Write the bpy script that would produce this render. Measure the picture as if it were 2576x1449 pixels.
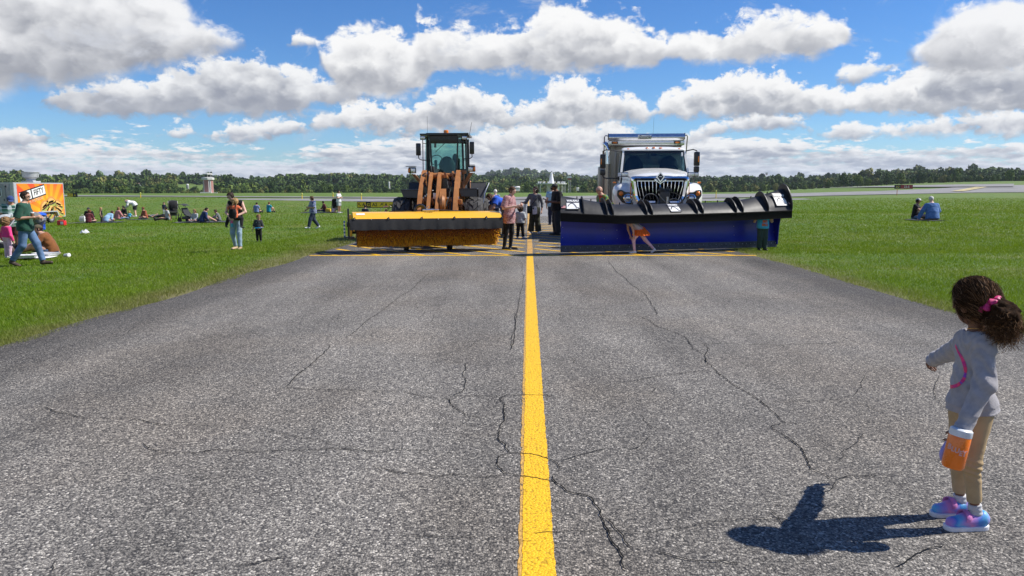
import bpy, bmesh, math, random
import numpy as np
from mathutils import Vector, Matrix
PI = math.pi
R_ = math.radians
for o in list(bpy.data.objects):
    bpy.data.objects.remove(o)
S = bpy.context.scene
COL = S.collection

# ---------------------------------------------------------------- camera
F_PX, CX, CY = 1880.0, 1288.0, 724.5          # focal length and centre for a 2576 px wide frame
CAM_H = 1.6
PITCH = math.atan((CY - 470.0) / F_PX)
cam = bpy.data.cameras.new('camera')
cam.sensor_width = 36.0
cam.lens = 36.0 * F_PX / 2576.0
cam.clip_start = 0.05
cam.clip_end = 20000
camo = bpy.data.objects.new('camera', cam)
camo.location = (0, 0, CAM_H)
camo.rotation_euler = (PI / 2 - PITCH, 0, 0)
COL.objects.link(camo)
S.camera = camo

def ray(px, py):
    dx, dy = (px - CX) / F_PX, (CY - py) / F_PX
    return np.array([dx, math.cos(PITCH) + dy * math.sin(PITCH), -math.sin(PITCH) + dy * math.cos(PITCH)])

def azel(px, py):
    r = ray(px, py)
    return math.atan2(r[0], r[1]), math.atan2(r[2], math.hypot(r[0], r[1]))

def W(px, py, d):
    """point at ground distance d (along y) seen at the pixel"""
    r = ray(px, py)
    t = d / r[1]
    return np.array([r[0] * t, d, CAM_H + r[2] * t])

# ---------------------------------------------------------------- sun, sky, exposure
SUN_EL, SUN_AZ = R_(47.5), R_(83.0)            # azimuth measured clockwise from +Y
S.view_settings.view_transform = 'Standard'
S.view_settings.look = 'None'
S.view_settings.exposure = 0.36
S.view_settings.gamma = 1.0
S.render.film_transparent = False
sun = bpy.data.lights.new('sun', 'SUN')
sun.energy = 5.0
sun.angle = R_(0.53)
sun.color = (1.0, 0.955, 0.89)
suno = bpy.data.objects.new('sun', sun)
sd = Vector((math.sin(SUN_AZ) * math.cos(SUN_EL), math.cos(SUN_AZ) * math.cos(SUN_EL), math.sin(SUN_EL)))
suno.rotation_euler = (-sd).to_track_quat('-Z', 'Y').to_euler()
suno.location = (40, 10, 60)
COL.objects.link(suno)

world = bpy.data.worlds.new('World')
S.world = world
world.use_nodes = True
WN, WL = world.node_tree.nodes, world.node_tree.links
WN.clear()

class NG:
    """tiny helper to write node trees as expressions"""
    def __init__(self, tree):
        self.t = tree
    def n(self, typ, **kw):
        nd = self.t.nodes.new(typ)
        for k, v in kw.items():
            setattr(nd, k, v)
        return nd
    def put(self, sock, v):
        if hasattr(v, 'is_output') or isinstance(v, bpy.types.NodeSocket):
            self.t.links.new(v, sock)
        elif v is not None:
            if isinstance(v, (tuple, list)) and sock.type == 'RGBA' and len(v) == 3:
                v = (*v, 1)
            sock.default_value = v
    def m(self, op, a, b=None, c=None, clamp=False):
        nd = self.n('ShaderNodeMath', operation=op, use_clamp=clamp)
        self.put(nd.inputs[0], a); self.put(nd.inputs[1], b)
        if c is not None: self.put(nd.inputs[2], c)
        return nd.outputs[0]
    def v(self, op, a, b=None, c=None):
        nd = self.n('ShaderNodeVectorMath', operation=op)
        self.put(nd.inputs[0], a); self.put(nd.inputs[1], b)
        if c is not None: self.put(nd.inputs[2], c)
        return nd.outputs[0]
    def xyz(self, x, y, z=0.0):
        nd = self.n('ShaderNodeCombineXYZ')
        for i, q in enumerate((x, y, z)): self.put(nd.inputs[i], q)
        return nd.outputs[0]
    def noise(self, vec, scale=1.0, detail=4.0, rough=0.5, dist=0.0, typ='FBM', lac=2.0):
        nd = self.n('ShaderNodeTexNoise')
        nd.noise_type = typ
        self.put(nd.inputs['Vector'], vec)
        for k, q in (('Scale', scale), ('Detail', detail), ('Roughness', rough), ('Distortion', dist), ('Lacunarity', lac)):
            self.put(nd.inputs[k], q)
        return nd.outputs['Fac']
    def mix(self, f, a, b, blend='MIX'):
        nd = self.n('ShaderNodeMix', data_type='RGBA', blend_type=blend)
        self.put(nd.inputs[0], f); self.put(nd.inputs[6], a); self.put(nd.inputs[7], b)
        return nd.outputs[2]
    def smooth(self, x, lo, hi, a=0.0, b=1.0):
        nd = self.n('ShaderNodeMapRange', interpolation_type='SMOOTHSTEP')
        for i, q in enumerate((x, lo, hi, a, b)): self.put(nd.inputs[i], q)
        return nd.outputs[0]
    def lin(self, x, lo, hi, a=0.0, b=1.0):
        nd = self.n('ShaderNodeMapRange')
        for i, q in enumerate((x, lo, hi, a, b)): self.put(nd.inputs[i], q)
        return nd.outputs[0]
    def ramp(self, f, stops, interp='LINEAR'):
        nd = self.n('ShaderNodeValToRGB')
        cr = nd.color_ramp
        cr.interpolation = interp
        while len(cr.elements) < len(stops): cr.elements.new(0.5)
        for e, (p, c) in zip(cr.elements, stops):
            e.position = p
            e.color = (*c, 1) if len(c) == 3 else c
        self.put(nd.inputs[0], f)
        return nd.outputs[0]

SKY_STRENGTH = 0.11
def build_world():
    g = NG(world.node_tree)
    out = g.n('ShaderNodeOutputWorld')
    sky = g.n('ShaderNodeTexSky', sky_type='NISHITA', sun_disc=False)
    sky.sun_elevation = SUN_EL
    sky.sun_rotation = SUN_AZ
    sky.altitude = 200
    sky.air_density = 1.0
    sky.dust_density = 0.0
    sky.ozone_density = 1.4
    hsv = g.n('ShaderNodeHueSaturation')
    hsv.inputs['Saturation'].default_value = 1.22
    hsv.inputs['Value'].default_value = 0.92
    g.put(hsv.inputs['Color'], sky.outputs[0])
    cur = g.mix(1.0, hsv.outputs[0], (0.52, 0.76, 1.10), 'MULTIPLY')
    tc = g.n('ShaderNodeTexCoord')
    sep = g.n('ShaderNodeSeparateXYZ')
    g.put(sep.inputs[0], tc.outputs['Generated'])
    az = g.m('ARCTAN2', sep.outputs[0], sep.outputs[1])
    el = g.m('ARCSINE', sep.outputs[2])
    EMAX = 0.42
    # one cloud row: (x, top, base) in photo pixels turned into directions on the sky; rows from the far to the near
    rows = [
      dict(s=44, amp=.020, soft=.006, stops=[(-500,412,458),(300,405,458),(900,412,458),(1300,405,458),(1900,408,458),(2400,400,458),(3000,405,458)], lo=(.50,.57,.70), hi=(.84,.88,.94), bias=.0),
      dict(s=40, amp=.022, soft=.005, stops=[(-500,395,432),(0,388,430),(250,383,428),(450,392,430),(640,396,430),(900,388,432),(1150,382,430),(1400,375,428),(1700,385,430),(1900,378,428),(2200,372,430),(2576,380,430),(3000,380,430)], lo=(.43,.49,.61), hi=(.92,.94,.97), bias=-.05),
      dict(s=36, amp=.022, soft=.004, stops=[(-500,370,405),(0,360,408),(90,358,405),(160,372,402),(230,352,404),(320,346,404),(430,352,408),(540,358,408),(640,372,398),(690,388,388),(750,376,400),(840,358,410),(950,352,408),(1040,344,405),(1190,348,405),(1300,366,402),(1500,362,405),(1700,368,402),(1800,356,405),(1950,352,402),(2080,362,398),(2190,358,400),(2330,360,400),(2430,352,398),(2576,360,395),(3000,360,400)], lo=(.40,.45,.56), hi=(.95,.96,.97), bias=.0),
      dict(s=32, amp=.020, soft=.004, stops=[(-500,330,372),(0,322,372),(60,319,371),(110,345,352),(135,352,340),(360,350,335),(420,318,345),(470,316,338),(505,350,330),(535,338,350),(590,310,356),(650,322,350),(720,300,332),(765,318,326),(790,350,320),(1190,352,352),(1230,330,376),(1340,318,380),(1560,318,380),(1640,350,360),(1710,362,360),(1750,318,366),(1830,304,330),(1920,284,326),(2010,292,322),(2050,336,330),(2080,325,352),(2140,297,352),(2200,318,342),(2300,300,345),(2430,280,345),(2900,272,340)], lo=(.42,.46,.56), hi=(.95,.96,.97), bias=-.05),
      dict(s=26, amp=.026, soft=.0045, stops=[(-500,400,300),(740,400,300),(775,312,318),(815,284,328),(920,254,331),(1000,272,334),(1050,266,334),(1075,240,332),(1130,214,332),(1200,222,332),(1265,258,328),(1300,282,312),(1345,262,316),(1392,208,320),(1440,204,320),(1530,226,318),(1620,256,306),(1640,278,296),(1680,246,302),(1760,214,296),(1870,190,290),(1960,198,288),(2060,222,288),(2140,236,284),(2180,216,286),(2250,196,290),(2350,180,285),(2450,186,280),(2576,180,280),(3000,180,300)], lo=(.44,.47,.54), hi=(.99,.99,.99), bias=-.05),
      dict(s=20, amp=.030, soft=.005, stops=[(-500,380,250),(80,380,250),(112,246,250),(140,212,276),(210,204,286),(290,190,291),(345,204,292),(390,190,292),(450,138,293),(600,132,292),(690,142,292),(745,166,286),(810,182,266),(880,190,252),(925,250,236),(960,300,240),(2060,300,200),(2115,190,206),(2160,164,204),(2235,152,182),(2258,240,120),(2285,240,130),(2300,255,250),(2330,166,262),(2430,146,262),(2520,152,255),(2576,160,255),(3000,160,270)], lo=(.40,.43,.51), hi=(.96,.97,.98), bias=-.1),
      dict(s=17, amp=.032, soft=.006, stops=[(-500,300,200),(690,300,180),(722,104,112),(765,92,114),(800,112,112),(816,132,180),(850,82,238),(940,66,246),(1000,78,248),(1035,104,246),(1052,56,236),(1090,66,190),(1180,94,178),(1290,62,188),(1380,18,192),(1440,10,190),(1500,40,182),(1570,46,182),(1640,74,172),(1675,108,146),(1750,76,160),(1850,64,166),(1920,24,158),(2000,42,150),(2070,40,140),(2128,56,116),(2160,110,80),(2220,200,100),(2290,160,150),(2400,60,190)], lo=(.47,.49,.55), hi=(1.0,1.0,1.0), bias=.05),
      dict(s=13, amp=.034, soft=.010, stops=[(-900,-300,240),(0,-260,226),(130,-240,214),(260,-140,196),(370,-60,180),(440,-10,165),(500,30,152),(560,72,136),(610,112,112),(660,200,60),(2240,200,60),(2300,140,150),(2335,88,168),(2390,42,178),(2480,14,178),(2576,2,180),(3100,-20,180)], lo=(.40,.42,.48), hi=(.95,.955,.97), bias=.08),
    ]
    for j, rw in enumerate(rows):
        st = []
        for (x, t, b) in rw['stops']:
            a, et = azel(x, t); _, eb = azel(x, b)
            st.append((min(1, max(0, (a + 1.1) / 2.2)), (max(0, et / EMAX), max(0, eb / EMAX), 0)))
        # end stops carry on round the rest of the horizon
        r = g.ramp(g.lin(az, -1.1, 1.1), st, 'B_SPLINE' if j < 2 else 'LINEAR')
        sp = g.n('ShaderNodeSeparateColor'); g.put(sp.inputs[0], r)
        top = g.m('MULTIPLY', sp.outputs[0], EMAX)
        base = g.m('MULTIPLY', sp.outputs[1], EMAX)
        sy = 1.35 if j > 2 else 2.4
        vec = g.xyz(g.m('MULTIPLY', az, rw['s'] * (0.68 if j < 3 else 1.0)), g.m('MULTIPLY', el, rw['s'] * sy), j * 3.7 + 0.31)
        fine = g.noise(vec, 2.3, 6.0, 0.62, 0.2)
        wv = g.v('ADD', vec, g.v('MULTIPLY', g.xyz(fine, g.noise(vec, 1.7, 2.0, 0.5)), (0.55, 0.55, 0.0)))
        def billow(vv, det):
            vo = g.n('ShaderNodeTexVoronoi', voronoi_dimensions='2D', feature='F1', normalize=True)
            g.put(vo.inputs['Vector'], vv); vo.inputs['Scale'].default_value = 1.25; vo.inputs['Detail'].default_value = det
            vo.inputs['Roughness'].default_value = 0.52; vo.inputs['Lacunarity'].default_value = 2.3
            q = g.m('MULTIPLY', vo.outputs['Distance'], 1.35)
            return g.m('SUBTRACT', 1.0, g.m('MULTIPLY', q, q))
        n1 = billow(wv, 2.0)
        n2 = billow(g.v('ADD', wv, (0.24, 0.30, 0.0)), 1.0)
        na = g.m('ADD', g.m('MULTIPLY', g.m('SUBTRACT', n1, 0.62), 0.75), g.m('MULTIPLY', g.m('SUBTRACT', fine, 0.5), 1.35))
        if j in (1, 2): na = g.m('ADD', na, g.m('MULTIPLY', g.m('SUBTRACT', g.noise(g.v('MULTIPLY', vec, (0.16, 0.30, 1.0)), 1.0, 3.0, 0.6), 0.56), 2.2))
        if j > 2: na = g.m('ADD', na, g.m('MULTIPLY', g.m('SUBTRACT', g.noise(g.v('MULTIPLY', vec, (0.30, 0.34, 1.0)), 1.0, 3.0, 0.6), 0.54), 1.1))
        dt = g.m('MULTIPLY_ADD', na, rw['amp'] * 1.55, g.m('SUBTRACT', top, el))
        db = g.m('MULTIPLY_ADD', na, rw['amp'] * 0.75, g.m('SUBTRACT', el, base))
        d = g.m('SMOOTH_MIN', dt, db, 0.008)
        soft = rw['soft']
        al = g.smooth(d, -soft * 0.6, soft * 1.9)
        T = g.m('DIVIDE', g.m('SUBTRACT', el, base), g.m('MAXIMUM', g.m('SUBTRACT', top, base), 0.012))
        sh = g.m('MULTIPLY_ADD', g.m('SUBTRACT', n1, n2), 1.0, g.m('MULTIPLY', g.m('SUBTRACT', fine, 0.5), 0.8))
        lf = g.m('MULTIPLY', g.m('SUBTRACT', g.noise(g.v('MULTIPLY', vec, (0.22, 0.30, 1.0)), 1.0, 3.0, 0.55), 0.5), 0.9 if j < 3 else 0.7)
        sh = g.m('ADD', g.m('MULTIPLY', sh, 0.95 if j < 3 else 0.72), lf)
        if j < 3: T = g.m('POWER', g.m('MAXIMUM', T, 0.0), 1.3)
        lit = g.m('ADD', sh, g.m('ADD', g.m('MULTIPLY', T, 0.95), rw['bias'] + 0.12))
        edge = g.smooth(d, 0.0, 0.022, 0.20, 0.0)
        lit = g.smooth(g.m('ADD', lit, edge), 0.05, 1.02)
        lo = tuple(c / SKY_STRENGTH * 0.74 for c in rw['lo'])
        hi = tuple(c / SKY_STRENGTH * 0.86 for c in rw['hi'])
        c = g.mix(lit, lo, hi)
        cur = g.mix(al, cur, c)
    # small torn scraps drifting between the larger clouds
    v = g.xyz(g.m('MULTIPLY', az, 9.0), g.m('MULTIPLY', el, 17.0), 5.5)
    nn = g.noise(v, 1.0, 8.0, 0.66, 0.5)
    a2 = g.m('MULTIPLY', g.smooth(nn, 0.56, 0.72), g.smooth(el, 0.03, 0.09))
    cur = g.mix(g.m('MULTIPLY', a2, 0.8), cur, tuple(c / SKY_STRENGTH * 0.80 for c in (0.72, 0.75, 0.82)))
    bg = g.n('ShaderNodeBackground')
    g.put(bg.inputs[0], cur)
    bg.inputs[1].default_value = SKY_STRENGTH * 0.88
    g.put(out.inputs[0], bg.outputs[0])
build_world()
world.cycles.sampling_method = 'MANUAL'
world.cycles.sample_map_resolution = 512
S.render.engine = 'CYCLES'
S.cycles.max_bounces = 8
S.cycles.diffuse_bounces = 3
S.cycles.glossy_bounces = 3
S.cycles.transmission_bounces = 6
S.cycles.transparent_max_bounces = 8
S.cycles.use_denoising = True
S.cycles.caustics_reflective = False
S.cycles.caustics_refractive = False
# ---------------------------------------------------------------- materials
MATS = {}
def mat(name, color, rough=0.6, metal=0.0, var=0.12, scale=18.0, bump=0.0, bscale=120.0, coat=0.0, spec=0.5, sheen=0.0, alpha=None, trans=0.0, ior=1.45, stretch=None, dirt=None):
    """plain procedural surface: a base colour that drifts with noise, plus a fine bump"""
    if name in MATS: return MATS[name]
    m = bpy.data.materials.new(name)
    m.use_nodes = True
    g = NG(m.node_tree)
    p = m.node_tree.nodes['Principled BSDF']
    tc = g.n('ShaderNodeTexCoord')
    vec = tc.outputs['Object']
    if stretch: vec = g.v('MULTIPLY', vec, stretch)
    n = g.noise(vec, scale, 4.0, 0.6)
    c0 = tuple(max(0, c * (1 - var)) for c in color); c1 = tuple(min(1, c * (1 + var)) for c in color)
    cc = g.mix(g.smooth(n, 0.3, 0.7), c0, c1)
    if dirt:
        n2 = g.noise(tc.outputs['Object'], dirt[1], 6.0, 0.65)
        cc = g.mix(g.smooth(n2, dirt[2], dirt[2] + 0.2), cc, dirt[0])
    g.put(p.inputs['Base Color'], cc)
    g.put(p.inputs['Roughness'], g.lin(n, 0.2, 0.8, max(0.02, rough - 0.06), min(1, rough + 0.06)))
    p.inputs['Metallic'].default_value = metal
    p.inputs['Coat Weight'].default_value = coat
    p.inputs['Coat Roughness'].default_value = 0.06
    p.inputs['Specular IOR Level'].default_value = spec
    p.inputs['Sheen Weight'].default_value = sheen
    if trans:
        p.inputs['Transmission Weight'].default_value = trans
        p.inputs['IOR'].default_value = ior
    if bump:
        b = g.n('ShaderNodeBump')
        b.inputs['Strength'].default_value = 1.0
        b.inputs['Distance'].default_value = bump
        g.put(b.inputs['Height'], g.noise(vec, bscale, 3.0, 0.6))
        g.put(p.inputs['Normal'], b.outputs[0])
    MATS[name] = m
    return m

def emit(name, color, strength):
    if name in MATS: return MATS[name]
    m = mat(name, color, 0.4)
    p = m.node_tree.nodes['Principled BSDF']
    p.inputs['Emission Color'].default_value = (*color, 1)
    p.inputs['Emission Strength'].default_value = strength
    return m

# ---------------------------------------------------------------- mesh building
class MB:
    def __init__(self):
        self.v, self.f, self.mi, self.ms, self.cur = [], [], [], [], 0
    def use(self, m):
        if m not in self.ms: self.ms.append(m)
        self.cur = self.ms.index(m)
        return self
    def add(self, vs, fs):
        o = len(self.v)
        self.v.extend([tuple(float(c) for c in p) for p in vs])
        for f in fs:
            self.f.append(tuple(i + o for i in f)); self.mi.append(self.cur)
        return self
    def box(self, c, s, rot=None, bev=0.0, taper=None):
        """box centre c, full size s, small chamfer bev, rot = Matrix 3x3"""
        bm = bmesh.new()
        bmesh.ops.create_cube(bm, size=1.0)
        for v in bm.verts:
            v.co = Vector((v.co.x * s[0], v.co.y * s[1], v.co.z * s[2]))
            if taper and v.co.z > 0:
                v.co.x *= taper[0]; v.co.y *= taper[1]
        if bev > 0:
            bmesh.ops.bevel(bm, geom=list(bm.edges), offset=min(bev, min(s) * 0.45), segments=2, affect='EDGES', profile=0.6)
        bm.verts.index_update()
        M = Matrix(rot) if rot is not None else Matrix.Identity(3)
        vs = [M @ v.co + Vector(c) for v in bm.verts]
        fs = [tuple(v.index for v in f.verts) for f in bm.faces]
        bm.free()
        return self.add(vs, fs)
    def tube(self, pts, r, n=8, caps=True, closed=False, flat=1.0):
        pts = [np.array(p, float) for p in pts]
        rs = r if isinstance(r, (list, tuple, np.ndarray)) else [r] * len(pts)
        k = len(pts)
        up = None
        vs = []
        for i, p in enumerate(pts):
            a = pts[(i - 1) % k] if (i > 0 or closed) else p
            b = pts[(i + 1) % k] if (i < k - 1 or closed) else p
            t = b - a
            t = t / (np.linalg.norm(t) + 1e-12)
            if up is None:
                h = np.array([0, 0, 1.0]) if abs(t[2]) < 0.9 else np.array([1.0, 0, 0])
                up = np.cross(np.cross(t, h), t)
            up = up - t * np.dot(up, t)
            nn = np.linalg.norm(up)
            if nn < 1e-6:
                h = np.array([0, 1.0, 0]); up = h - t * np.dot(h, t); nn = np.linalg.norm(up)
            up = up / nn
            sd_ = np.cross(t, up)
            for j in range(n):
                a_ = 2 * PI * j / n
                vs.append(p + (sd_ * math.cos(a_) + up * math.sin(a_) * flat) * rs[i])
        fs = []
        m = k if closed else k - 1
        for i in range(m):
            for j in range(n):
                i2 = (i + 1) % k
                fs.append((i * n + j, i * n + (j + 1) % n, i2 * n + (j + 1) % n, i2 * n + j))
        if caps and not closed:
            fs.append(tuple(range(n))[::-1]); fs.append(tuple((k - 1) * n + j for j in range(n)))
        return self.add(vs, fs)
    def cyl(self, a, b, r, n=16, r2=None):
        return self.tube([a, b], [r, r if r2 is None else r2], n)
    def lathe(self, prof, c=(0, 0, 0), axis='z', n=24, caps=True):
        """prof: (radius, height) pairs; turned about an axis through c"""
        vs, fs = [], []
        for (r, h) in prof:
            for j in range(n):
                a = 2 * PI * j / n
                p = (r * math.cos(a), r * math.sin(a), h)
                if axis == 'x': p = (p[2], p[0], p[1])
                elif axis == 'y': p = (p[1], p[2], p[0])
                vs.append((p[0] + c[0], p[1] + c[1], p[2] + c[2]))
        for i in range(len(prof) - 1):
            for j in range(n):
                fs.append((i * n + j, i * n + (j + 1) % n, (i + 1) * n + (j + 1) % n, (i + 1) * n + j))
        if caps:
            fs.append(tuple(range(n))[::-1]); fs.append(tuple((len(prof) - 1) * n + j for j in range(n)))
        return self.add(vs, fs)
    def loft(self, rings, closed=True, caps=True):
        n = len(rings[0]); vs = [p for r in rings for p in r]; fs = []
        for i in range(len(rings) - 1):
            for j in range(n if closed else n - 1):
                j2 = (j + 1) % n
                fs.append((i * n + j, i * n + j2, (i + 1) * n + j2, (i + 1) * n + j))
        if caps and closed:
            fs.append(tuple(range(n))[::-1]); fs.append(tuple((len(rings) - 1) * n + j for j in range(n)))
        return self.add(vs, fs)
    def prism(self, poly, off):
        """closed 3-D polygon pushed by off"""
        poly = [np.array(p, float) for p in poly]; off = np.array(off, float); n = len(poly)
        vs = poly + [p + off for p in poly]
        fs = [tuple(range(n))[::-1], tuple(range(n, 2 * n))]
        for j in range(n):
            fs.append((j, (j + 1) % n, n + (j + 1) % n, n + j))
        return self.add(vs, fs)
    def ball(self, c, r, n=12, m=8, rot=None):
        r = r if isinstance(r, (tuple, list)) else (r, r, r)
        M = np.array(rot) if rot is not None else np.eye(3)
        vs, fs = [], []
        for i in range(m + 1):
            t = PI * i / m
            for j in range(n):
                a = 2 * PI * j / n
                q = np.array([r[0] * math.sin(t) * math.cos(a), r[1] * math.sin(t) * math.sin(a), r[2] * math.cos(t)])
                vs.append(M @ q + np.array(c))
        for i in range(m):
            for j in range(n):
                fs.append((i * n + j, (i + 1) * n + j, (i + 1) * n + (j + 1) % n, i * n + (j + 1) % n))
        return self.add(vs, fs)
    def build(self, name, material=None, parent=None, smooth=35.0, loc=None, rz=None):
        me = bpy.data.meshes.new(name)
        me.from_pydata(self.v, [], self.f)
        if self.ms and material is None:
            for m in self.ms: me.materials.append(m)
            me.polygons.foreach_set('material_index', self.mi)
        elif material is not None:
            me.materials.append(material)
        bm = bmesh.new(); bm.from_mesh(me)
        bmesh.ops.remove_doubles(bm, verts=bm.verts, dist=1e-5)
        bmesh.ops.recalc_face_normals(bm, faces=bm.faces)
        if smooth:
            for f in bm.faces: f.smooth = True
            lim = R_(smooth)
            for e in bm.edges:
                if len(e.link_faces) == 2 and e.calc_face_angle(0.0) > lim: e.smooth = False
        bm.to_mesh(me); bm.free()
        o = bpy.data.objects.new(name, me)
        COL.objects.link(o)
        if parent is not None: o.parent = parent
        if loc is not None: o.location = loc
        if rz is not None: o.rotation_euler[2] = rz
        return o

def np_mesh(name, V, Fq, mats, parent=None, mi=None, smooth=True):
    """fast mesh from numpy arrays; Fq is (n,3) or (n,4)"""
    me = bpy.data.meshes.new(name)
    V = np.asarray(V, np.float32); Fq = np.asarray(Fq, np.int32)
    k = Fq.shape[1]
    me.vertices.add(len(V)); me.vertices.foreach_set('co', V.ravel())
    me.loops.add(Fq.size); me.loops.foreach_set('vertex_index', Fq.ravel())
    me.polygons.add(len(Fq))
    me.polygons.foreach_set('loop_start', np.arange(0, Fq.size, k, dtype=np.int32))
    for m in (mats if isinstance(mats, (list, tuple)) else [mats]): me.materials.append(m)
    if mi is not None: me.polygons.foreach_set('material_index', np.asarray(mi, np.int32))
    me.update(calc_edges=True)
    if smooth: me.polygons.foreach_set('use_smooth', np.ones(len(Fq), bool))
    o = bpy.data.objects.new(name, me)
    COL.objects.link(o)
    if parent is not None: o.parent = parent
    return o

def tag(o, label=None, cat=None, group=None, kind=None):
    if label: o['label'] = label
    if cat: o['category'] = cat
    if group: o['group'] = group
    if kind: o['kind'] = kind
    return o

def thing(name, label, cat, loc=(0, 0, 0), rz=0.0, group=None):
    o = bpy.data.objects.new(name, None)
    o.empty_display_size = 0.2
    COL.objects.link(o)
    o.location = tuple(float(c) for c in loc); o.rotation_euler = (0, 0, rz)
    return tag(o, label, cat, group)

def copy_thing(root, loc, rz=0.0, label=None, scale=None):
    r = root.copy(); COL.objects.link(r)
    r.location = tuple(float(c) for c in loc); r.rotation_euler = (0, 0, rz)
    if scale is not None: r.scale = scale if isinstance(scale, tuple) else (scale,) * 3
    if label: r['label'] = label
    for ch in list(root.children):
        c = ch.copy(); COL.objects.link(c); c.parent = r
        for gch in list(ch.children):
            d = gch.copy(); COL.objects.link(d); d.parent = c
    return r

def text_mesh(body, size, material, name='lettering', parent=None, M=None, extrude=0.0, sx=1.0, bold=0.0, align='CENTER', shear=0.0):
    """raised lettering lying in the local XZ plane, read from -Y"""
    cu = bpy.data.curves.new(name, 'FONT')
    cu.body = body; cu.size = size; cu.align_x = align; cu.align_y = 'CENTER'
    cu.extrude = max(extrude, 0.0005); cu.offset = bold; cu.shear = shear; cu.resolution_u = 3
    to = bpy.data.objects.new(name, cu)
    COL.objects.link(to)
    dg = bpy.context.evaluated_depsgraph_get()
    me = bpy.data.meshes.new_from_object(to.evaluated_get(dg))
    bpy.data.objects.remove(to); bpy.data.curves.remove(cu)
    A = Matrix.Diagonal((sx, 1, 1, 1))
    A = Matrix.Rotation(PI / 2, 4, 'X') @ A
    if M is not None: A = M @ A
    me.transform(A)
    me.materials.clear(); me.materials.append(material)
    o = bpy.data.objects.new(name, me)
    COL.objects.link(o)
    if parent is not None: o.parent = parent
    return o

def T_(x, y, z): return Matrix.Translation((x, y, z))
def sstep(x, a, b):
    t = np.clip((np.asarray(x, float) - a) / (b - a), 0, 1)
    return t * t * (3 - 2 * t)
# ---------------------------------------------------------------- terrain
rng = np.random.default_rng(7)
SKYLINE = [(-700,432),(-200,430),(0,430),(60,431),(110,440),(160,437),(300,437),(420,433),(500,437),(560,441),(600,447),(650,443),(720,437),(860,434),(950,436),(1020,441),(1120,440),(1200,441),(1500,446),(1620,446),(1760,445),(1850,444),(2000,447),(2100,441),(2170,438),(2260,427),(2330,422),(2420,428),(2500,427),(2576,429),(3100,431),(3600,430)]
_sa = np.array([azel(x, y)[0] for x, y in SKYLINE]); _se = np.array([azel(x, y)[1] for x, y in SKYLINE])
RIDGE_R = 950.0
def terr(x, y):
    x = np.asarray(x, float); y = np.asarray(y, float)
    r = np.hypot(x, y); a = np.arctan2(x, np.maximum(y, 1e-6))
    fl = sstep(y, 60, 100) ** 2 * 34
    le = sstep(-x - fl, 5.9, 9.0)
    z = (-0.24 * le - 0.21 * le * sstep(y, 19, 31) - 0.33 * sstep(-x - fl, 14, 30) * sstep(y, 30, 58)) * (1 - sstep(y, 68, 104))
    z = z + 0.20 * sstep(x - fl, 8, 14) * sstep(y, 16, 29) * (1 - sstep(y, 50, 95))
    front = sstep(y, 40, 90)
    right = sstep(a, 0.16, 0.60)
    z = z + front * 4.2 * right * sstep(r, 130, 420)
    z = z - front * 3.2 * (1 - right) * sstep(r, 200, 400)
    top = CAM_H + RIDGE_R * np.tan(np.interp(a, _sa, _se)) - 9.0
    base = 4.2 * right - 3.2 * (1 - right)
    k = np.clip((r - 430) / (RIDGE_R - 430), 0, 1)
    z = z + front * (top - base) * k ** 1.15
    z = z - front * 14 * sstep(r, RIDGE_R + 10, RIDGE_R + 350)
    # the hill far behind
    far = np.exp(-((a - 0.012) / 0.075) ** 2) * 33 + np.exp(-((a - 0.14) / 0.06) ** 2) * 14
    z = z + front * far * sstep(r, 1250, 2000) * (1 - sstep(r, 2150, 2900))
    return z

def nodes_mat(name, rough=0.9):
    m = bpy.data.materials.new(name); m.use_nodes = True
    g = NG(m.node_tree)
    p = m.node_tree.nodes['Principled BSDF']
    p.inputs['Roughness'].default_value = rough
    return m, g, p

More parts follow.
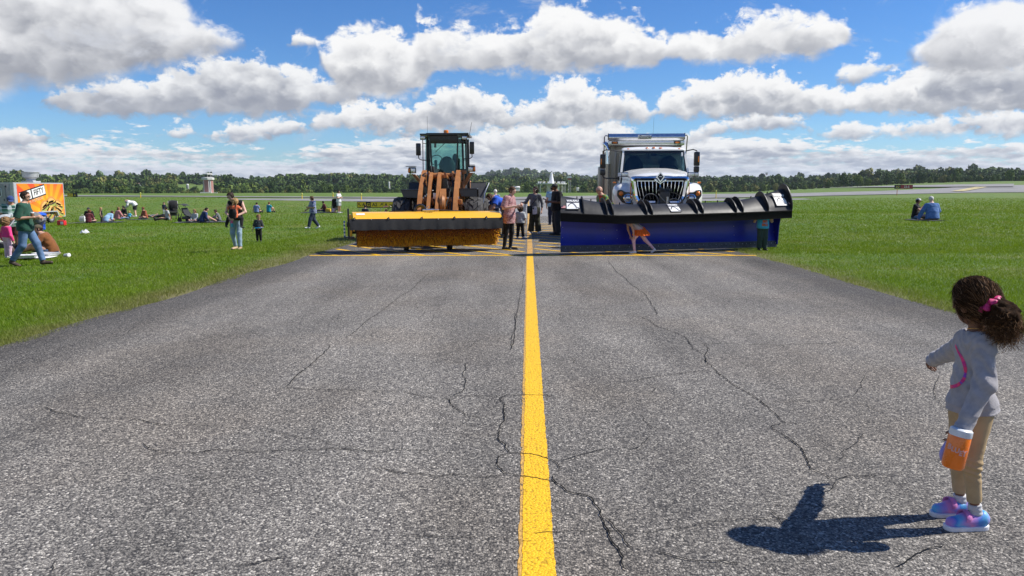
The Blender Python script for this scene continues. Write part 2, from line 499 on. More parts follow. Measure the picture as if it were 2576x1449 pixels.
def grass_mat(name, blades=False):
    m, g, p = nodes_mat(name, 0.85)
    tc = g.n('ShaderNodeTexCoord'); P = tc.outputs['Object']
    big = g.noise(P, 0.07, 4, 0.6)
    mid = g.noise(P, 0.9, 5, 0.65)
    fine = g.noise(g.v('MULTIPLY', P, (1, 0.6, 1)), 14.0, 4, 0.7)
    c = g.mix(g.smooth(mid, 0.3, 0.7), (0.078, 0.158, 0.003), (0.165, 0.240, 0.009))
    c = g.mix(g.smooth(big, 0.35, 0.7), c, (0.098, 0.208, 0.003))
    straw = g.m('MULTIPLY', g.smooth(g.noise(P, 0.33, 6, 0.72), 0.46, 0.70), 0.62)
    c = g.mix(straw, c, (0.27, 0.25, 0.080))
    if not blades:
        c = g.mix(g.smooth(fine, 0.25, 0.75), g.mix(0.6, c, (0.026, 0.042, 0.004)), c)
        # thin, drier turf along the pavement edges
        sp = g.n('ShaderNodeSeparateXYZ'); g.put(sp.inputs[0], P)
        dist = g.m('SUBTRACT', g.m('ABSOLUTE', g.m('SUBTRACT', sp.outputs[0], 0.3)), 5.2)
        dry = g.m('MULTIPLY', g.smooth(g.m('ADD', dist, g.m('MULTIPLY', g.m('SUBTRACT', mid, 0.5), 1.6)), 1.1, 0.1), 0.7)
        dry = g.m('MULTIPLY', dry, g.smooth(sp.outputs[1], 46, 36))
        c = g.mix(dry, c, (0.22, 0.18, 0.08))
        b = g.n('ShaderNodeBump'); b.inputs['Distance'].default_value = 0.05
        g.put(b.inputs['Height'], g.noise(P, 22, 4, 0.7)); g.put(p.inputs['Normal'], b.outputs[0])
        g.put(p.inputs['Base Color'], c)
    else:
        ge = g.n('ShaderNodeNewGeometry')
        rnd = ge.outputs['Random Per Island']
        c = g.mix(g.smooth(rnd, 0.0, 0.75), c, g.mix(0.55, c, (0.20, 0.31, 0.012)))
        c = g.mix(g.smooth(rnd, 0.90, 0.97, 0, 0.7), c, (0.42, 0.42, 0.17))
        sp = g.n('ShaderNodeSeparateXYZ'); g.put(sp.inputs[0], P)
        dist = g.m('SUBTRACT', g.m('ABSOLUTE', g.m('SUBTRACT', sp.outputs[0], 0.3)), 5.2)
        dry = g.m('MULTIPLY', g.smooth(g.m('ADD', dist, g.m('MULTIPLY', g.m('SUBTRACT', mid, 0.5), 1.6)), 1.0, 0.1), 0.6)
        c = g.mix(dry, c, (0.26, 0.21, 0.10))
        g.put(p.inputs['Base Color'], c)
        p.inputs['Roughness'].default_value = 0.5
        p.inputs['Specular IOR Level'].default_value = 0.2
        tr = g.n('ShaderNodeBsdfTranslucent'); g.put(tr.inputs[0], g.mix(0.5, c, (0.28, 0.40, 0.01)))
        mx = g.n('ShaderNodeMixShader'); mx.inputs[0].default_value = 0.35
        g.put(mx.inputs[1], p.outputs[0]); g.put(mx.inputs[2], tr.outputs[0])
        g.put(m.node_tree.nodes['Material Output'].inputs[0], mx.outputs[0])
    return m

def build_terrain():
    t = np.linspace(-1, 1, 281); xs = 6.5 * np.sinh(t * 6.6)
    xs = np.sort(np.unique(np.concatenate([xs, np.linspace(-12, 12, 49)])))
    u = np.linspace(0, 1, 330); ys = -40 + 45 * (np.exp(u * 4.35) - 1)
    X, Y = np.meshgrid(xs, ys)
    Z = terr(X, Y)
    V = np.stack([X, Y, Z], -1).reshape(-1, 3)
    n = len(xs); i = np.arange((len(ys) - 1) * (n - 1)); r, c = i // (n - 1), i % (n - 1)
    Fq = np.stack([r * n + c, r * n + c + 1, (r + 1) * n + c + 1, (r + 1) * n + c], -1)
    o = np_mesh('grass_field', V, Fq, grass_mat('turf'))
    tag(o, kind='structure')
build_terrain()

def G(px, py):
    """point of the ground seen at a photo pixel"""
    r = ray(px, py); t = 0.5; step = 0.5
    o = np.array([0, 0, CAM_H])
    while t < 3000:
        q = o + r * t
        if q[2] < terr(q[0], q[1]): break
        t += step; step = max(0.02, 0.004 * t)
    lo, hi = t - step, t
    for _ in range(30):
        mid = (lo + hi) / 2; q = o + r * mid
        if q[2] < terr(q[0], q[1]): hi = mid
        else: lo = mid
    q = o + r * hi
    return np.array([q[0], q[1], float(terr(q[0], q[1]))])

# ---------------------------------------------------------------- pavement
def asphalt_mat():
    m, g, p = nodes_mat('weathered_asphalt', 0.8)
    tc = g.n('ShaderNodeTexCoord'); P = tc.outputs['Object']
    P2 = g.v('ADD', P, g.v('MULTIPLY', g.xyz(g.noise(P, 40, 2), g.noise(g.v('ADD', P, (3, 7, 1)), 40, 2)), (0.02, 0.02, 0)))
    vo = g.n('ShaderNodeTexVoronoi'); g.put(vo.inputs['Vector'], P2); vo.inputs['Scale'].default_value = 92.0
    sepc = g.n('ShaderNodeSeparateColor'); g.put(sepc.inputs[0], vo.outputs['Color'])
    chip = sepc.outputs[0]
    vo2 = g.n('ShaderNodeTexVoronoi'); g.put(vo2.inputs['Vector'], P2); vo2.inputs['Scale'].default_value = 190.0
    sepc2 = g.n('ShaderNodeSeparateColor'); g.put(sepc2.inputs[0], vo2.outputs['Color'])
    # stone chips of many greys in a dark binder
    c = g.ramp(chip, [(0.0, (0.014, 0.014, 0.015)), (0.30, (0.050, 0.048, 0.046)), (0.62, (0.125, 0.121, 0.115)), (0.86, (0.23, 0.222, 0.205)), (0.96, (0.38, 0.37, 0.34)), (1.0, (0.48, 0.465, 0.44))])
    c2 = g.ramp(sepc2.outputs[0], [(0.0, (0.045, 0.045, 0.046)), (0.6, (0.12, 0.116, 0.110)), (1.0, (0.26, 0.25, 0.235))])
    c = g.mix(0.40, c, c2)
    gap = g.smooth(vo.outputs['Distance'], 0.52, 0.80)
    c = g.mix(g.m('MULTIPLY', gap, 0.9), c, (0.022, 0.022, 0.023))
    # wheel-polished lighter bands, darker oily lanes, large stains
    sp = g.n('ShaderNodeSeparateXYZ'); g.put(sp.inputs[0], P)
    str_ = g.noise(g.v('MULTIPLY', P, (0.9, 0.10, 1)), 1.0, 4, 0.6)
    big = g.noise(g.v('MULTIPLY', P, (0.6, 0.35, 1)), 1.0, 5, 0.62, 0.6)
    f = g.lin(g.m('ADD', g.m('MULTIPLY', str_, 0.85), g.m('MULTIPLY', big, 0.6)), 0.46, 1.00, 0.78, 2.20)
    edge = g.m('ABSOLUTE', g.m('SUBTRACT', sp.outputs[0], 0.25))
    f = g.m('MULTIPLY', f, g.smooth(edge, 3.7, 5.3, 1.05, 0.52))
    f = g.m('MULTIPLY', f, g.lin(sp.outputs[1], 17.3, 17.6, 1.0, 0.92))
    sc = g.n('ShaderNodeVectorMath', operation='SCALE'); g.put(sc.inputs[0], c); g.put(sc.inputs['Scale'], f)
    warm = g.mix(g.smooth(g.noise(P, 0.5, 4), 0.42, 0.66), (1.05, 1.0, 0.92), (1.09, 1.0, 0.88))
    c = g.mix(1.0, sc.outputs[0], warm, 'MULTIPLY')
    g.put(p.inputs['Base Color'], c)
    b = g.n('ShaderNodeBump'); b.inputs['Distance'].default_value = 0.006
    b.inputs['Strength'].default_value = 0.9
    g.put(b.inputs['Height'], g.m('ADD', g.m('MULTIPLY', chip, 0.5), g.m('SUBTRACT', 1.0, vo.outputs['Distance'])))
    g.put(p.inputs['Normal'], b.outputs[0])
    p.inputs['Specular IOR Level'].default_value = 0.3
    return m
M_ASPH = asphalt_mat()
def concrete_mat():
    m, g, p = nodes_mat('pale_runway_concrete', 0.85)
    tc = g.n('ShaderNodeTexCoord'); P = tc.outputs['Object']
    a = g.noise(g.v('MULTIPLY', P, (0.25, 0.05, 1)), 1.0, 5, 0.65)
    c = g.mix(g.smooth(a, 0.3, 0.7), (0.19, 0.182, 0.17), (0.31, 0.30, 0.285))
    c = g.mix(g.m('MULTIPLY', g.noise(P, 9, 4, 0.7), 0.35), c, (0.12, 0.115, 0.11))
    g.put(p.inputs['Base Color'], c)
    return m
M_CONC = concrete_mat()

def ledge(y): return -5.42 + 0.040 * y + 0.10 * math.sin(y * 1.3) * math.exp(-((y - 12) / 9) ** 2)
def redge(y): return 5.66 + 0.05 * math.sin(y * 0.9 + 1)
def cline(y): return 0.050 + 0.0213 * y
def build_pavement():
    ys = np.concatenate([np.arange(-12, 45, 0.5), np.arange(45, 104, 2.0)])
    V, Fq, K = [], [], 13
    for y in ys:
        fl = float(sstep(y, 60, 100)) ** 2 * 34
        l, r = ledge(min(y, 40)) - fl, redge(min(y, 40)) + fl
        for k in range(K):
            x = l + (r - l) * k / (K - 1)
            V.append((x, y, 0.012))
    n = len(ys)
    for i in range(n - 1):
        for k in range(K - 1):
            a = i * K + k
            Fq.append((a, a + 1, a + K + 1, a + K))
    V = np.array(V); Fq = np.array(Fq)
    yc = V[Fq].mean(1)[:, 1]
    o = np_mesh('taxiway', V, Fq[yc < 41], M_ASPH); tag(o, kind='structure')
    o = np_mesh('apron', V, Fq[yc >= 41], M_CONC); tag(o, kind='structure')
    # far crossing taxiway and the runway branching off to the right, as seen ground points
    up = [(-420,490),(0,491),(400,493.5),(827,496.2),(1000,496.6),(1300,496.8),(1764,489),(1985,487.2),(2200,481.5),(2340,476),(2443,469.5),(2560,466),(2900,466)]
    dn = [(-420,493),(0,494.2),(400,495.5),(827,498.3),(1000,499.6),(1300,502.5),(1764,499.6),(1985,495.6),(2200,490.5),(2340,487.5),(2443,485.4),(2560,484.6),(2900,485)]
    xs = np.arange(-420, 2901, 20)
    V, Fq = [], []
    K = 13
    for x in xs:
        a = G(x, np.interp(x, [p[0] for p in up], [p[1] for p in up])); b = G(x, np.interp(x, [p[0] for p in dn], [p[1] for p in dn]))
        for k in range(K):
            q = b + (a - b) * k / (K - 1)
            V.append((q[0], q[1], float(terr(q[0], q[1])) + 0.09))
    for i in range(len(xs) - 1):
        for k in range(K - 1):
            a = i * K + k
            Fq.append((a, a + K, a + K + 1, a + 1))
    o = np_mesh('cross_taxiway', V, Fq, M_CONC); tag(o, kind='structure')
    # runway far off at the right, between grass strips
    V, Fq = [], []
    for x in np.arange(1950, 2560, 30):
        q = G(x, 473.6 + (x - 1950) * -0.003)
        for k in range(2):
            y2 = q[1] + k * 34
            x2 = q[0] * y2 / q[1]
            V.append((x2, y2, float(terr(x2, y2)) + 0.3))
    for i in range(len(V) // 2 - 1):
        Fq.append((2 * i, 2 * i + 2, 2 * i + 3, 2 * i + 1))
    o = np_mesh('runway', V, Fq, M_CONC); tag(o, kind='structure')
build_pavement()

def paint_mat(name, col, wear):
    m, g, p = nodes_mat(name, 0.6)
    tc = g.n('ShaderNodeTexCoord'); P = tc.outputs['Object']
    vo = g.n('ShaderNodeTexVoronoi'); g.put(vo.inputs['Vector'], P); vo.inputs['Scale'].default_value = 74.0
    vs = g.n('ShaderNodeSeparateColor'); g.put(vs.inputs[0], vo.outputs['Color'])
    n1 = g.noise(P, 1.7, 5, 0.7)
    worn = g.m('ADD', g.m('MULTIPLY', vs.outputs[0], 0.5), g.m('MULTIPLY', n1, 0.9))
    fac = g.m('MULTIPLY', g.smooth(worn, 1.10 - wear, 1.22 - wear), 0.85)
    cc = g.mix(g.m('MULTIPLY', vs.outputs[1], 0.5), col, tuple(c * 0.72 for c in col))
    cc = g.mix(fac, cc, (0.06, 0.055, 0.045))
    cc = g.mix(g.smooth(vo.outputs['Distance'], 0.55, 0.8, 0, 0.55), cc, tuple(c * 0.25 for c in col))
    g.put(p.inputs['Base Color'], cc)
    b = g.n('ShaderNodeBump'); b.inputs['Distance'].default_value = 0.004
    g.put(b.inputs['Height'], g.m('SUBTRACT', vs.outputs[0], vo.outputs['Distance'])); g.put(p.inputs['Normal'], b.outputs[0])
    return m
M_YEL = paint_mat('fresh_yellow_paint', (0.92, 0.52, 0.006), 0.06)
M_YELW = paint_mat('worn_yellow_paint', (0.66, 0.38, 0.085), 0.22)
M_YELG = paint_mat('ghost_yellow_paint', (0.45, 0.30, 0.14), 0.45)

def ribbon(V, Fq, pts, w, z, jit=0.0, r=random):
    o = len(V)
    for i, (x, y) in enumerate(pts):
        a = pts[max(0, i - 1)]; b = pts[min(len(pts) - 1, i + 1)]
        t = np.array([b[0] - a[0], b[1] - a[1]]); t /= np.linalg.norm(t) + 1e-9
        n = np.array([-t[1], t[0]])
        ww = (w[i] if hasattr(w, '__len__') else w) / 2
        V.append((x + n[0] * (ww + r.uniform(-jit, jit)), y + n[1] * (ww + r.uniform(-jit, jit)), z))
        V.append((x - n[0] * (ww + r.uniform(-jit, jit)), y - n[1] * (ww + r.uniform(-jit, jit)), z))
    for i in range(len(pts) - 1):
        k = o + 2 * i
        Fq.append((k, k + 1, k + 3, k + 2))

def build_markings():
    rr = random.Random(3)
    V, Fq = [], []
    ys = np.arange(-2, 17.31, 0.05)
    ribbon(V, Fq, [(cline(y), y) for y in ys], 0.14, 0.0165, 0.0035, rr)
    o = np_mesh('centre_line_marking', V, Fq, M_YEL, smooth=False); tag(o, kind='structure')
    V, Fq = [], []
    ys = np.arange(2, 17.3, 0.05)
    ribbon(V, Fq, [(cline(y) - 0.076, y) for y in ys], 0.022, 0.0145, 0.005, rr)
    ribbon(V, Fq, [(cline(y), y) for y in np.arange(17.5, 101, 0.5)], 0.14, 0.0165, 0.006, rr)
    o = np_mesh('worn_line_marking', V, Fq, M_YELW, smooth=False); tag(o, kind='structure')
    V, Fq = [], []
    ribbon(V, Fq, [(cline(y) - 0.30, y) for y in np.arange(41, 101, 1.0)], 0.22, 0.0145, 0.03, rr)
    o = np_mesh('tar_strip', V, Fq, mat('tar', (0.03, 0.03, 0.032), 0.7), smooth=False); tag(o, kind='structure')
    # hatched hold area
    V, Fq = [], []
    y0, y1 = 17.35, 32.6
    ribbon(V, Fq, [(x, y0) for x in np.arange(ledge(y0) + 0.05, redge(y0) + 0.1, 0.2)], 0.15, 0.0170, 0.006, rr)
    d = np.array([-0.63, 0.777])
    for k in range(-16, 24):
        x0 = -4.08 + 0.02 + k * 1.035
        pts = []
        for t in np.arange(0.1, 22, 0.15):
            x, y = x0 + d[0] * t, y0 + d[1] * t
            if y > y1 or x < ledge(y) + 0.12 or x > redge(y) - 0.12: 
                if pts: break
                continue
            if abs(x - cline(y)) < 0.10: continue
            pts.append((x, y))
        # split where the centre line runs through
        seg = []
        for p_ in pts:
            if seg and math.hypot(p_[0] - seg[-1][0], p_[1] - seg[-1][1]) > 0.3:
                if len(seg) > 1: ribbon(V, Fq, seg, 0.125, 0.0172, 0.005, rr)
                seg = []
            seg.append(p_)
        if len(seg) > 1: ribbon(V, Fq, seg, 0.125, 0.0172, 0.005, rr)
    o = np_mesh('hatch_marking', V, Fq, M_YEL, smooth=False); tag(o, kind='structure')
    # pale stripes where the runway leaves at the right
    V, Fq = [], []
    for (xa, ya, xb, yb) in ((2400, 483, 2470, 470), (2416, 483, 2486, 470)):
        a, b = G(xa, ya), G(xb, yb)
        o0 = len(V)
        for k in range(9):
            q = a + (b - a) * k / 8
            for s in (-0.7, 0.7): V.append((q[0] + s, q[1], float(terr(q[0], q[1])) + 0.22))
        for k in range(8): Fq.append((o0 + 2 * k, o0 + 2 * k + 1, o0 + 2 * k + 3, o0 + 2 * k + 2))
    o = np_mesh('runway_stripes', V, Fq, mat('pale_yellow_stripe', (0.5, 0.42, 0.2), 0.8), smooth=False); tag(o, kind='structure')
build_markings()

def build_cracks():
    """open cracks of the old surface: thin jagged dark gaps"""
    rr = random.Random(11)
    A = lambda pts: [(x / 1.125 * 0.6389 + 1213.9, y / 1.125 * 0.6389 + 626.1) for x, y in pts]       # right-hand study crop
    B = lambda pts: [(x / 1.1248 * 0.6389, y / 1.1248 * 0.6389 + 626.1) for x, y in pts]              # left-hand study crop
    main = [
      (A([(640,1449),(625,1380),(570,1310),(525,1200),(500,1150),(455,1105),(380,1090),(325,1050),(310,1010)]), .016),
      (A([(525,1195),(560,1215),(600,1260),(630,1310),(660,1340)]), .010),
      (A([(345,990),(330,960),(300,945),(205,920),(120,915),(95,875),(70,850),(80,790),(95,760),(100,700),(75,672),(100,658),(195,655),(280,658),(345,665)]), .014),
      (A([(120,915),(70,930),(60,965),(100,1005),(200,1020),(330,1045)]), .012),
      (A([(330,955),(400,935),(470,915),(540,895)]), .007),
      (A([(1560,1035),(1500,1005),(1450,985),(1435,940),(1410,890),(1350,845),(1290,815),(1280,795),(1330,780)]), .014),
      (A([(1430,790),(1340,780),(1300,745),(1250,700),(1200,660),(1120,615),(1040,555),(990,505),(985,480),(930,440),(895,395),(850,375),(775,350),(745,325),(695,305)]), .014),
      (A([(985,480),(1000,445),(975,425),(1100,430),(1300,432),(1540,425),(1600,412),(1700,425),(1850,430),(2020,424),(2250,425)]), .008),
      (A([(700,310),(775,295),(745,240),(715,200),(660,165),(640,140),(590,100),(555,55)]), .012),
      (A([(560,135),(480,125),(400,118),(300,102),(250,98),(238,70)]), .007),
      (A([(1560,1035),(1620,1020),(1700,1015),(1800,1020)]), .007),
      (A([(1565,1040),(1540,1080),(1480,1105)]), .007),
      (A([(1270,1170),(1310,1210),(1340,1245)]), .008),
      (A([(590,605),(680,590),(760,575),(870,560),(990,545)]), .005),
      (A([(690,600),(770,625),(740,650)]), .005),
      (A([(370,480),(410,500),(400,520)]), .004),
      (A([(165,210),(180,150),(175,60)]), .009), (A([(125,455),(140,380),(150,300),(165,220)]), .009),
      (A([(1820,1430),(1900,1380),(1980,1340),(2060,1330)]), .008),
      (A([(700,745),(745,800),(850,810)]), .004), (A([(640,905),(700,880),(740,840)]), .004),
      (A([(750,1350),(900,1390),(1000,1400),(1150,1410)]), .006),
      (A([(1780,745),(1700,700),(1600,690)]), .003),
      (B([(195,708),(240,730),(290,740),(360,757),(500,760),(590,762),(660,780),(760,792)]), .010),
      (B([(630,870),(690,905),(760,915),(870,915),(960,900),(1040,900),(1130,912),(1200,905),(1330,905),(1480,893),(1560,900),(1700,908),(1760,897),(1900,905)]), .011),
      (B([(1260,622),(1400,632),(1540,632),(1700,640),(1800,640),(1880,665),(1990,675),(2010,710),(2060,745),(2140,760)]), .010),
      (B([(2000,510),(2060,515),(2065,540),(2050,560),(2065,595),(2045,640),(2010,660),(2100,660),(2210,662)]), .008),
      (B([(1260,622),(1300,580),(1350,540),(1400,500),(1460,445),(1455,430)]), .012),
      (B([(1530,400),(1580,365),(1630,320),(1700,275),(1760,225),(1830,180),(1900,110)]), .009),
      (B([(1630,318),(1760,315),(1900,312)]), .004), (B([(1900,785),(2000,790),(2200,787)]), .005),
      (B([(1640,975),(1780,1003),(1860,1005),(1940,1020),(2000,1010),(2100,1025),(2230,1018)]), .008),
      (B([(830,1020),(870,1030),(930,1035)]), .005), (B([(1020,1425),(1120,1410),(1200,1390),(1280,1380)]), .011),
      (B([(2280,290),(2285,340),(2265,400),(2270,450)]), .008),
      (B([(235,1449),(245,1400)]), .008),
      (B([(1980,840),(2060,830),(2200,835)]), .004),
    ]
    for k in range(30):
        x, y = rr.uniform(-4.4, 4.8), 3.2 + 11 * rr.random() ** 1.5
        a = rr.choice((0.0, PI / 2, PI, -PI / 2, rr.uniform(0, 6.3))) + rr.gauss(0, .35); pl = [(x, y)]
        for i in range(rr.randint(4, 11)):
            a += rr.gauss(0, .24); x += .16 * math.cos(a); y += .16 * math.sin(a); pl.append((x, y))
        if min(p[1] for p in pl) < 2.8 or max(abs(p[0]) for p in pl) > 5: continue
        main.append((pl, rr.uniform(.002, .004) * -1))
    V, Fq = [], []
    for pts, w in main:
        g = [np.array(p) for p in pts] if w < 0 else [G(*p)[:2] for p in pts]; w = abs(w)
        # jagged refinement
        path = [g[0]]
        for a, b in zip(g[:-1], g[1:]):
            L = np.linalg.norm(b - a); n = max(2, int(L / 0.018))
            t = (b - a) / (L + 1e-9); nn = np.array([-t[1], t[0]])
            off = 0.0
            for k in range(1, n + 1):
                off += rr.gauss(0, 0.0035); off *= 0.93
                e = math.sin(PI * k / n)
                path.append(a + (b - a) * k / n + nn * (off * (0.3 + 0.7 * e) + rr.gauss(0, 0.0016)))
        n = len(path)
        ws = []
        s = rr.uniform(0, 9)
        for k in range(n):
            q = 0.55 + 0.45 * math.sin(k * 0.21 + s) * math.sin(k * 0.057 + 2 * s)
            taper = min(1, k / 6, (n - 1 - k) / 6 + 0.05)
            ws.append(max((0.0058 if len(g) > 3 and w > .0045 else .0036) * min(1, taper * 3), w * 0.85 * q * taper * rr.uniform(0.5, 1.3)))
        ribbon(V, Fq, path, ws, 0.0185, 0.0008, rr)
    o = np_mesh('pavement_cracks', V, Fq, mat('crack_shadow', (0.012, 0.012, 0.012), 0.95, spec=0.1), smooth=False)
    tag(o, kind='structure')
build_cracks()

# ---------------------------------------------------------------- grass blades close to the camera
def build_blades():
    def sample(n, ya, yb, side, p):
        u = rng.random(n)
        y = (ya ** (1 - p) + u * (yb ** (1 - p) - ya ** (1 - p))) ** (1 / (1 - p))
        le = -5.42 + 0.040 * y; re = 5.66
        if side < 0:
            far = -0.70 * y - 3.0
            x = le + 0.10 - np.abs(rng.random(n)) * (le - far)
            ok = far < le - 0.2
        else:
            far = 0.70 * y + 3.0
            x = re - 0.10 + rng.random(n) * (far - re)
            ok = far > re + 0.2
        return x[ok], y[ok]
    VS = []
    for side, n1, n2, n3 in ((-1, 260000, 120000, 70000), (1, 190000, 110000, 60000)):
        for n, ya, yb, p, h0, wsc in ((n1, 5.0, 20.0, 1.6, 0.042, 0.85), (n2, 18.0, 45.0, 1.8, 0.05, 0.9), (n3, 40.0, 110.0, 1.9, 0.06, 0.9)):
            x, y = sample(n, ya, yb, side, p)
            keep = np.ones(len(x), bool)
            # ragged edge: fewer blades right at the pavement
            d = (x - 5.60) if side > 0 else (-5.42 + 0.040 * y - x)
            lump = 0.16 + 0.14 * np.sin(y * 2.3 + 1.3 * np.sin(y * 0.7)) + 0.09 * np.sin(y * 7.1)
            keep &= d > lump * rng.random(len(x)) * 1.4 - 0.10
            fl = sstep(y, 60, 100) ** 2 * 34
            keep &= (np.abs(x) > 6 + fl)| (y < 60)
            x, y = x[keep], y[keep]; n = len(x)
            if n == 0: continue
            dist = np.hypot(x, y)
            w = np.maximum(0.006, 0.00085 * dist) * (0.7 + 0.6 * rng.random(n)) * wsc
            clump = 0.5 + 0.5 * np.sin(x * 1.9 + np.sin(y * 1.1) * 2) * np.sin(y * 1.7 + np.sin(x * 0.8) * 2)
            h = (h0 * (0.45 + 0.9 * rng.random(n)) * (0.7 + 0.6 * clump))
            a = rng.random(n) * 2 * PI
            lean = h * (0.25 + 0.9 * rng.random(n)); la = rng.random(n) * 2 * PI
            z = terr(x, y)
            b1 = np.stack([x - np.cos(a) * w / 2, y - np.sin(a) * w / 2, z - 0.005], -1)
            b2 = np.stack([x + np.cos(a) * w / 2, y + np.sin(a) * w / 2, z - 0.005], -1)
            tp = np.stack([x + np.cos(la) * lean, y + np.sin(la) * lean, z + h], -1)
            VS.append(np.stack([b1, b2, tp], 1).reshape(-1, 3))
    V = np.concatenate(VS)
    Fq = np.arange(len(V)).reshape(-1, 3)
    o = np_mesh('grass', V, Fq, grass_mat('grass_blades', True), smooth=False)
    tag(o, 'short mown grass with paler straw blades beside the taxiway', 'grass', kind='stuff')
build_blades()

# ---------------------------------------------------------------- woods
def leaf_mat(name, c0, c1, sc=0.11):
    m, g, p = nodes_mat(name, 0.75)
    tc = g.n('ShaderNodeTexCoord'); ge = g.n('ShaderNodeNewGeometry'); oi = g.n('ShaderNodeObjectInfo')
    n = g.noise(ge.outputs['Position'], sc, 2, 0.6)
    n2 = g.noise(ge.outputs['Position'], 1.1, 3, 0.7)
    f = g.m('ADD', g.smooth(n, 0.36, 0.64), g.m('MULTIPLY', g.m('SUBTRACT', n2, 0.5), 0.8))
    f = g.m('ADD', f, g.m('MULTIPLY', g.m('SUBTRACT', oi.outputs['Random'], 0.5), 0.7), clamp=True)
    g.put(p.inputs['Base Color'], g.mix(f, c0, c1))
    p.inputs['Specular IOR Level'].default_value = 0.15
    return m
M_LEAF = [leaf_mat('leaves_dark', (0.040, 0.078, 0.020), (0.100, 0.150, 0.032)),
          leaf_mat('leaves_mid', (0.062, 0.115, 0.024), (0.160, 0.210, 0.040)),
          leaf_mat('leaves_olive', (0.11, 0.13, 0.034), (0.23, 0.22, 0.06))]
M_BARK = mat('bark', (0.09, 0.07, 0.05), 0.9)

def crown(seed, nleaf, size, tall=1.0, lumps=9):
    """clumps of leaf faces through an uneven volume, unit radius about z=0..2*tall"""
    r = np.random.default_rng(seed)
    cs = []
    for k in range(lumps):
        a = r.random() * 2 * PI; q = r.random() ** 0.6 * 0.62; z = 0.45 + 1.25 * r.random()
        q *= 1.05 - 0.35 * abs(z - 0.95)
        cs.append((q * math.cos(a), q * math.sin(a), z * tall, 0.34 + 0.26 * r.random()))
    cs.append((0, 0, 1.0 * tall, 0.62)); cs.append((0.1, 0, 1.55 * tall, 0.42))
    cs = np.array(cs)
    i = r.integers(0, len(cs), nleaf)
    d = r.normal(size=(nleaf, 3)); d /= np.linalg.norm(d, axis=1)[:, None]
    rad = cs[i, 3] * (0.72 + 0.36 * r.random(nleaf))
    c = cs[i, :3] + d * rad[:, None]
    nrm = d + r.normal(size=(nleaf, 3)) * 0.55
    nrm /= np.linalg.norm(nrm, axis=1)[:, None]
    t = np.cross(nrm, r.normal(size=(nleaf, 3))); t /= np.linalg.norm(t, axis=1)[:, None]
    b = np.cross(nrm, t)
    s = size * (0.6 + 0.8 * r.random(nleaf))[:, None]
    V = np.stack([c - t * s, c + b * s * 0.8, c + t * s, c - b * s * 0.8], 1).reshape(-1, 3)
    Fq = np.arange(nleaf * 4).reshape(-1, 4)
    return V, Fq

